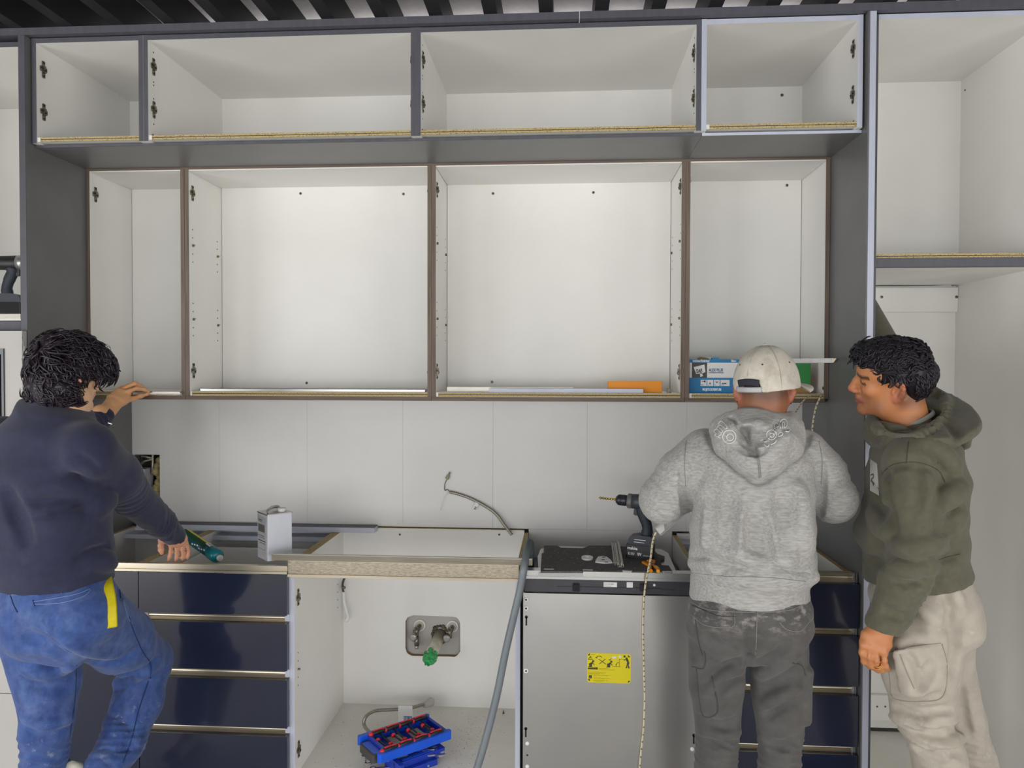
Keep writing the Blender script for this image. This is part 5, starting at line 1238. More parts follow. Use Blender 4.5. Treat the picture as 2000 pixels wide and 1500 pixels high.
    def mesh(s, name, mats, parent, color=None, smooth_it=0, keep=None):
        D = s.D; ins = D < 0
        nx, ny, nz = D.shape
        cnt = np.zeros((nx - 1, ny - 1, nz - 1), np.uint8)
        off = [(a, b, c) for a in (0, 1) for b in (0, 1) for c in (0, 1)]
        for a, b, c in off: cnt += ins[a:nx - 1 + a, b:ny - 1 + b, c:nz - 1 + c]
        act = (cnt > 0) & (cnt < 8)
        ci = np.argwhere(act); N = len(ci)
        idx = np.full(act.shape, -1, np.int32); idx[act] = np.arange(N)
        val = {o: D[ci[:, 0] + o[0], ci[:, 1] + o[1], ci[:, 2] + o[2]] for o in off}
        acc = np.zeros((N, 3), np.float64); w_ = np.zeros(N)
        for o in off:
            for ax in range(3):
                if o[ax]: continue
                p = list(o); p[ax] = 1; p = tuple(p)
                a, b = val[o], val[p]; m = (a < 0) != (b < 0)
                t = np.where(m, a / np.where(m, a - b, 1), 0)
                pos = np.tile(np.array(o, float), (N, 1)); pos[:, ax] = t
                acc[m] += pos[m]; w_ += m
        acc /= w_[:, None]
        vs = np.empty((N, 3))
        for ax in range(3):
            a = s.ax[ax].astype(np.float64); i = ci[:, ax]; vs[:, ax] = a[i] + acc[:, ax] * (a[i + 1] - a[i])
        faces = []
        for ax in range(3):
            sa = [slice(None)] * 3; sb = [slice(None)] * 3; sa[ax] = slice(0, -1); sb[ax] = slice(1, None)
            A_, B_ = ins[tuple(sa)], ins[tuple(sb)]; e = np.argwhere(A_ != B_)
            b1, b2 = (ax + 1) % 3, (ax + 2) % 3
            ok = (e[:, b1] > 0) & (e[:, b2] > 0) & (e[:, b1] < D.shape[b1] - 1) & (e[:, b2] < D.shape[b2] - 1); e = e[ok]
            flip = A_[tuple(e.T)]
            q = []
            for (d1, d2) in ((1, 1), (0, 1), (0, 0), (1, 0)):
                c = e.copy(); c[:, b1] -= d1; c[:, b2] -= d2; q.append(idx[tuple(c.T)])
            q = np.stack(q, 1); q[~flip] = q[~flip][:, ::-1]
            faces.append(q)
        F = np.concatenate(faces)
        for _ in range(smooth_it):
            sm = np.zeros_like(vs); cn = np.zeros(N)
            for i in range(4):
                a, b = F[:, i], F[:, (i + 1) % 4]
                np.add.at(sm, a, vs[b]); np.add.at(cn, a, 1); np.add.at(sm, b, vs[a]); np.add.at(cn, b, 1)
            vs = vs * 0.5 + 0.5 * sm / cn[:, None]
        if keep is not None:       # largest connected piece only: a body is one skin
            lab = np.arange(N); a_, b_ = np.concatenate([F[:, 0], F[:, 1], F[:, 2]]), np.concatenate([F[:, 1], F[:, 2], F[:, 3]])
            for _ in range(500):
                la, lb = lab[a_], lab[b_]; m = np.minimum(la, lb); new = lab.copy()
                np.minimum.at(new, la, m); np.minimum.at(new, lb, m)
                while True:
                    n2 = new[new]
                    if (n2 == new).all(): break
                    new = n2
                if (new == lab).all(): break
                lab = new
            u, c = np.unique(lab, return_counts=True); big = u[c.argmax()]; kv = lab == big
            rm = np.cumsum(kv) - 1; F = rm[F[kv[F[:, 0]]]]; vs = vs[kv]; N = len(vs)
        base = np.array(wloc(parent)); me = bpy.data.meshes.new(name)
        me.vertices.add(N); me.vertices.foreach_set('co', (vs - base).astype(f32).ravel())
        me.loops.add(F.size); me.loops.foreach_set('vertex_index', F.astype(np.int32).ravel())
        me.polygons.add(len(F)); me.polygons.foreach_set('loop_start', np.arange(0, F.size, 4, dtype=np.int32))
        me.polygons.foreach_set('use_smooth', np.ones(len(F), bool))
        me.update(calc_edges=True); me.validate()
        for m in (mats if isinstance(mats, (list, tuple)) else [mats]): me.materials.append(m)
        if color is not None:
            at_ = me.color_attributes.new('Col', 'FLOAT_COLOR', 'POINT'); c = color(vs); at_.data.foreach_set('color', np.concatenate([c, np.ones((N, 1))], 1).astype(f32).ravel())
        o = bpy.data.objects.new(name, me); COL.objects.link(o); o.parent = parent
        return o
def ray_dir(p): d = V(p) - CAM; return d.normalized()
def seam(sc, uv, name, m, parent, r=0.0013, lift=0.0008, n=14):
    """a line of stitching laid on a sculpted surface"""
    P = sc.pts(uv, n)
    if len(P) < 2: return None
    P = [p - ray_dir(p) * lift for p in P]
    return MB().tube(P, r, 5).build(name, m, parent)
def linc(c): return np.array(lin(c))
def blend(c, w_, rgb): return c * (1 - w_[:, None]) + linc(rgb)[None] * w_[:, None]
def nz3(P, f, seed=0):
    rs = np.random.RandomState(seed); a = 0
    for i in range(6):
        d = rs.normal(size=3); d /= np.linalg.norm(d); a = a + np.sin(P @ (d * f * (0.6 + rs.rand())) + rs.rand() * 6.28)
    return a / 6
def frame(fwd, up):
    f_ = V(fwd).normalized(); u = V(up); u = (u - f_ * u.dot(f_)).normalized(); r = f_.cross(u); return r, f_, u      # right, forward, up
def head(S, C, fwd, up, s=1.0, face=True, ear_r=True, ear_l=True, neck_to=None, neck_r=0.058):
    r, f_, u = frame(fwd, up)
    def L(x, y, z): return V(C) + (r * x + f_ * y + u * z) * s
    R = (r, f_, u)
    S.ell(L(0, -0.012, 0.034), [q * s for q in (0.075, 0.097, 0.083)], R, 0.0)
    S.ell(L(0, 0.022, -0.028), [q * s for q in (0.060, 0.066, 0.074)], R, 0.03)
    S.ell(L(0, 0.040, 0.045), [q * s for q in (0.062, 0.048, 0.052)], R, 0.03)
    for g in (-1, 1):
        S.cone(L(g * 0.056, -0.008, -0.040), L(g * 0.045, 0.025, -0.078), 0.020 * s, 0.018 * s, 0.03 * s)
        S.cone(L(g * 0.045, 0.025, -0.078), L(g * 0.012, 0.074, -0.098), 0.018 * s, 0.016 * s, 0.03 * s)
        S.ell(L(g * 0.043, 0.060, -0.018), [q * s for q in (0.022, 0.022, 0.018)], R, 0.02)
    S.ell(L(0, 0.080, -0.098), [q * s for q in (0.018, 0.014, 0.014)], R, 0.015)
    if face:
        S.cone(L(-0.034, 0.078, 0.022), L(0.034, 0.078, 0.022), 0.012 * s, None, 0.014)
        for g in (-1, 1): S.ell(L(g * 0.033, 0.093, 0.004), [q * s for q in (0.017, 0.012, 0.011)], R, 0.012, 's')
        for g in (-1, 1):
            S.ell(L(g * 0.032, 0.074, 0.003), [q * s for q in (0.0135, 0.0125, 0.0115)], R, 0.004)
        S.chain([L(0, 0.084, 0.016), L(0, 0.098, -0.006), L(0, 0.109, -0.028)], [0.007 * s, 0.009 * s, 0.013 * s], 0.012)
        for g in (-1, 1): S.ell(L(g * 0.012, 0.100, -0.033), [q * s for q in (0.009, 0.012, 0.009)], R, 0.006)
        S.cone(L(0, 0.088, -0.040), L(0, 0.088, -0.052), 0.010 * s, None, 0.012)
        S.chain([L(-0.022, 0.080, -0.062), L(-0.008, 0.094, -0.057), L(0.008, 0.094, -0.057), L(0.022, 0.080, -0.062)], [0.004 * s, 0.0065 * s, 0.0065 * s, 0.004 * s], 0.006)
        S.chain([L(-0.018, 0.081, -0.067), L(0, 0.093, -0.071), L(0.018, 0.081, -0.067)], [0.005 * s, 0.008 * s, 0.005 * s], 0.005)
    for g, on in ((1, ear_r), (-1, ear_l)):
        if not on: continue
        s0 = s; s = s * 1.12
        e = V(C) + (r * (g * 0.074) + f_ * -0.014 + u * -0.012) * s0; er = (r * g * 0.88 + f_ * 0.46).normalized(); eu = (u * 0.97 - f_ * 0.2); eu = (eu - er * eu.dot(er)).normalized(); ef = er.cross(eu)
        if ef.dot(f_) < 0: ef = -ef
        def E(a, b, c=0.0): return e + (er * (0.010 + c) + ef * a + eu * b) * s
        S.ell(E(-0.002, 0.0, -0.004), [q * s for q in (0.009, 0.017, 0.029)], (er, ef, eu), 0.006)
        rim = [E(0.012, 0.006, -0.002), E(0.010, 0.022), E(0.0, 0.030), E(-0.012, 0.024, 0.003), E(-0.017, 0.008, 0.004), E(-0.014, -0.008, 0.003), E(-0.007, -0.020), E(0.001, -0.027, -0.002), E(0.008, -0.022, -0.003)]
        S.ell(E(0.001, 0.000, 0.006), [q * s for q in (0.010, 0.009, 0.017)], (er, ef, eu), 0.003, 's')
        S.chain(rim, [0.0035 * s, 0.0042 * s, 0.0042 * s, 0.004 * s, 0.004 * s, 0.004 * s, 0.005 * s, 0.0058 * s, 0.004 * s], 0.003)
        S.chain([E(-0.006, 0.018, 0.002), E(-0.009, 0.004, 0.003), E(-0.005, -0.010, 0.002)], 0.003 * s, 0.003)
        S.ell(E(0.012, -0.004, 0.001), [q * s for q in (0.004, 0.004, 0.006)], (er, ef, eu), 0.003)
        s = s0
    if neck_to is not None:
        S.cone(L(0, -0.022, -0.045), neck_to, neck_r * 0.95, neck_r * 1.08, 0.03)
    return L, R
def finger(S, pts, r0=0.0088, r1=0.0068, k=0.005):
    n = len(pts); S.chain(pts, [r0 + (r1 - r0) * i / (n - 1) for i in range(n)], k)
    for p in pts[1:-1]: S.ell(p, (r0 * 1.04, r0 * 1.04, r0 * 1.04), None, 0.003)
# ------------------------------------------------------------------ materials for people
def cloth(name, a, b, scale=60, stretch=(1, 1, 1), bump=0.0008, bscale=500, rough=0.9, lo=0.35, hi=0.65):
    return mat(name, a, rough, rgb2=b, nscale=scale, stretch=stretch, lo=lo, hi=hi, bump=bump, bscale=bscale, sheen=0.15)
SKIN = lambda name, rough=0.5: attr_color(mat(name, (255, 255, 255), rough, sss=0.08, bump=0.0003, bscale=350))
X_, Z_ = V((1, 0, 0)), V((0, 0, 1))
def px(Y): return Y / F_PX
# ================================================================== the man in the grey hoodie, seen from behind
gp_ = thing('person', 'man in pale cap and heather grey hoodie seen from behind at the dishwasher', 'person', (at(1465, 1000, 2.2).x, 2.2, 0))
J = dict(neck=at(1484, 815, 2.215), chest=at(1470, 930, 2.215), waist=at(1468, 1090, 2.20), pelvis=at(1465, 1200, 2.21),
         shl=at(1378, 884, 2.24), shr=at(1566, 886, 2.24), ell=at(1296, 972, 2.24), elr=at(1626, 972, 2.24), wrl=at(1425, 925, 2.475), wrr=at(1545, 925, 2.475),
         hipl=at(1407, 1235, 2.21), hipr=at(1524, 1235, 2.21), knl=at(1403, 1430, 2.225), knr=at(1528, 1440, 2.215))
J['anl'] = V((at(1396, 1430, 2.2).x, 2.26, 0.10)); J['anr'] = V((at(1525, 1430, 2.2).x, 2.22, 0.10))
HC, HF, HU = at(1490, 762, 2.225), V((0.05, 1, -0.12)), V((0.03, 0.10, 1))
HS = 0.88
B = Sculpt((-0.05 + J['ell'].x, 1.98, 0.0), (J['elr'].x + 0.06, 2.68, 1.75), 0.010, fx=((HC.x - 0.1, HC.x + 0.1, 0.0045),), fy=((2.1, 2.36, 0.006), (2.44, 2.66, 0.005)), fz=((1.44, 1.75, 0.0045), (1.3, 1.44, 0.006)))
HL, HR = head(B, HC, HF, HU, HS, neck_to=J['neck'] + V((0, 0.0, -0.03)), neck_r=0.060)
B.loft([(J['neck'] - Z_ * 0.04, X_, 0.07, 0.06), (J['chest'] + Z_ * 0.05, X_, 0.15, 0.085), (J['chest'] - Z_ * 0.05, X_, 0.16, 0.10), (J['waist'], X_, 0.15, 0.095), (J['pelvis'], X_, 0.155, 0.10)], 0.02)
for s_ in 'lr':
    sh, el, wr = J['sh' + s_], J['el' + s_], J['wr' + s_]
    B.cone(J['chest'] + Z_ * 0.06, sh, 0.06, 0.042, 0.02)
    B.chain([sh, el], [0.044, 0.036], 0.02); B.chain([el, wr], [0.040, 0.027], 0.01)
    hp, kn, an = J['hip' + s_], J['kn' + s_], J['an' + s_]
    B.chain([hp, kn, an], [0.062, 0.036, 0.030], 0.02)
    B.cone(an + V((0, -0.02, -0.05)), an + V((0, 0.15, -0.06)), 0.035, 0.028, 0.02)
# hands held in front of the chest, fingers closed round the profile
PROF_A, PROF_B = at(1284, 1038, 2.40), at(1450, 893, 2.53)
pd = (PROF_B - PROF_A).normalized()
for s_, t in (('l', 0.93), ('r', 0.99)):
    wr = J['wr' + s_]; grip = PROF_A.lerp(PROF_B, t) if s_ == 'l' else at(1500, 890, 2.555)
    d = (grip - wr).normalized(); n = pd.cross(d).normalized(); pdir = d.cross(n) if s_ == 'l' else -d.cross(n)
    pm_ = wr + d * 0.05
    B.loft([(wr, pdir, 0.026, 0.02), (wr + d * 0.04, pdir, 0.036, 0.016), (wr + d * 0.085, pdir, 0.040, 0.013)], 0.01)
    for k, (o_, ln) in enumerate(((0.030, 0.9), (0.010, 1.0), (-0.011, 0.93), (-0.031, 0.75))):
        b0 = wr + d * 0.085 + pdir * o_
        p1 = b0 + d * 0.030 * ln + n * 0.010; p2 = p1 + n * -0.022 * ln + d * 0.012; p3 = p2 - d * 0.02 * ln - n * 0.008
        finger(B, [b0, p1, p2, p3], 0.0088, 0.0072)
    finger(B, [wr + d * 0.03 + pdir * 0.028, wr + d * 0.06 + pdir * 0.045 - n * 0.012, wr + d * 0.088 + pdir * 0.036 - n * 0.022], 0.011, 0.008)
def col_g(P):
    c = np.tile(linc((146, 96, 68)), (len(P), 1))
    q = (P - np.array(HC)); x, y, z = q @ np.array(HR[0]) / HS, q @ np.array(HR[1]) / HS, q @ np.array(HR[2]) / HS
    c = blend(c, 0.22 * np.clip(nz3(P, 60, 3), 0, 1), (168, 112, 80))
    hd = (np.abs(x) < 0.12) & (np.abs(y) < 0.14) & (np.abs(z) < 0.16)
    line_z = -0.062 + 0.018 * np.clip(np.abs(x) / 0.06, 0, 1)
    buzz = np.clip((z - line_z) / 0.030, 0, 1) * (y < 0.03) * hd * (np.abs(x) < 0.084)
    c = blend(c, 0.72 * buzz * (0.85 + 0.15 * np.clip(nz3(P, 400, 5) + 0.5, 0, 1)), (74, 56, 50))
    ear = hd & (np.abs(x) > 0.072) & (z > -0.05) & (z < 0.03)
    c = blend(c, 0.5 * ear, (176, 96, 70))
    return c
body = B.mesh('body', SKIN('tanned_skin'), gp_, col_g, 1, keep=True)
# ---- trousers
TR = Sculpt((J['hipl'].x - 0.16, 1.96, 0.05), (J['hipr'].x + 0.16, 2.50, 1.12), 0.0085, fz=((0.4, 1.1, 0.0062),), fx=((-1, 3, 0.0062),))
TR.loft([(at(1462, 1135, 2.215), X_, 0.168, 0.118), (at(1464, 1185, 2.205), X_, 0.172, 0.125), (at(1465, 1225, 2.20), X_, 0.174, 0.128), (at(1466, 1262, 2.21), X_, 0.150, 0.10)], 0.02, cap=0.25)
TR.ell(at(1410, 1218, 2.16), (0.084, 0.088, 0.095), None, 0.025); TR.ell(at(1522, 1218, 2.16), (0.084, 0.088, 0.095), None, 0.025)
TR.chain([at(1402, 1250, 2.205), at(1399, 1340, 2.21), at(1403, 1420, 2.22), at(1396, 1520, 2.23), J['anl'] + Z_ * 0.06], [0.084, 0.077, 0.064, 0.064, 0.066], 0.010)
TR.chain([at(1520, 1250, 2.205), at(1520, 1340, 2.21), at(1523, 1430, 2.21), at(1524, 1520, 2.21), J['anr'] + Z_ * 0.06], [0.084, 0.077, 0.064, 0.062, 0.065], 0.010)
TR.half(at(1462, 1120, 2.2), (0, 0, 1), (0, 1.9, 0.9), (1.2, 2.6, 1.2))
# thigh pockets
for (u, v0, v1, w_, rx) in ((1372, 1272, 1398, 0.035, -1), (1570, 1290, 1420, 0.025, 1)):
    a, b = at(u, v0 + 18, 2.17), at(u + (10 if rx < 0 else -6), v1 - 16, 2.185)
    TR.loft([(a, V((0.9, -0.45 * -rx, 0)), w_, 0.030), (b, V((0.9, -0.45 * -rx, 0)), w_, 0.030)], 0.008)
# creases
for (uv, r, h) in ((((1436, 1275), (1400, 1262), (1375, 1240)), 0.012, 0.006), (((1452, 1292), (1425, 1300), (1390, 1330)), 0.012, 0.007), (((1452, 1320), (1430, 1335), (1402, 1365)), 0.012, 0.007), (((1450, 1345), (1428, 1365), (1408, 1385)), 0.010, 0.005), (((1480, 1300), (1505, 1290), (1545, 1262)), 0.012, 0.006), (((1490, 1350), (1515, 1340), (1552, 1318)), 0.012, 0.006), (((1495, 1400), (1520, 1385), (1560, 1370)), 0.012, 0.006), (((1440, 1410), (1410, 1420), (1370, 1408)), 0.012, 0.006), (((1438, 1450), (1410, 1455), (1372, 1440)), 0.012, 0.006), (((1495, 1455), (1520, 1462), (1560, 1450)), 0.012, 0.006)):
    TR.groove([(a, b) for a, b in uv], r, h * 1.5, 0.014)
for uv in (((1447, 1305), (1415, 1318), (1380, 1352)), ((1446, 1335), (1425, 1350), (1400, 1378)), ((1483, 1318), (1512, 1305), (1556, 1280)), ((1492, 1375), (1520, 1362), (1562, 1340)), ((1442, 1430), (1412, 1438), (1370, 1424))):
    TR.ridge(uv, 0.012, 0.009, 0.012)
TR.groove(((1463, 1150), (1463, 1200), (1463, 1285)), 0.006, 0.004, 0.008, False)
TR.groove(((1464, 1280), (1463, 1290), (1462, 1300)), 0.010, 0.010, 0.010, False)
for c in (at(1400, 1480, 2.2), at(1528, 1480, 2.2)): TR.wave(c, (0.12, 0.16, 0.12), (0.3, 0.2, 1), 0.045, 0.0045)
TR.lump(at(1465, 1330, 2.2), (0.3, 0.3, 0.4), 38, 0.0022, 2)
tm = cloth('washed_black_cotton', (88, 86, 85), (76, 74, 73), 18, bump=0.0006)
nx_ = at(1465, 1250, 2.2)
add_spots(tm, (190, 186, 180), 26, 0.50, 0.72, stretch=(1, 1, 1.8), zr=((2, (-0.0 + at(0, 1290, 2.08).z, at(0, 1255, 2.08).z), (at(0, 1215, 2.08).z, at(0, 1170, 2.08).z)),), amount=0.62)
trs = TR.mesh('trousers', tm, gp_, None, 1)
sm_ = mat('pale_stitching', (132, 130, 128), 0.8); sd_ = mat('dark_seam', (70, 69, 68), 0.9)
for uv in (((1350, 1200), (1380, 1222), (1430, 1224), (1435, 1200)), ((1522, 1216), (1538, 1230), (1565, 1232), (1585, 1208)), ((1348, 1175), (1390, 1192), (1476, 1196)), ((1480, 1197), (1540, 1192), (1574, 1178)), ((1480, 1172), (1479, 1200), (1476, 1280))):
    seam(TR, uv, 'stitching', sm_, trs, 0.0011)
for uv in (((1352, 1302), (1372, 1306), (1378, 1290), (1376, 1272)), ((1360, 1306), (1366, 1370), (1374, 1398), (1394, 1398), (1402, 1380), (1390, 1320)), ((1358, 1210), (1364, 1250), (1372, 1280)), ((1548, 1295), (1566, 1300), (1574, 1320)), ((1352, 1182), (1400, 1202), (1436, 1204))):
    seam(TR, uv, 'dark_seam', sd_, trs, 0.0014)
# ---- shoes (below the frame)
for s_ in 'lr':
    an = J['an' + s_]; sh = Sculpt((an.x - 0.08, an.y - 0.12, 0), (an.x + 0.08, an.y + 0.25, 0.2), 0.009)
    sh.loft([(an + V((0, -0.06, -0.055)), X_, 0.036, 0.04), (an + V((0, 0.06, -0.06)), X_, 0.045, 0.036), (an + V((0, 0.17, -0.068)), X_, 0.042, 0.028)], 0.01); sh.cone(an + V((0, -0.02, -0.05)), an + V((0, -0.02, 0.02)), 0.045, 0.042, 0.02)
    sh.half((0, 0, 0.004), (0, 0, -1), (an.x - 0.1, an.y - 0.15, -0.01), (an.x + 0.1, an.y + 0.3, 0.2))
    sh.mesh('shoe', mat('dark_work_shoe', (60, 56, 52), 0.7), gp_, None, 1)
# ---- hoodie
HO = Sculpt((J['ell'].x - 0.12, 1.93, 0.93), (J['elr'].x + 0.12, 2.60, 1.56), 0.0062)
HO.loft([(at(1476, 842, 2.225), X_, 0.085, 0.070), (at(1472, 872, 2.225), X_, 0.148, 0.100), (at(1471, 905, 2.215), X_, 0.168, 0.112), (at(1470, 960, 2.21), X_, 0.174, 0.124), (at(1469, 1030, 2.20), X_, 0.174, 0.132), (at(1469, 1085, 2.20), X_, 0.176, 0.138)], 0.02)
HO.loft([(at(1469, 1085, 2.20), X_, 0.176, 0.138), (at(1469, 1106, 2.20), X_, 0.179, 0.138), (at(1466, 1122, 2.205), X_, 0.168, 0.126)], 0.012)
HO.loft([(at(1462, 1122, 2.205), X_, 0.166, 0.125), (at(1463, 1166, 2.205), V((1, 0.0, -0.02)), 0.171, 0.130)], 0.006, cap=0.06)
for s_, g in (('l', -1), ('r', 1)):
    sh, el, wr = J['sh' + s_], J['el' + s_], J['wr' + s_]
    HO.chain([sh, sh.lerp(el, 0.5) + V((g * 0.012, -0.004, 0.004)), el], [0.074, 0.069, 0.065], 0.018)
    HO.ell(el + V((g * 0.004, -0.008, -0.012)), (0.062, 0.062, 0.064), None, 0.015)
    HO.chain([el, el.lerp(wr, 0.5) + Z_ * -0.006, wr], [0.070, 0.060, 0.046], 0.015)
    HO.wave(el.lerp(wr, 0.2), 0.14, (wr - el), 0.040, 0.004); HO.wave(sh.lerp(el, 0.75), 0.13, (el - sh) + V((0, 0, 0.03)), 0.055, 0.0035)
    HO.half(wr, (wr - el), (min(wr.x, el.x) - 0.1, 2.36, wr.z - 0.1), (max(wr.x, el.x) + 0.1, 2.6, wr.z + 0.1))
# long soft folds running down the back, and the bunched waist
for uv in (((1405, 985), (1402, 1030), (1397, 1080)), ((1440, 990), (1434, 1040), (1428, 1095)), ((1548, 955), (1556, 1010), (1566, 1070)), ((1510, 1000), (1518, 1050), (1530, 1090))):
    HO.ridge(uv, 0.024, 0.008, 0.028)
for uv in (((1388, 960), (1384, 1020), (1380, 1075)), ((1422, 970), (1416, 1030), (1410, 1090)), ((1535, 965), (1538, 1020), (1546, 1080)), ((1480, 1010), (1484, 1060), (1488, 1090))):
    HO.groove(uv, 0.022, 0.008, 0.026)
for uv, r, h in ((((1350, 1092), (1385, 1095), (1405, 1108), (1440, 1105)), 0.010, 0.009), (((1352, 1086), (1400, 1084), (1450, 1096), (1478, 1110)), 0.010, 0.007), (((1375, 1120), (1420, 1116), (1480, 1118), (1585, 1130)), 0.009, 0.006), (((1400, 1108), (1440, 1112), (1500, 1114), (1580, 1124)), 0.008, 0.005)):
    HO.groove(uv, r, h, 0.014)
for uv in (((1350, 1100), (1390, 1103), (1402, 1113), (1430, 1111)), ((1356, 1078), (1410, 1076), (1470, 1094), (1500, 1106)), ((1420, 1122), (1490, 1120), (1560, 1130), (1590, 1126))):
    HO.ridge(uv, 0.012, 0.008, 0.014)
HO.groove(((1340, 900), (1338, 945), (1340, 985), (1342, 1010)), 0.010, 0.010, 0.014); HO.groove(((1604, 905), (1604, 950), (1599, 985), (1594, 1008)), 0.010, 0.010, 0.014)
HO.groove(((1386, 842), (1394, 868), (1424, 902), (1456, 926), (1482, 940), (1512, 926), (1548, 898), (1572, 868), (1578, 845)), 0.008, 0.009, 0.008, False)
HO.lump(at(1470, 1000, 2.15), (0.4, 0.4, 0.4), 30, 0.0020, 7)
# ---- the hood lying on the shoulders
HD = Sculpt((at(1375, 850, 2.1).x, 1.93, 1.28), (at(1582, 850, 2.1).x, 2.34, 1.55), 0.0048)
tip = at(1482, 905, 2.075)
HD.loft([(at(1478, 834, 2.16), X_, 0.112, 0.060), (at(1479, 862, 2.115), X_, 0.116, 0.066), (at(1481, 894, 2.085), X_, 0.080, 0.056), (at(1482, 918, 2.078), X_, 0.028, 0.034)], 0.010, cap=0.7)
for g, (ua, va) in ((-1, (1410, 838)), (1, (1556, 842))):
    HD.chain([at(ua, va, 2.175), at(ua + (-6 if g < 0 else 0) - g * 14, va + 32, 2.13), at(1482 + g * 22, 906, 2.09), at(1482, 922, 2.085)], [0.034, 0.036, 0.030, 0.020], 0.015)
# rolled front edges falling from the neck into the middle
HD.chain([at(1424, 822, 2.215), at(1432, 832, 2.155), at(1448, 852, 2.095), at(1463, 872, 2.07), at(1476, 884, 2.068)], [0.028, 0.030, 0.027, 0.022, 0.014], 0.005)
HD.chain([at(1545, 822, 2.215), at(1536, 832, 2.155), at(1518, 848, 2.095), at(1498, 866, 2.07), at(1482, 882, 2.066)], [0.028, 0.031, 0.029, 0.024, 0.014], 0.005)
HD.chain([at(1436, 818, 2.20), at(1462, 818, 2.152), at(1490, 824, 2.145), at(1520, 820, 2.16), at(1542, 816, 2.21)], [0.016, 0.018, 0.018, 0.018, 0.016], 0.012)
HD.ell(at(1474, 852, 2.03), (0.040, 0.085, 0.030), None, 0.012, 's')
HD.ell(at(1462, 872, 2.03), (0.026, 0.06, 0.012), ((0.86, 0, -0.5), (0, 1, 0), (0.5, 0, 0.86)), 0.008, 's')
HD.groove(((1428, 815), (1442, 832), (1458, 850), (1468, 874), (1474, 886)), 0.006, 0.011, 0.006, False)
HD.groove(((1520, 824), (1506, 840), (1488, 858), (1474, 868)), 0.006, 0.011, 0.006, False)
HD.groove(((1436, 866), (1452, 878), (1468, 886), (1482, 886), (1502, 877), (1520, 868)), 0.006, 0.012, 0.006)
HD.groove(((1500, 872), (1515, 858), (1530, 845), (1540, 838)), 0.006, 0.005, 0.008)
HD.ridge(((1480, 826), (1476, 840), (1474, 852)), 0.008, 0.005, 0.01)
HD.ridge(((1500, 884), (1520, 872), (1536, 855)), 0.014, 0.006, 0.014)
HD.groove(((1473, 873), (1478, 900), (1482, 932)), 0.004, 0.0025, 0.005, False)
HD.lump(at(1480, 870, 2.1), (0.2, 0.2, 0.2), 55, 0.0022, 4)
HM = cloth('heather_grey_fleece', (180, 179, 175), (142, 141, 138), 190, (0.16, 1, 1), bump=0.0010, bscale=260, lo=0.3, hi=0.7)
hood_body = HO.mesh('hoodie', HM, gp_, None, 1)
hood = HD.mesh('hood', HM, hood_body, None, 1)
gs = mat('grey_seam', (136, 135, 132), 0.9); gw = mat('pale_embroidery', (226, 226, 222), 0.8)
for uv in (((1476, 874), (1480, 900), (1483, 934)), ((1479, 874), (1483, 900), (1486, 932))): seam(HD, uv, 'hood_seam', gs, hood, 0.0010)
for uv in (((1352, 1119), (1420, 1126), (1500, 1128), (1574, 1136)), ((1340, 860), (1337, 900), (1339, 950)), ((1600, 862), (1606, 900), (1604, 945))): seam(HO, uv, 'sleeve_or_hem_seam', gs, hood_body, 0.0010)
def stitch(pts): seam(HD, pts, 'embroidered_letter', gw, hood, 0.0012, 0.001, 6)
def circ(cu, cv, r, a0=0, a1=360): return [(cu + r * math.cos(math.radians(a0 + (a1 - a0) * k / 14)), cv + r * math.sin(math.radians(a0 + (a1 - a0) * k / 14))) for k in range(15)]
stitch(circ(1424.5, 853, 13)); stitch(circ(1426, 854, 6.5))
stitch(circ(1507, 849, 9.5)); stitch(circ(1508, 850, 4))
for p in ([(1400, 838), (1407.5, 821.5), (1420, 833), (1417, 838), (1408, 830), (1404, 834), (1412, 842), (1409, 845)], [(1394, 842), (1400, 838), (1409, 847), (1406, 850), (1403, 853), (1407, 855), (1403, 854), (1395, 850), (1399, 847), (1394, 842)],
          [(1514, 838), (1513, 828), (1517, 826), (1521, 830), (1519, 834), (1515, 834)], [(1524, 836), (1523, 826), (1528, 819), (1535, 820), (1537, 829), (1534, 835), (1531, 833), (1532, 826), (1528, 826), (1528, 836)],
          [(1485, 861), (1490, 859), (1492, 863), (1498, 862)], [(1519, 850), (1524, 844), (1529, 846), (1526, 851), (1520, 852)], [(1534, 842), (1540, 843), (1543, 839)], [(1493, 868), (1497, 872), (1501, 871), (1502, 866)], [(1505, 868), (1512, 866), (1517, 860)]):
    stitch(p)
# ---- cap, turned sideways
CF, CU = V((0.70, 0.70, 0.08)), V((0.05, 0.06, 1)); cr, cf, cu = frame(CF, CU)
CC = at(1496, 732, 2.222)
CPS = Sculpt((CC.x - 0.2, CC.y - 0.2, CC.z - 0.12), (CC.x + 0.2, CC.y + 0.2, CC.z + 0.14), 0.0042)
CPS.ell(CC + cu * -0.030, (0.0885, 0.103, 0.117), (cr, cf, cu), 0.0)
CPS.half(CC - cu * 0.040, -cu, CC - V((0.2, 0.2, 0.2)), CC + V((0.2, 0.2, 0.2)))
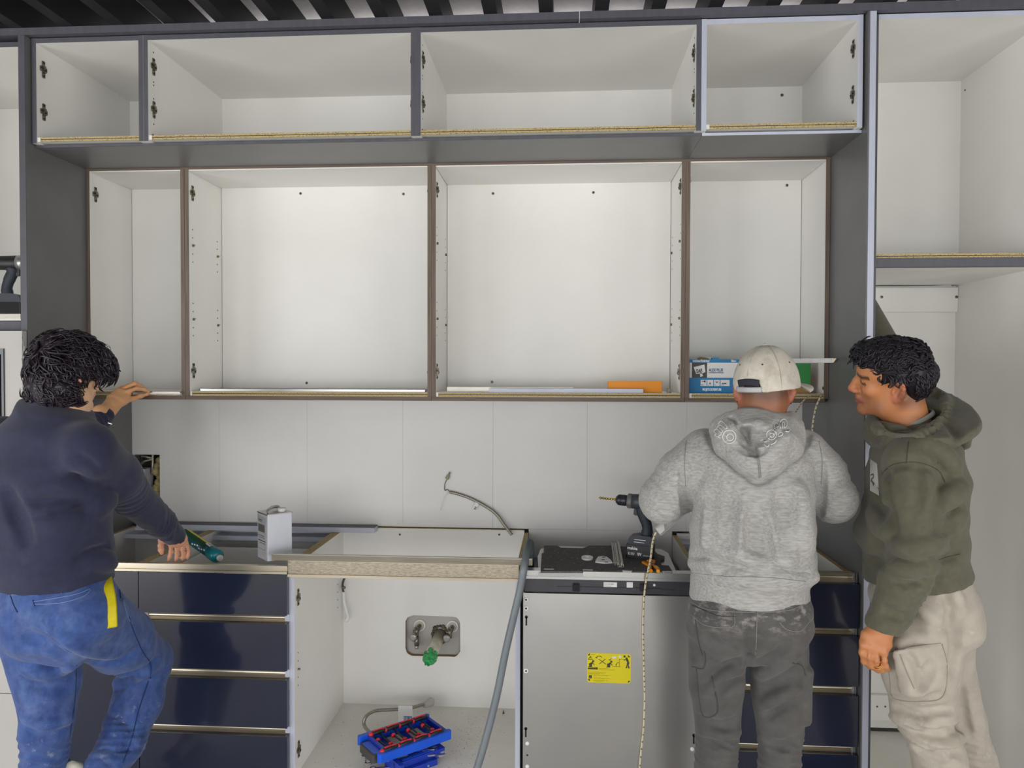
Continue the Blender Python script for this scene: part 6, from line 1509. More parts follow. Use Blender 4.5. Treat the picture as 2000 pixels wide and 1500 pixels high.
# arched gap at the back
CPS.ell(CC - cf * 0.100 - cu * 0.036, (0.036, 0.05, 0.030), (cr, cf, cu), 0.004, 's')
CPS.lump(CC, 0.16, 60, 0.0018, 3)
CPM = add_spots(cloth('worn_beige_cap_cotton', (214, 208, 196), (200, 194, 182), 30, bump=0.0006, bscale=700), (150, 138, 112), 16, 0.50, 0.72, amount=0.6)
cap = thing('cap_tmp', 'x', 'x', (0, 0, 0)); bpy.data.objects.remove(cap)
cap = CPS.mesh('cap', CPM, gp_, None, 1); cap['label'] = 'pale beige cap worn backwards'
q = MB(); n, m_ = 20, 6; vs = []
for lay in (0.0, 0.003):
    for j in range(m_):
        for i in range(n + 1):
            a = math.radians(-62 + 124 * i / n); rr = 0.094 + 0.062 * (j / (m_ - 1)) * (math.cos(a * 1.25) ** 0.5 if abs(a) < 1.2 else 0.2)
            vs.append(CC + cr * (rr * math.sin(a) * 0.93) + cf * (rr * math.cos(a)) + cu * (-0.036 - 0.020 * (math.sin(a) ** 2) * (j / (m_ - 1)) - 0.004 * (j / (m_ - 1)) + lay))
W1 = n + 1; off = W1 * m_
fs = []
for j in range(m_ - 1):
    for i in range(n): fs += [(j * W1 + i, j * W1 + i + 1, (j + 1) * W1 + i + 1, (j + 1) * W1 + i), (off + j * W1 + i, off + (j + 1) * W1 + i, off + (j + 1) * W1 + i + 1, off + j * W1 + i + 1)]
for i in range(n): fs.append(((m_ - 1) * W1 + i, (m_ - 1) * W1 + i + 1, off + (m_ - 1) * W1 + i + 1, off + (m_ - 1) * W1 + i))
q.add(vs, fs, 0, True).build('brim', CPM, cap)
def cap_pt(a, z, k=1.0):    # point on the cap's surface, a measured from the back
    zz = (z + 0.030) / 0.117; rr = math.sqrt(max(0, 1 - zz * zz)) * k
    return CC + cr * (0.0885 * rr * math.sin(a)) - cf * (0.103 * rr * math.cos(a)) + cu * z
P = [cap_pt(math.radians(a), -0.034, 1.012) for a in range(-26, 27, 4)]
MB().tube(P, (0.0015, 0.008), 8, flat=tuple(cf)).build('size_strap', mat('grey_strap_plastic', (176, 178, 180), 0.4), cap)
P = [cap_pt(math.radians(a), -0.017 + 0.004 * math.cos(math.radians(a * 4)), 0.985) for a in range(-22, 23, 4)]
MB().tube(P, (0.002, 0.010), 8, flat=tuple(cf)).build('dark_opening', mat('dark_cap_lining', (44, 44, 58), 0.8), cap)
MB().lathe(CC + cu * 0.0855, cu * 0.006, [(0, 0.008), (0.6, 0.007), (1, 0.002)], 12).build('top_button', CPM, cap)
cs_ = mat('cap_seam_thread', (176, 168, 152), 0.9)
for a in (0, 60, -60, 120, -120, 180):
    P = [cap_pt(math.radians(a), z, 1.003) for z in (-0.036 if a else 0.004, -0.01 if a else 0.02, 0.02 if a else 0.04, 0.05, 0.072, 0.084)]
    MB().tube(bez(P, 24), 0.0010, 5).build('panel_seam', cs_, cap)
for a, z in ((28, 0.035), (-30, 0.035), (90, 0.035)): p = cap_pt(math.radians(a), z, 1.004); MB().disc(p, p - CC, 0.0025, 10, 0, 0.001).build('eyelet', MT['box_grey'], cap)
for g in (-1, 1):
    e_ = HL(g * 0.083, -0.012, -0.040); MB().lathe(e_, -HR[1] * 0.007, [(0, 0.004), (0.5, 0.0048), (1, 0.003)], 10).build('ear_stud', MT['black_gloss'], gp_)
# ---- the profile in his hands
e = thing('held_profile', 'aluminium profile held slantwise by the man in grey, its cut end showing', 'profile', PROF_A)
T = plane_T(PROF_A, pd, pd.cross(V((0, 1, 0))))
MB().prism([(-0.015, 0.0), (0.015, 0.0), (0.015, 0.012), (0.012, 0.012), (0.012, 0.003), (-0.012, 0.003), (-0.012, 0.012), (-0.015, 0.012)], 0, (PROF_B - PROF_A).length, 'x').build('channel', MT['bright_alu'], e, T=T)
MB().prism([(0, -0.011), (0.020, -0.011), (0.034, 0.011), (0, 0.011)], 0.0035, 0.006).build('diffuser_end', MT['white_pl'], e, T=T)
# ================================================================== the person in navy, back half turned, one knee against the drawers
gp_ = thing('person', 'dark-haired person in navy top and blue jeans reaching up to the left wall cabinet', 'person', (at(110, 1000, 2.1).x, 2.1, 0))
J = dict(neck=at(128, 792, 2.13), chest=at(98, 905, 2.10), waist=at(98, 1070, 2.08), pelvis=at(112, 1180, 2.10),
         shl=at(8, 862, 2.26), shr=at(172, 880, 2.03), ell=at(120, 892, 2.52), elr=at(262, 972, 2.30), wrl=at(211, 803, 2.775), wrr=at(348, 1052, 2.585),
         hipl=at(66, 1210, 2.12), hipr=at(178, 1205, 2.08), knl=at(98, 1400, 2.13), knr=at(298, 1292, 2.43), anr=at(205, 1500, 2.20))
J['anl'] = V((at(85, 1400, 2.16).x, 2.16, 0.10))
SU = V((0.93, -0.37, 0)).normalized()        # the shoulder line, turned to the right
HC, HF, HU = at(134, 727, 2.15), V((0.38, 0.92, -0.20)), V((0.10, 0.22, 1))
HS = 0.92
B = Sculpt((-1.80, 1.85, 0.0), (-1.08, 3.0, 1.80), 0.010, fx=((-1.75, -1.15, 0.006),), fy=((2.05, 2.3, 0.006), (2.56, 3.0, 0.0038)), fz=((1.42, 1.75, 0.0045), (0.90, 1.10, 0.0038)))
HL, HR = head(B, HC, HF, HU, HS, neck_to=J['neck'] - Z_ * 0.03, neck_r=0.060)
B.loft([(J['neck'] - Z_ * 0.04, SU, 0.07, 0.06), (J['chest'] + Z_ * 0.05, SU, 0.15, 0.085), (J['chest'] - Z_ * 0.05, SU, 0.16, 0.10), (J['waist'], SU, 0.15, 0.10), (J['pelvis'], SU, 0.155, 0.10)], 0.02)
for s_ in 'lr':
    sh, el, wr = J['sh' + s_], J['el' + s_], J['wr' + s_]
    B.cone(J['chest'] + Z_ * 0.06, sh, 0.07, 0.052, 0.02)
    B.chain([sh, el], [0.055, 0.042], 0.02); B.chain([el, wr], [0.040, 0.027], 0.01)
    hp, kn, an = J['hip' + s_], J['kn' + s_], J['an' + s_]
    B.chain([hp, kn, an], [0.070, 0.036, 0.026], 0.02)
B.cone(J['anl'] + V((0, -0.02, -0.05)), J['anl'] + V((0, 0.15, -0.06)), 0.035, 0.028, 0.02)
B.cone(J['anr'], J['anr'] + V((-0.03, 0.03, -0.16)), 0.035, 0.030, 0.02)
# reaching hand, finger and thumb pinching the strip
def hp_(x, y, Y): return at(170 + x / 13.636, 730 + y / 13.636, Y)
B.chain([J['wrl'] - V((0, 0.05, 0.0)), hp_(540, 980, 2.785), hp_(640, 880, 2.80)], [0.028, 0.027, 0.029], 0.012)
B.loft([(hp_(590, 930, 2.79), V((0.75, -0.15, -0.65)), 0.027, 0.019), (hp_(780, 690, 2.83), V((0.8, -0.2, -0.6)), 0.036, 0.018), (hp_(960, 480, 2.865), V((0.75, -0.2, -0.45)), 0.034, 0.015)], 0.012)
finger(B, [hp_(1080, 470, 2.86), hp_(1340, 385, 2.885), hp_(1530, 420, 2.905), hp_(1645, 478, 2.918)], 0.0092, 0.0066)
finger(B, [hp_(960, 400, 2.875), hp_(1275, 255, 2.895), hp_(1440, 340, 2.915), hp_(1560, 440, 2.925)], 0.0094, 0.0068)
finger(B, [hp_(860, 400, 2.885), hp_(1150, 300, 2.91), hp_(1300, 390, 2.93), hp_(1380, 470, 2.935)], 0.0092, 0.0066)
finger(B, [hp_(780, 440, 2.89), hp_(980, 350, 2.915), hp_(1120, 430, 2.93), hp_(1190, 500, 2.935)], 0.0082, 0.0060)
B.cone(hp_(700, 800, 2.815), hp_(1010, 700, 2.85), 0.020, 0.0165, 0.015)
finger(B, [hp_(1000, 720, 2.85), hp_(1220, 670, 2.88), hp_(1420, 590, 2.905), hp_(1620, 545, 2.925)], 0.0118, 0.0072)
# lowered hand over the drawer unit
def hq_(x, y, Y): return at(290 + x / 12.5, 1020 + y / 12.5, Y)
B.chain([J['wrr'], hq_(680, 300, 2.60)], [0.028, 0.028], 0.012)
B.loft([(hq_(640, 260, 2.595), V((1, 0.2, 0.05)), 0.030, 0.020), (hq_(660, 380, 2.625), V((1, 0.25, 0.05)), 0.038, 0.018), (hq_(735, 545, 2.650), V((1, 0.3, -0.1)), 0.037, 0.013)], 0.012)
finger(B, [hq_(545, 530, 2.648), hq_(545, 720, 2.663), hq_(518, 840, 2.666), hq_(495, 945, 2.664)], 0.0080, 0.0062, 0.002)
finger(B, [hq_(690, 560, 2.653), hq_(700, 760, 2.670), hq_(685, 880, 2.673), hq_(662, 985, 2.668)], 0.0082, 0.0062, 0.002)
finger(B, [hq_(825, 560, 2.660), hq_(845, 750, 2.678), hq_(840, 870, 2.680), hq_(828, 960, 2.678)], 0.0078, 0.0060, 0.002)
finger(B, [hq_(940, 520, 2.666), hq_(978, 700, 2.686), hq_(972, 810, 2.688), hq_(950, 900, 2.686)], 0.0070, 0.0054, 0.002)
B.cone(hq_(480, 330, 2.60), hq_(330, 440, 2.635), 0.019, 0.014, 0.015)
finger(B, [hq_(330, 440, 2.635), hq_(300, 570, 2.65), hq_(305, 670, 2.655), hq_(325, 760, 2.655)], 0.0108, 0.0074)
def col_n(P):
    c = np.tile(linc((234, 186, 150)), (len(P), 1))
    c = blend(c, 0.25 * np.clip(nz3(P, 70, 3), 0, 1), (226, 160, 124))
    c = blend(c, 0.8 * ((P[:, 2] > 1.35) & (P[:, 1] > 2.6)), (224, 166, 116))
    lowhand = (P[:, 2] < 1.1) & (P[:, 1] > 2.5)
    c = blend(c, 0.45 * lowhand, (226, 150, 122))
    q = (P - np.array(HC)); x, y, z = q @ np.array(HR[0]) / HS, q @ np.array(HR[1]) / HS, q @ np.array(HR[2]) / HS
    hd = (np.abs(x) < 0.12) & (np.abs(y) < 0.14) & (np.abs(z) < 0.15)
    c = blend(c, 0.45 * (hd & (np.abs(x) > 0.074) & (np.abs(z + 0.01) < 0.035)), (226, 140, 120))
    c = blend(c, 0.6 * (hd & (y > 0.085) & (z < -0.05) & (z > -0.076) & (np.abs(x) < 0.026)), (190, 100, 90))
    return c
B.mesh('body', SKIN('light_skin'), gp_, col_n, 1, keep=True)
# ---- jeans
JN = Sculpt((-1.85, 1.86, 0.05), (-1.10, 2.62, 1.13), 0.0085, fz=((0.40, 1.1, 0.0062),), fx=((-1.6, -1.1, 0.0062),))
JN.loft([(at(104, 1122, 2.09), SU, 0.178, 0.128), (at(110, 1170, 2.09), SU, 0.190, 0.140), (at(112, 1210, 2.10), SU, 0.186, 0.142), (at(108, 1236, 2.11), SU, 0.165, 0.12)], 0.02, cap=0.3)
JN.ell(at(70, 1215, 2.05), (0.09, 0.10, 0.095), None, 0.03); JN.ell(at(160, 1205, 2.02), (0.10, 0.10, 0.095), None, 0.03)
JN.chain([at(74, 1240, 2.11), at(92, 1330, 2.12), at(92, 1420, 2.13), at(86, 1500, 2.14), J['anl'] + Z_ * 0.05], [0.100, 0.088, 0.072, 0.064, 0.07], 0.015)
JN.chain([at(172, 1205, 2.08), at(236, 1252, 2.26), J['knr'] + V((-0.015, -0.01, 0.0))], [0.106, 0.096, 0.076], 0.02)
JN.ell(at(292, 1290, 2.43), (0.070, 0.075, 0.080), None, 0.02)
JN.chain([J['knr'] + V((-0.02, -0.015, -0.02)), at(268, 1375, 2.36), at(238, 1450, 2.28), J['anr']], [0.074, 0.076, 0.068, 0.064], 0.02)
for uv, r, h in ((((175, 1292), (200, 1300), (235, 1292), (262, 1278)), 0.012, 0.007), (((228, 1322), (255, 1318), (285, 1308), (310, 1290)), 0.012, 0.008), (((226, 1345), (250, 1330), (278, 1325)), 0.010, 0.006), (((75, 1245), (110, 1262), (150, 1275)), 0.012, 0.006), (((40, 1240), (80, 1258), (130, 1290)), 0.014, 0.008), (((60, 1340), (95, 1350), (140, 1345)), 0.012, 0.004), (((205, 1400), (240, 1430), (262, 1445)), 0.010, 0.006), (((190, 1462), (220, 1478), (258, 1462)), 0.010, 0.009), (((225, 1380), (232, 1400), (262, 1425)), 0.010, 0.005), (((55, 1430), (90, 1440), (130, 1425)), 0.012, 0.005), (((236, 1120), (236, 1150), (237, 1168)), 0.006, 0.010)):
    JN.groove(uv, r, h, 0.014)
for uv in (((226, 1335), (258, 1325), (296, 1305)), ((210, 1410), (240, 1440), (268, 1452)), ((188, 1474), (225, 1488), (262, 1474)), ((52, 1300), (85, 1312), (140, 1302)), ((50, 1400), (90, 1412), (135, 1402)), ((120, 1235), (170, 1270), (230, 1275))):
    JN.ridge(uv, 0.014, 0.006, 0.016)
JN.wave(at(88, 1470, 2.14), (0.13, 0.16, 0.12), (0.25, 0.2, 1), 0.045, 0.005); JN.wave(at(235, 1450, 2.26), (0.12, 0.14, 0.10), (-0.3, 0.4, 0.9), 0.04, 0.005)
JN.half(at(104, 1118, 2.09), (0, 0, 1), (-2, 1.8, 0.9), (-1, 2.7, 1.3))
JN.lump(at(120, 1300, 2.2), (0.45, 0.4, 0.5), 34, 0.0026, 5)
dm = cloth('worn_blue_denim', (64, 92, 152), (44, 70, 130), 26, bump=0.0005)
add_spots(dm, (118, 136, 178), 22, 0.48, 0.78, stretch=(1, 1, 0.7), amount=0.4); add_spots(dm, (170, 172, 186), 34, 0.60, 0.74, zr=((2, (0.1, 0.2), (0.75, 0.5)),), amount=0.55)
jn = JN.mesh('jeans', dm, gp_, None, 1)
st_ = mat('light_denim_stitching', (118, 136, 178), 0.9); sdk = mat('dark_denim_seam', (30, 48, 96), 0.9)
for uv in (((66, 1175), (110, 1168), (150, 1160), (176, 1150)), ((68, 1180), (115, 1178), (160, 1166), (178, 1152)), ((20, 1162), (60, 1160), (118, 1158)), ((118, 1146), (120, 1160)), ((240, 1170), (250, 1205), (258, 1218))): seam(JN, uv, 'stitching', st_, jn, 0.0011)
for uv in (((64, 1172), (68, 1184)), ((236, 1122), (234, 1150), (236, 1168)), ((252, 1205), (262, 1235), (280, 1275), (294, 1296), (294, 1325)), ((290, 1330), (270, 1390), (258, 1440), (240, 1490)), ((18, 1155), (26, 1180), (34, 1196)), ((150, 1300), (146, 1370), (136, 1440))): seam(JN, uv, 'dark_seam', sdk, jn, 0.0014)
# ---- yellow belt end hanging from the waist
P = [JN.hit(u, v) for u, v in ((203, 1112), (209, 1140), (215, 1170), (217, 1200), (218, 1226))]; P = [p for p in P if p]
P = [p - ray_dir(p) * (0.006 + 0.004 * (i == len(P) - 1)) for i, p in enumerate(P)]
yb = mat('yellow_webbing', (226, 210, 22), 0.6, rgb2=(216, 198, 16), nscale=80, bump=0.0006, bscale=600)
P = bez(P, 24)
MB().tube(P, (0.0155, 0.0016), 8, flat=(1, 0.1, 0)).build('hanging_belt_end', yb, gp_)
# ---- shoes
for s_ in 'lr':
    an = J['an' + s_]
    if s_ == 'l':
        sh = Sculpt((an.x - 0.08, an.y - 0.12, 0), (an.x + 0.08, an.y + 0.25, 0.2), 0.009)
        sh.loft([(an + V((0, -0.06, -0.055)), X_, 0.036, 0.04), (an + V((0, 0.06, -0.06)), X_, 0.045, 0.036), (an + V((0, 0.17, -0.068)), X_, 0.042, 0.028)], 0.01); sh.cone(an + V((0, -0.02, -0.05)), an + V((0, -0.02, 0.02)), 0.045, 0.042, 0.02)
        sh.half((0, 0, 0.004), (0, 0, -1), (an.x - 0.1, an.y - 0.15, -0.01), (an.x + 0.1, an.y + 0.3, 0.2))
    else:
        heel, toe = at(146, 1512, 2.16), an + V((-0.02, 0.05, -0.20))
        sh = Sculpt((heel.x - 0.12, 2.02, toe.z - 0.1), (an.x + 0.12, 2.42, heel.z + 0.1), 0.008)
        sh.chain([heel, an + V((-0.01, 0.0, -0.06)), toe], [0.036, 0.046, 0.040], 0.02)
        sh.ridge(((126, 1496), (140, 1493), (152, 1500)), 0.008, 0.004, 0.008)
    sh.mesh('shoe', mat('cream_canvas_shoe', (206, 204, 184), 0.8), gp_, None, 1)
# ---- navy sweatshirt
SW = Sculpt((-1.85, 1.80, 0.98), (-1.08, 2.86, 1.54), 0.0065)
SW.loft([(at(128, 806, 2.12), SU, 0.075, 0.068), (at(114, 828, 2.12), SU, 0.148, 0.105), (at(104, 860, 2.11), SU, 0.186, 0.125), (at(92, 930, 2.09), SU, 0.196, 0.140), (at(92, 1010, 2.07), SU, 0.190, 0.148), (at(98, 1080, 2.07), SU, 0.182, 0.150), (at(102, 1112, 2.08), SU, 0.180, 0.146)], 0.02)
SW.loft([(at(102, 1108, 2.08), SU, 0.178, 0.144), (at(104, 1140, 2.085), (SU + Z_ * 0.10).normalized(), 0.184, 0.146)], 0.01, cap=0.12)
for s_, g in (('l', -1), ('r', 1)):
    sh, el, wr = J['sh' + s_], J['el' + s_], J['wr' + s_]
    cuff = wr - (wr - el).normalized() * 0.012
    SW.chain([sh, sh.lerp(el, 0.5), el], [0.080, 0.074, 0.060], 0.03)
    SW.chain([el, el.lerp(cuff, 0.6), cuff], [0.060, 0.049, 0.036], 0.012)
    SW.wave(el.lerp(wr, 0.6), 0.15, (wr - el) + V((0.05, 0, 0.08)), 0.052, 0.0032, 1.4); SW.wave(sh.lerp(el, 0.8), 0.13, (el - sh), 0.05, 0.003)
    SW.half(cuff, (wr - el), tuple(min(a, b) - 0.09 for a, b in zip(wr, wr)), tuple(a + 0.09 for a in wr))
# collar
c0 = at(128, 797, 2.13)
SW.chain([c0 + SU * (0.066 * math.cos(t)) + SU.cross(Z_) * (-0.064 * math.sin(t)) + Z_ * (-0.004 - 0.026 * math.cos(t - 0.35)) for t in [k * math.pi / 8 for k in range(17)]], 0.0115, 0.010)
SW.ell(c0 + Z_ * 0.045 + V((0.02, 0.02, 0)), (0.066, 0.062, 0.055), None, 0.010, 's')
for uv, r, h in ((((150, 905), (170, 920), (190, 945), (208, 975)), 0.016, 0.012), (((60, 975), (110, 965), (160, 975), (190, 992)), 0.016, 0.006), (((105, 1012), (150, 1000), (195, 978)), 0.014, 0.008), (((165, 1092), (190, 1082), (212, 1075)), 0.010, 0.008), (((140, 940), (165, 935), (185, 940)), 0.014, 0.006), (((5, 960), (30, 1010), (45, 1060)), 0.016, 0.005)):
    SW.groove(uv, r, h, 0.022)
for uv in (((60, 960), (115, 948), (165, 955), (190, 965)), ((100, 1025), (150, 1014), (200, 992)), ((160, 1100), (190, 1095), (213, 1100)), ((145, 895), (175, 905), (198, 930)), ((178, 1000), (196, 985), (212, 975))):
    SW.ridge(uv, 0.018, 0.007, 0.022)
SW.lump(at(100, 960, 2.0), (0.4, 0.4, 0.4), 24, 0.0020, 9)
SM = add_spots(cloth('navy_cotton_knit', (42, 45, 72), (36, 39, 65), 40, bump=0.0006), (78, 82, 106), 12, 0.55, 0.8, amount=0.35)
sw = SW.mesh('sweatshirt', SM, gp_, None, 1)
MB().box(-0.006, 0.006, -0.0012, 0, -0.001, 0.001).build('collar_tag', MT['white_pl'], sw, T=Matrix.Translation((SW.hit(216, 827) or at(216, 827, 2.0)) - V((0, 0.002, 0))) @ Matrix.Rotation(math.radians(18), 4, 'Y'))
# ---- wavy dark hair: a combed volume plus separate locks
def hair_mesh(HLf, R, s, ells, cuts, seed, nlock, mat_, parent, name='hair', h=0.005, wl=0.028, amp=0.004, lock_len=(0.05, 0.09), lock_r=0.0045, curl=0.010, comb=None, region=None, wisps=0):
    C = HLf(0, 0, 0); S_ = Sculpt(tuple(C[i] - 0.19 for i in range(3)), tuple(C[i] + 0.19 for i in range(3)), h)
    for c, r in ells: S_.ell(HLf(*c), [q * s for q in r], R, 0.03)
    S_.lump(C, 0.18, 70, amp, seed); S_.lump(C, 0.18, 130, amp * 0.6, seed + 1)
    for c, r in cuts: S_.ell(HLf(*c), [q * s for q in r], R, 0.012, 's')
    o = S_.mesh(name, mat_, parent, None, 1)
    me = o.data; N = len(me.vertices); base = wloc(parent); rnd = random.Random(seed); q = MB()
    co = np.empty(N * 3, f32); me.vertices.foreach_get('co', co); co = co.reshape(-1, 3)
    no = np.empty(N * 3, f32); me.vertices.foreach_get('normal', no); no = no.reshape(-1, 3)
    made = 0; tries = 0
    r_, f_, u_ = R
    while made < nlock and tries < nlock * 12:
        tries += 1; i = rnd.randrange(N); p = V(co[i]) + base; n = V(no[i]); d = p - C; x, y, z = d.dot(r_) / s, d.dot(f_) / s, d.dot(u_) / s
        if region and not region(x, y, z): continue
        dirv = comb(x, y, z, rnd); dirv = r_ * dirv[0] + f_ * dirv[1] + u_ * dirv[2]; dirv = (dirv - n * dirv.dot(n)); 
        if dirv.length < 1e-4: continue
        dirv.normalize(); side = n.cross(dirv); L = rnd.uniform(*lock_len) * s; ph = rnd.uniform(0, 6.28); ns = 9; pts = []; cur = p - n * 0.002; nn = n.copy(); fw = rnd.uniform(0.8, 1.3)
        for k in range(ns):
            t = k / (ns - 1)
            off = side * (curl * math.sin(ph + t * 5.5 * fw) * t) + n * (0.0035 * math.sin(math.pi * t) + curl * 0.35 * math.sin(ph * 1.7 + t * 6 * fw) * t)
            pts.append(cur + off)
            nxt = cur + dirv * (L / ns)
            e_ = nxt - C; e2 = cur - C      # follow the round of the head
            nxt = C + e_ * ((e2.length / e_.length) * 0.75 + 0.25); cur = nxt
        rr = lock_r * rnd.uniform(0.6, 1.25)
        q.tube(pts, [(rr * 0.35 + rr * 1.0 * math.sin(math.pi * min(1, (k + 0.6) / ns)) ** 0.7 if k < ns - 1 else rr * 0.12) for k in range(ns)], 5)
        made += 1
    lk = q.build('hair_locks', mat_, o); lk['kind'] = 'stuff'
    return o
HBM = mat('black_brown_hair', (38, 28, 40), 0.36, rgb2=(22, 16, 25), nscale=200, stretch=(1, 1, 0.2), spec=0.45)
def comb_n(x, y, z, rnd):
    return (0.35 * (1 if x > 0 else -1) + rnd.uniform(-0.3, 0.3), (0.9 if z > 0.02 else 0.55) + rnd.uniform(-0.35, 0.25), (-0.6 if z < 0.06 else -0.2) + rnd.uniform(-0.25, 0.25))
hair_mesh(HL, HR, HS, [((0, -0.012, 0.040), (0.083, 0.102, 0.086)), ((0, -0.046, -0.010), (0.080, 0.074, 0.080)), ((0.0, -0.058, -0.060), (0.064, 0.050, 0.046)), ((0.020, 0.056, 0.052), (0.054, 0.048, 0.036)), ((0.052, -0.005, 0.014), (0.034, 0.045, 0.040)), ((0.042, -0.048, -0.055), (0.040, 0.044, 0.052)), ((-0.042, -0.048, -0.055), (0.040, 0.044, 0.052)), ((0.050, 0.062, 0.050), (0.036, 0.036, 0.034)), ((-0.052, 0.0, 0.005), (0.034, 0.05, 0.045))],
          [((0, 0.12, -0.035), (0.095, 0.080, 0.072)), ((0.090, 0.012, -0.036), (0.036, 0.052, 0.050)), ((-0.085, 0.022, -0.050), (0.032, 0.050, 0.052))], 11, 1500, HBM, gp_, comb=comb_n, region=lambda x, y, z: y < 0.09 and not (y > -0.045 and z < 0.012), lock_len=(0.055, 0.11), lock_r=0.0026, curl=0.016, amp=0.006)
q = MB(); rnd = random.Random(21)
for k in range(7):
    a = at(205 + rnd.uniform(-6, 8), 668 + rnd.uniform(0, 60), 2.2); b = a + V((rnd.uniform(0.005, 0.016), 0.0, rnd.uniform(-0.02, 0.01))); c = b + V((rnd.uniform(-0.01, 0.01), 0.0, rnd.uniform(-0.03, -0.01)))
    q.tube(bez([a - V((0.03, 0, 0.0)), a, b, c, c + V((-0.012, 0, -0.004))], 24), 0.0006, 4)
o = q.build('stray_curls', HBM, gp_); o['kind'] = 'stuff'
# ---- the light strip profile pinched between finger and thumb
a, b = at(262, 766, 2.937), at(354, 769, 2.937)
e = thing('led_profile', 'thin white light profile held against the lower edge of the left wall cabinet', 'profile', a)
MB().box(a.x, b.x, 2.928, 2.9405, a.z - 0.008, a.z - 0.0005).build('diffuser', MT['white_pl'], e)
MB().box(a.x + 0.004, b.x, 2.926, 2.9405, a.z - 0.0004, a.z + 0.003).build('channel', MT['alu'], e)
# ================================================================== the man in the olive hoodie, in profile at the right tall cabinet
gp_ = thing('person', 'dark-haired man in olive hoodie and stone trousers leaning past the right charcoal panel', 'person', (at(1800, 1000, 2.2).x, 2.2, 0))
J = dict(neck=at(1772, 818, 2.23), chest=at(1792, 925, 2.21), waist=at(1788, 1070, 2.22), pelvis=at(1806, 1180, 2.23),
         shl=at(1786, 905, 2.10), shr=at(1816, 890, 2.33), ell=at(1790, 1055, 2.055), elr=at(1776, 772, 2.58), wrl=at(1724, 1228, 2.075), wrr=at(1686, 596, 2.87),
         hipl=at(1795, 1215, 2.17), hipr=at(1822, 1215, 2.30), knl=at(1808, 1390, 2.16), knr=at(1880, 1400, 2.33))
J['anl'] = V((J['knl'].x + 0.075, 2.18, 0.10)); J['anr'] = V((J['knr'].x + 0.13, 2.36, 0.10))
FX = V((-1, 0.06, 0)).normalized()       # the way he faces
HC, HF, HU = at(1741, 738, 2.21), V((-0.94, 0.30, -0.05)), V((0.04, -0.40, 0.92))
HS = 0.94
B = Sculpt((0.78, 1.90, 0.0), (1.52, 3.04, 1.98), 0.010, fx=((0.78, 1.15, 0.0042),), fy=((2.02, 2.42, 0.0042),), fz=((1.42, 1.75, 0.0036), (0.70, 0.98, 0.0038)))
HL, HR = head(B, HC, HF, HU, HS, neck_to=J['neck'] - Z_ * 0.03, neck_r=0.060)
B.loft([(J['neck'] - Z_ * 0.04, FX, 0.06, 0.07), (J['chest'] + Z_ * 0.05, FX, 0.085, 0.15), (J['chest'] - Z_ * 0.05, FX, 0.10, 0.15), (J['waist'], FX, 0.10, 0.14), (J['pelvis'], FX, 0.10, 0.15)], 0.02)
for s_ in 'lr':
    sh, el, wr = J['sh' + s_], J['el' + s_], J['wr' + s_]
    B.cone(J['chest'] + Z_ * 0.06, sh, 0.07, 0.052, 0.02)
    B.chain([sh, el], [0.055, 0.042], 0.02); B.chain([el, wr], [0.040, 0.028], 0.01)
    hp, kn, an = J['hip' + s_], J['kn' + s_], J['an' + s_]
    B.chain([hp, kn, an], [0.070, 0.045, 0.034], 0.02)
    B.cone(an + V((0.02, 0, -0.05)), an + V((-0.15, 0, -0.06)), 0.035, 0.028, 0.02)
# raised far hand, flat on the cabinet's side
w0 = J['wrr']; up_ = V((-0.05, 0.25, 1)).normalized(); sd_v = V((0, 1, -0.25)).normalized()
B.loft([(w0, sd_v, 0.027, 0.02), (w0 + up_ * 0.05, sd_v, 0.038, 0.016), (w0 + up_ * 0.09, sd_v, 0.040, 0.013)], 0.01)
for o_, ln in ((0.030, 0.9), (0.010, 1.0), (-0.011, 0.94), (-0.031, 0.75)):
    b0 = w0 + up_ * 0.085 + sd_v * o_; finger(B, [b0, b0 + up_ * 0.035 * ln, b0 + up_ * 0.06 * ln + V((-0.004, 0, 0)), b0 + up_ * 0.08 * ln + V((-0.008, 0, 0))], 0.0088, 0.007)
finger(B, [w0 + up_ * 0.03 + sd_v * 0.028, w0 + up_ * 0.055 + sd_v * 0.05, w0 + up_ * 0.08 + sd_v * 0.06], 0.011, 0.008)
# near hand hanging, fingers curled, ring on the third
def hr_(x, y, Y): return at(1660 + x / 10.717, 1200 + y / 10.717, Y)
B.chain([J['wrl'] + Z_ * 0.02, hr_(620, 380, 2.075)], [0.029, 0.030], 0.012)
B.loft([(hr_(620, 330, 2.075), V((1, 0.1, 0.15)), 0.031, 0.022), (hr_(560, 520, 2.068), V((1, 0.08, -0.18)), 0.042, 0.020), (hr_(485, 700, 2.062), V((1, 0.06, -0.28)), 0.042, 0.016)], 0.012)
finger(B, [hr_(275, 650, 2.065), hr_(258, 800, 2.060), hr_(300, 985, 2.072), hr_(430, 1110, 2.088)], 0.0094, 0.0072)
finger(B, [hr_(400, 700, 2.058), hr_(388, 880, 2.052), hr_(450, 1070, 2.066), hr_(590, 1185, 2.084)], 0.0098, 0.0074)
finger(B, [hr_(540, 750, 2.056), hr_(535, 950, 2.050), hr_(585, 1100, 2.062), hr_(690, 1185, 2.080)], 0.0095, 0.0072)
finger(B, [hr_(700, 790, 2.060), hr_(710, 960, 2.055), hr_(740, 1070, 2.064), hr_(810, 1150, 2.080)], 0.0090, 0.0066)
B.cone(hr_(480, 450, 2.085), hr_(340, 620, 2.105), 0.020, 0.015, 0.015)
finger(B, [hr_(345, 620, 2.105), hr_(330, 760, 2.112), hr_(370, 900, 2.112), hr_(440, 990, 2.108)], 0.0115, 0.008)
for a, b in ((275, 650), (400, 700), (540, 750), (700, 790)): B.ell(hr_(a, b, 2.054), (0.010, 0.010, 0.011), None, 0.008)
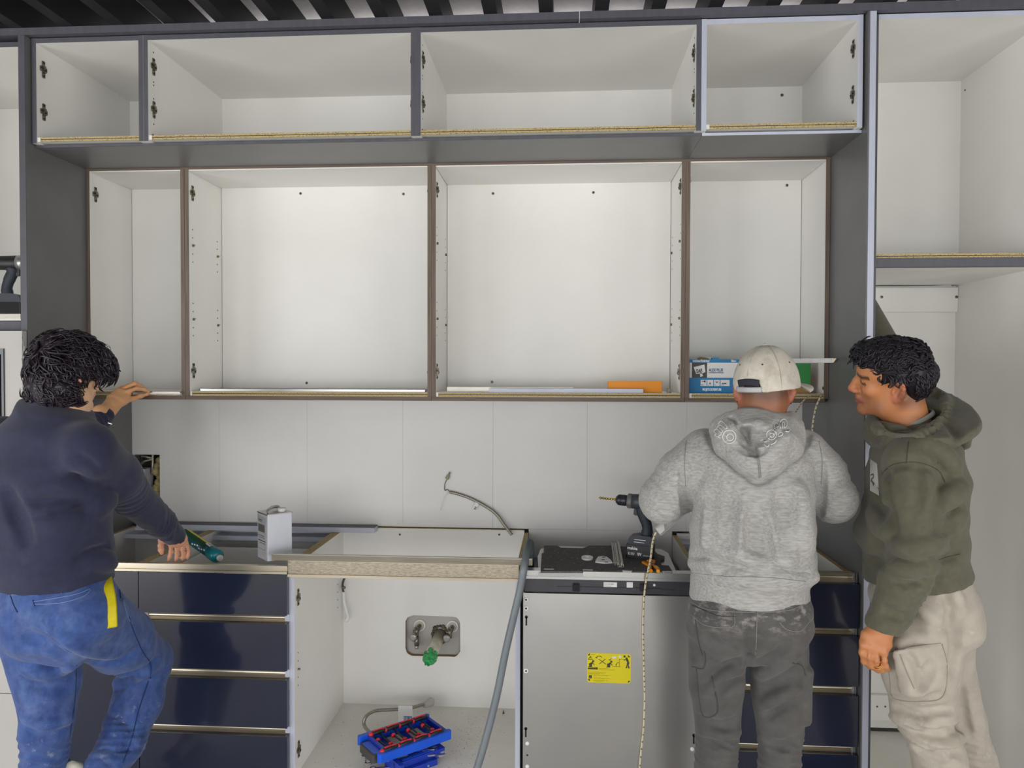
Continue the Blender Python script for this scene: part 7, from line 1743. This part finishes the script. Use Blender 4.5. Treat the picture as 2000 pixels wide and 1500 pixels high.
for (a, b), (c, d) in (((330, 520), (290, 640)), ((440, 500), (405, 690)), ((560, 520), (540, 740)), ((680, 560), (695, 780))): B.cone(hr_(a, b, 2.056), hr_(c, d, 2.051), 0.0035, 0.0045, 0.008)
for (a, b), (c, d) in (((335, 740), (350, 990)), ((465, 790), (478, 1040)), ((618, 820), (640, 1080))): B.groove(((1660 + a / 10.717, 1200 + b / 10.717), (1660 + (a + c) / 21.434, 1200 + (b + d) / 21.434), (1660 + c / 10.717, 1200 + d / 10.717)), 0.0022, 0.0040, 0.003)
B.groove(((1756, 764), (1763, 758), (1770, 765), (1767, 777), (1760, 784)), 0.0030, 0.0050, 0.003)
def col_o(P):
    c = np.tile(linc((192, 128, 84)), (len(P), 1))
    c = blend(c, 0.25 * np.clip(nz3(P, 80, 3), 0, 1), (172, 106, 70))
    q = (P - np.array(HC)); x, y, z = q @ np.array(HR[0]) / HS, q @ np.array(HR[1]) / HS, q @ np.array(HR[2]) / HS
    hd = (np.abs(x) < 0.13) & (np.abs(y) < 0.15) & (np.abs(z) < 0.16)
    sm = lambda v, a, b: np.clip((v - a) / (b - a), 0, 1)
    beard = hd * sm(y, 0.0, 0.045) * sm(-z, 0.034, 0.060)
    beard = np.maximum(beard, hd * (np.abs(x) < 0.035) * sm(y, 0.07, 0.085) * sm(-z, 0.036, 0.046))
    c = blend(c, 0.42 * beard * (0.8 + 0.2 * nz3(P, 500, 8)), (84, 60, 52))
    lips = hd * (np.abs(x) < 0.026) * (y > 0.078) * sm(z, -0.082, -0.076) * sm(-z, 0.050, 0.055)
    c = blend(c, 0.65 * lips, (150, 82, 76))
    brow = hd * (np.abs(np.abs(x) - 0.034) < 0.024) * (y > 0.055) * sm(z, 0.016, 0.021) * sm(-z, -0.033, -0.028)
    c = blend(c, 0.88 * brow, (36, 26, 26))
    lid = hd * (np.abs(np.abs(x) - 0.034) < 0.018) * (y > 0.06) * (np.abs(z - 0.0015) < 0.0042)
    c = blend(c, 0.85 * lid, (48, 30, 26))
    nose = hd * (np.abs(x) < 0.026) * (y > 0.098) * (z < -0.012) * (z > -0.05)
    c = blend(c, 0.40 * nose, (206, 120, 96))
    ear = hd * sm(np.abs(x), 0.070, 0.076) * (z > -0.05) * (z < 0.035) * (y < 0.02) * (y > -0.05)
    c = blend(c, 0.5 * ear, (200, 116, 90))
    nap = hd * sm(-y, -0.005, 0.02) * sm(-z, -0.02, 0.02) * sm(z, -0.085, -0.055)
    c = blend(c, 0.6 * nap, (66, 48, 44))
    return c
body = B.mesh('body', SKIN('warm_brown_skin'), gp_, col_o, 1, keep=True)
for g in (-1, 1):
    e_ = HL(g * 0.0325, 0.0765, 0.0020); MB().lathe(e_ - HR[1] * 0.008, HR[1] * 0.0155, [(0, 0.006), (0.5, 0.0086), (0.8, 0.007), (0.95, 0.0035), (1, 0.001)], 14).build('eye', [mat('eyeball', (206, 198, 190), 0.2)], gp_)
rg = hr_(562, 1060, 2.058); dv_ = (hr_(585, 1100, 2.062) - hr_(535, 950, 2.050)).normalized(); u1 = dv_.orthogonal().normalized(); u2 = dv_.cross(u1)
MB().tube([rg + (u1 * math.cos(t) + u2 * math.sin(t)) * 0.0098 for t in [k * math.pi / 12 for k in range(25)]], (0.0028, 0.0012), 8, flat=tuple(dv_)).build('ring', mat('gold', (222, 172, 90), 0.25, metal=1.0), gp_)
# ---- trousers
TR = Sculpt((0.86, 1.92, 0.04), (1.60, 2.56, 1.14), 0.0085, fz=((0.40, 1.1, 0.0062),), fx=((0.9, 1.45, 0.0062),))
TR.loft([(at(1796, 1118, 2.225), FX, 0.118, 0.158), (at(1800, 1165, 2.22), FX, 0.134, 0.168), (at(1802, 1215, 2.22), FX, 0.134, 0.172), (at(1802, 1250, 2.22), FX, 0.11, 0.14)], 0.02, cap=0.3)
TR.ell(at(1846, 1198, 2.20), (0.074, 0.150, 0.082), None, 0.03)
TR.chain([at(1800, 1225, 2.15), at(1796, 1300, 2.14), at(1806, 1390, 2.14), at(1834, 1480, 2.15), J['anl'] + Z_ * 0.06], [0.104, 0.100, 0.080, 0.066, 0.068], 0.02)
TR.chain([at(1832, 1235, 2.31), at(1846, 1320, 2.32), at(1872, 1400, 2.33), at(1900, 1480, 2.34), J['anr'] + Z_ * 0.06], [0.098, 0.084, 0.070, 0.062, 0.068], 0.015)
# bellows pocket on the near thigh
a_, b_ = at(1792, 1262, 2.055), at(1803, 1350, 2.062)
TR.loft([(a_, FX, 0.066, 0.020), (b_, FX, 0.062, 0.024)], 0.008)
for uv, r, h in ((((1732, 1268), (1770, 1258), (1835, 1248)), 0.005, 0.006), (((1736, 1362), (1770, 1370), (1840, 1358)), 0.006, 0.006), (((1775, 1282), (1784, 1310), (1788, 1345)), 0.010, 0.008), (((1790, 1345), (1808, 1325), (1822, 1300)), 0.012, 0.006), (((1852, 1165), (1862, 1190), (1852, 1230)), 0.012, 0.008), (((1893, 1180), (1872, 1196), (1858, 1212)), 0.010, 0.006), (((1862, 1210), (1866, 1260), (1862, 1320)), 0.008, 0.010), (((1745, 1385), (1800, 1400), (1860, 1390)), 0.014, 0.006), (((1775, 1420), (1830, 1440), (1878, 1425)), 0.014, 0.006), (((1790, 1470), (1840, 1480), (1880, 1462)), 0.012, 0.005), (((1740, 1160), (1770, 1200), (1800, 1230)), 0.016, 0.005), (((1880, 1345), (1884, 1400), (1892, 1440)), 0.010, 0.008), (((1708, 1140), (1712, 1165), (1706, 1200)), 0.010, 0.005)):
    TR.groove(uv, r, h * 1.5, 0.014)
for uv in (((1730, 1262), (1772, 1252), (1836, 1240)), ((1740, 1398), (1800, 1412), (1862, 1404)), ((1780, 1436), (1832, 1454), (1880, 1440)), ((1860, 1150), (1872, 1180), (1866, 1220)), ((1760, 1150), (1800, 1190), (1830, 1215)), ((1764, 1290), (1772, 1320), (1776, 1350))):
    TR.ridge(uv, 0.012, 0.008, 0.012)
TR.wave(at(1830, 1430, 2.1), (0.16, 0.2, 0.15), (0.35, 0.1, 1), 0.052, 0.004); TR.wave(at(1905, 1470, 2.3), (0.10, 0.15, 0.12), (0.35, 0.1, 1), 0.045, 0.004)
TR.lump(at(1800, 1300, 2.2), (0.4, 0.4, 0.5), 34, 0.0024, 6)
TR.half(at(1798, 1108, 2.22), (0.12, 0, 1), (0.8, 1.8, 0.9), (1.6, 2.6, 1.3))
tm = add_spots(cloth('stone_cotton_twill', (180, 173, 161), (166, 159, 147), 20, bump=0.0005), (212, 208, 202), 20, 0.58, 0.75, amount=0.6)
trs = TR.mesh('trousers', tm, gp_, None, 1)
s1 = mat('stone_seam', (150, 143, 131), 0.9)
for uv in (((1735, 1275), (1770, 1266), (1838, 1256)), ((1734, 1284), (1738, 1330), (1746, 1364), (1800, 1370), (1842, 1360), (1850, 1300), (1840, 1258)), ((1758, 1278), (1770, 1310), (1786, 1345)), ((1894, 1120), (1888, 1124)), ((1720, 1135), (1722, 1180), (1716, 1225))):
    seam(TR, uv, 'seam', s1, trs, 0.0012)
for s_ in 'lr':
    an = J['an' + s_]; sh = Sculpt((an.x - 0.25, an.y - 0.08, 0), (an.x + 0.12, an.y + 0.08, 0.2), 0.009); Y_ = V((0, 1, 0))
    sh.loft([(an + V((0.06, 0, -0.055)), Y_, 0.036, 0.04), (an + V((-0.06, 0, -0.06)), Y_, 0.045, 0.036), (an + V((-0.17, 0, -0.068)), Y_, 0.042, 0.028)], 0.01); sh.cone(an + V((0.02, 0, -0.05)), an + V((0.02, 0, 0.02)), 0.045, 0.042, 0.02)
    sh.half((0, 0, 0.004), (0, 0, -1), (an.x - 0.3, an.y - 0.15, -0.01), (an.x + 0.2, an.y + 0.3, 0.2))
    sh.mesh('shoe', mat('dark_trainer', (70, 68, 66), 0.7), gp_, None, 1)
# ---- hoodie
HO = Sculpt((0.78, 1.90, 0.80), (1.44, 3.00, 1.92), 0.0064)
HO.loft([(at(1785, 846, 2.22), FX, 0.080, 0.105), (at(1788, 880, 2.22), FX, 0.110, 0.160), (at(1789, 935, 2.215), FX, 0.126, 0.178), (at(1784, 1000, 2.215), FX, 0.126, 0.176), (at(1781, 1050, 2.22), FX, 0.132, 0.172), (at(1783, 1088, 2.22), FX, 0.128, 0.170)], 0.02)
HO.ell(at(1712, 1045, 2.20), (0.045, 0.12, 0.050), None, 0.03)
HO.loft([(at(1785, 1086, 2.22), FX, 0.126, 0.168), (at(1791, 1124, 2.22), (FX - Z_ * 0.16).normalized(), 0.138, 0.174)], 0.01, cap=0.1)
sh, el, wr = J['shl'], J['ell'], J['wrl']
cuff = wr + (el - wr).normalized() * 0.018
HO.chain([sh, at(1790, 975, 2.075), el], [0.080, 0.078, 0.068], 0.02)
HO.chain([el, at(1766, 1130, 2.06), at(1742, 1195, 2.068)], [0.068, 0.062, 0.055], 0.015)
HO.chain([at(1744, 1188, 2.068), cuff + Z_ * 0.0], [0.053, 0.050], 0.006)
HO.half(at(1722, 1232, 2.07), V((-0.22, 0, -1)), (at(1690, 1200, 2.07).x - 0.1, 1.95, 0.75), (at(1780, 1230, 2.07).x + 0.05, 2.18, 1.0))
sh2, el2, wr2 = J['shr'], J['elr'], J['wrr']
HO.chain([sh2, el2], [0.070, 0.060], 0.03); HO.chain([el2, at(1732, 688, 2.72), wr2], [0.062, 0.054, 0.046], 0.015); HO.wave(at(1710, 690, 2.68), 0.12, (wr2 - el2), 0.034, 0.005)
# folds: shoulder seam, sleeve crush, back drape, pocket pouch
for uv, r, h in ((((1722, 925), (1745, 908), (1790, 904), (1830, 918), (1845, 942)), 0.006, 0.004), (((1846, 935), (1846, 960), (1838, 1000), (1840, 1040)), 0.014, 0.014), (((1730, 925), (1728, 960), (1738, 1010), (1742, 1060)), 0.012, 0.010), (((1790, 912), (1795, 950), (1790, 994)), 0.010, 0.004), (((1700, 960), (1715, 985), (1738, 1010)), 0.014, 0.009), (((1845, 1020), (1858, 1010), (1870, 992)), 0.010, 0.008), (((1842, 1040), (1860, 1030), (1872, 1015)), 0.010, 0.007), (((1700, 1095), (1720, 1098), (1738, 1096)), 0.008, 0.006), (((1740, 1075), (1720, 1060), (1700, 1058)), 0.012, 0.006), (((1832, 1096), (1850, 1090), (1872, 1086)), 0.007, 0.005), (((1820, 870), (1845, 900), (1858, 930)), 0.014, 0.006), (((1752, 1090), (1790, 1094), (1826, 1080)), 0.014, 0.005), (((1748, 1130), (1780, 1134), (1812, 1124)), 0.014, 0.005), (((1726, 1192), (1745, 1202), (1774, 1208)), 0.006, 0.005)):
    HO.groove(uv, r, h, 0.016)
for uv in (((1745, 1110), (1780, 1112), (1816, 1102)), ((1742, 1065), (1780, 1072), (1830, 1060)), ((1845, 1030), (1860, 1022), (1873, 1004)), ((1848, 975), (1862, 965), (1876, 950)), ((1810, 862), (1842, 885), (1864, 915)), ((1702, 1000), (1720, 1030), (1738, 1045))):
    HO.ridge(uv, 0.016, 0.007, 0.018)
HO.wave(at(1785, 1150, 2.04), (0.10, 0.10, 0.13), (0.25, 0.1, 1), 0.040, 0.003); HO.lump(at(1785, 1000, 2.15), (0.3, 0.35, 0.4), 30, 0.0022, 8)
OM = add_spots(cloth('olive_fleece', (94, 92, 76), (86, 84, 69), 60, bump=0.0008), (64, 56, 46), 9, 0.62, 0.78, amount=0.45)
ho = HO.mesh('hoodie', OM, gp_, None, 1)
ss = mat('olive_seam', (66, 64, 52), 0.9)
for uv in (((1722, 925), (1745, 907), (1790, 903), (1830, 917), (1846, 942)), ((1775, 862), (1772, 885), (1770, 905)), ((1832, 1094), (1850, 1088), (1876, 1082))): seam(HO, uv, 'seam', ss, ho, 0.0011)
# pale print on the chest, seen edge-on
q = MB(); vs = []; nu, nv = 5, 9
for j in range(nv):
    for i in range(nu):
        u = 1699 + (14 + 0.5 * j) * i / (nu - 1); v = 896 + 62 * j / (nv - 1) + 10 * i / (nu - 1)
        p = HO.hit(u, v); vs.append((p - ray_dir(p) * 0.0016) if p is not None else None)
ok = [all(vs[k] is not None for k in (j * nu + i, j * nu + i + 1, (j + 1) * nu + i, (j + 1) * nu + i + 1)) for j in range(nv - 1) for i in range(nu - 1)]
fs = [(j * nu + i, (j + 1) * nu + i, (j + 1) * nu + i + 1, j * nu + i + 1) for j in range(nv - 1) for i in range(nu - 1)]
q.add([v if v is not None else V((1.0, 2.2, 1.2)) for v in vs], [f for f, k in zip(fs, ok) if k], 0, True)
if any(ok):
    cp = q.build('chest_print', mat('pale_print', (176, 174, 170), 0.8), ho)
    for uv in (((1701, 928), (1705, 926), (1706, 932), (1702, 936)), ((1702, 936), (1705, 944), (1707, 950))): seam(HO, uv, 'letter_stroke', MT['box_grey'], cp, 0.0016, 0.0022)
# ---- hood bunched round the neck
HD = Sculpt((0.82, 1.93, 1.33), (1.38, 2.50, 1.68), 0.0048)
def ring(cu, cv, Y, ra, rb, tilt, n=24):
    c = at(cu, cv, Y); a = (FX * 1.0 + Z_ * tilt).normalized(); b = V((0, 1, 0))
    return [c + a * (ra * math.cos(2 * math.pi * k / n)) + b * (rb * math.sin(2 * math.pi * k / n)) for k in range(n + 1)]
HD.chain(ring(1788, 812, 2.22, 0.100, 0.130, -0.55), 0.036, 0.02)
HD.chain(ring(1798, 838, 2.22, 0.100, 0.148, -0.30), 0.034, 0.02)
HD.loft([(at(1842, 790, 2.22), V((0, 1, 0)), 0.110, 0.040), (at(1852, 836, 2.215), V((0, 1, 0)), 0.120, 0.040), (at(1864, 872, 2.21), V((0, 1, 0)), 0.080, 0.028)], 0.02)
# the hood's opening lies in a plane that drops towards the near shoulder; the lining is dished below it
h1, h2, h3 = at(1712, 838, 2.14), at(1790, 851, 2.07), at(1848, 792, 2.20)
hn = (h2 - h1).cross(h3 - h1).normalized()
if hn.y > 0: hn = -hn
def on_rim(u, v): r = ray(u, v); return CAM + r * (hn.dot(h1 - CAM) / hn.dot(r))
HD.half(h1, hn, (0.8, 1.9, 1.3), (1.4, 2.5, 1.7))
HD.ell(on_rim(1778, 806), (0.085, 0.075, 0.075), None, 0.010, 's')
chn = [(1710, 832), (1722, 846), (1745, 854), (1775, 855), (1805, 846), (1832, 828), (1847, 806), (1848, 786), (1838, 772), (1822, 764)]
rim = bez([on_rim(u, v) for u, v in chn], 60)
HD.chain(rim, [0.0125 + 0.0022 * math.sin(i * 2.4) for i in range(len(rim))], 0.004)
for uv, r, h in ((((1740, 836), (1790, 832), (1826, 812)), 0.008, 0.006), (((1850, 820), (1866, 840), (1876, 860)), 0.008, 0.006), (((1700, 850), (1740, 862), (1800, 866), (1850, 880)), 0.010, 0.014)):
    HD.groove(uv, r, h, 0.012)
for i in range(2, len(rim) - 2):
    d = (rim[i + 1] - rim[i - 1]).normalized(); sdv = d.cross(ray_dir(rim[i])).normalized()
    if i % 2 == 0: HD.cone(rim[i] - ray_dir(rim[i]) * 0.0135 - sdv * 0.012, rim[i] - ray_dir(rim[i]) * 0.0135 + sdv * 0.012, 0.0034, None, 0.003, 's')
HD.lump(at(1800, 830, 2.2), 0.22, 55, 0.0022, 3)
hd = HD.mesh('hood', OM, ho, None, 1)
q = MB(); cN = J['neck'] - Z_ * 0.004
q.tube([cN + (FX * math.cos(2 * math.pi * k / 24) * 0.064 + V((0, 1, 0)) * math.sin(2 * math.pi * k / 24) * 0.068) + Z_ * (-0.45 * 0.064 * math.cos(2 * math.pi * k / 24)) for k in range(25)], (0.007, 0.003), 8, flat=(0, 0, 1)).build('shirt_collar', mat('grey_tshirt', (150, 148, 142), 0.9), gp_)
# ---- hair
HBK = mat('black_hair', (34, 30, 38), 0.45, rgb2=(18, 16, 22), nscale=200, spec=0.35)
def comb_o(x, y, z, rnd):
    if z > 0.045: return (rnd.uniform(-0.5, 0.5) + (0.4 if x > 0 else -0.4), 0.55 + rnd.uniform(-0.5, 0.5), rnd.uniform(-0.1, 0.5))
    return (rnd.uniform(-0.2, 0.2), (-0.25 if y < 0.02 else 0.25) + rnd.uniform(-0.3, 0.3), -0.9)
hair_mesh(HL, HR, HS, [((0, -0.010, 0.040), (0.083, 0.104, 0.085)), ((0, 0.030, 0.078), (0.060, 0.068, 0.036)), ((0, -0.045, 0.000), (0.075, 0.066, 0.068)), ((0, 0.066, 0.082), (0.050, 0.030, 0.024)), ((0, -0.048, -0.035), (0.056, 0.045, 0.036))],
          [((0, 0.118, -0.020), (0.085, 0.066, 0.086)), ((0.085, 0.012, -0.045), (0.034, 0.042, 0.052)), ((-0.085, 0.006, -0.035), (0.036, 0.046, 0.050)), ((0.075, 0.075, 0.020), (0.036, 0.038, 0.040)), ((-0.075, 0.075, 0.020), (0.036, 0.038, 0.040)), ((0, -0.02, -0.085), (0.085, 0.085, 0.040))],
          17, 1300, HBK, gp_, comb=comb_o, region=lambda x, y, z: z > -0.03 and not (y > 0.060 and z < 0.072) and not (abs(x) > 0.045 and z < 0.035 and -0.055 < y), lock_len=(0.026, 0.05), lock_r=0.0022, curl=0.007, amp=0.003)
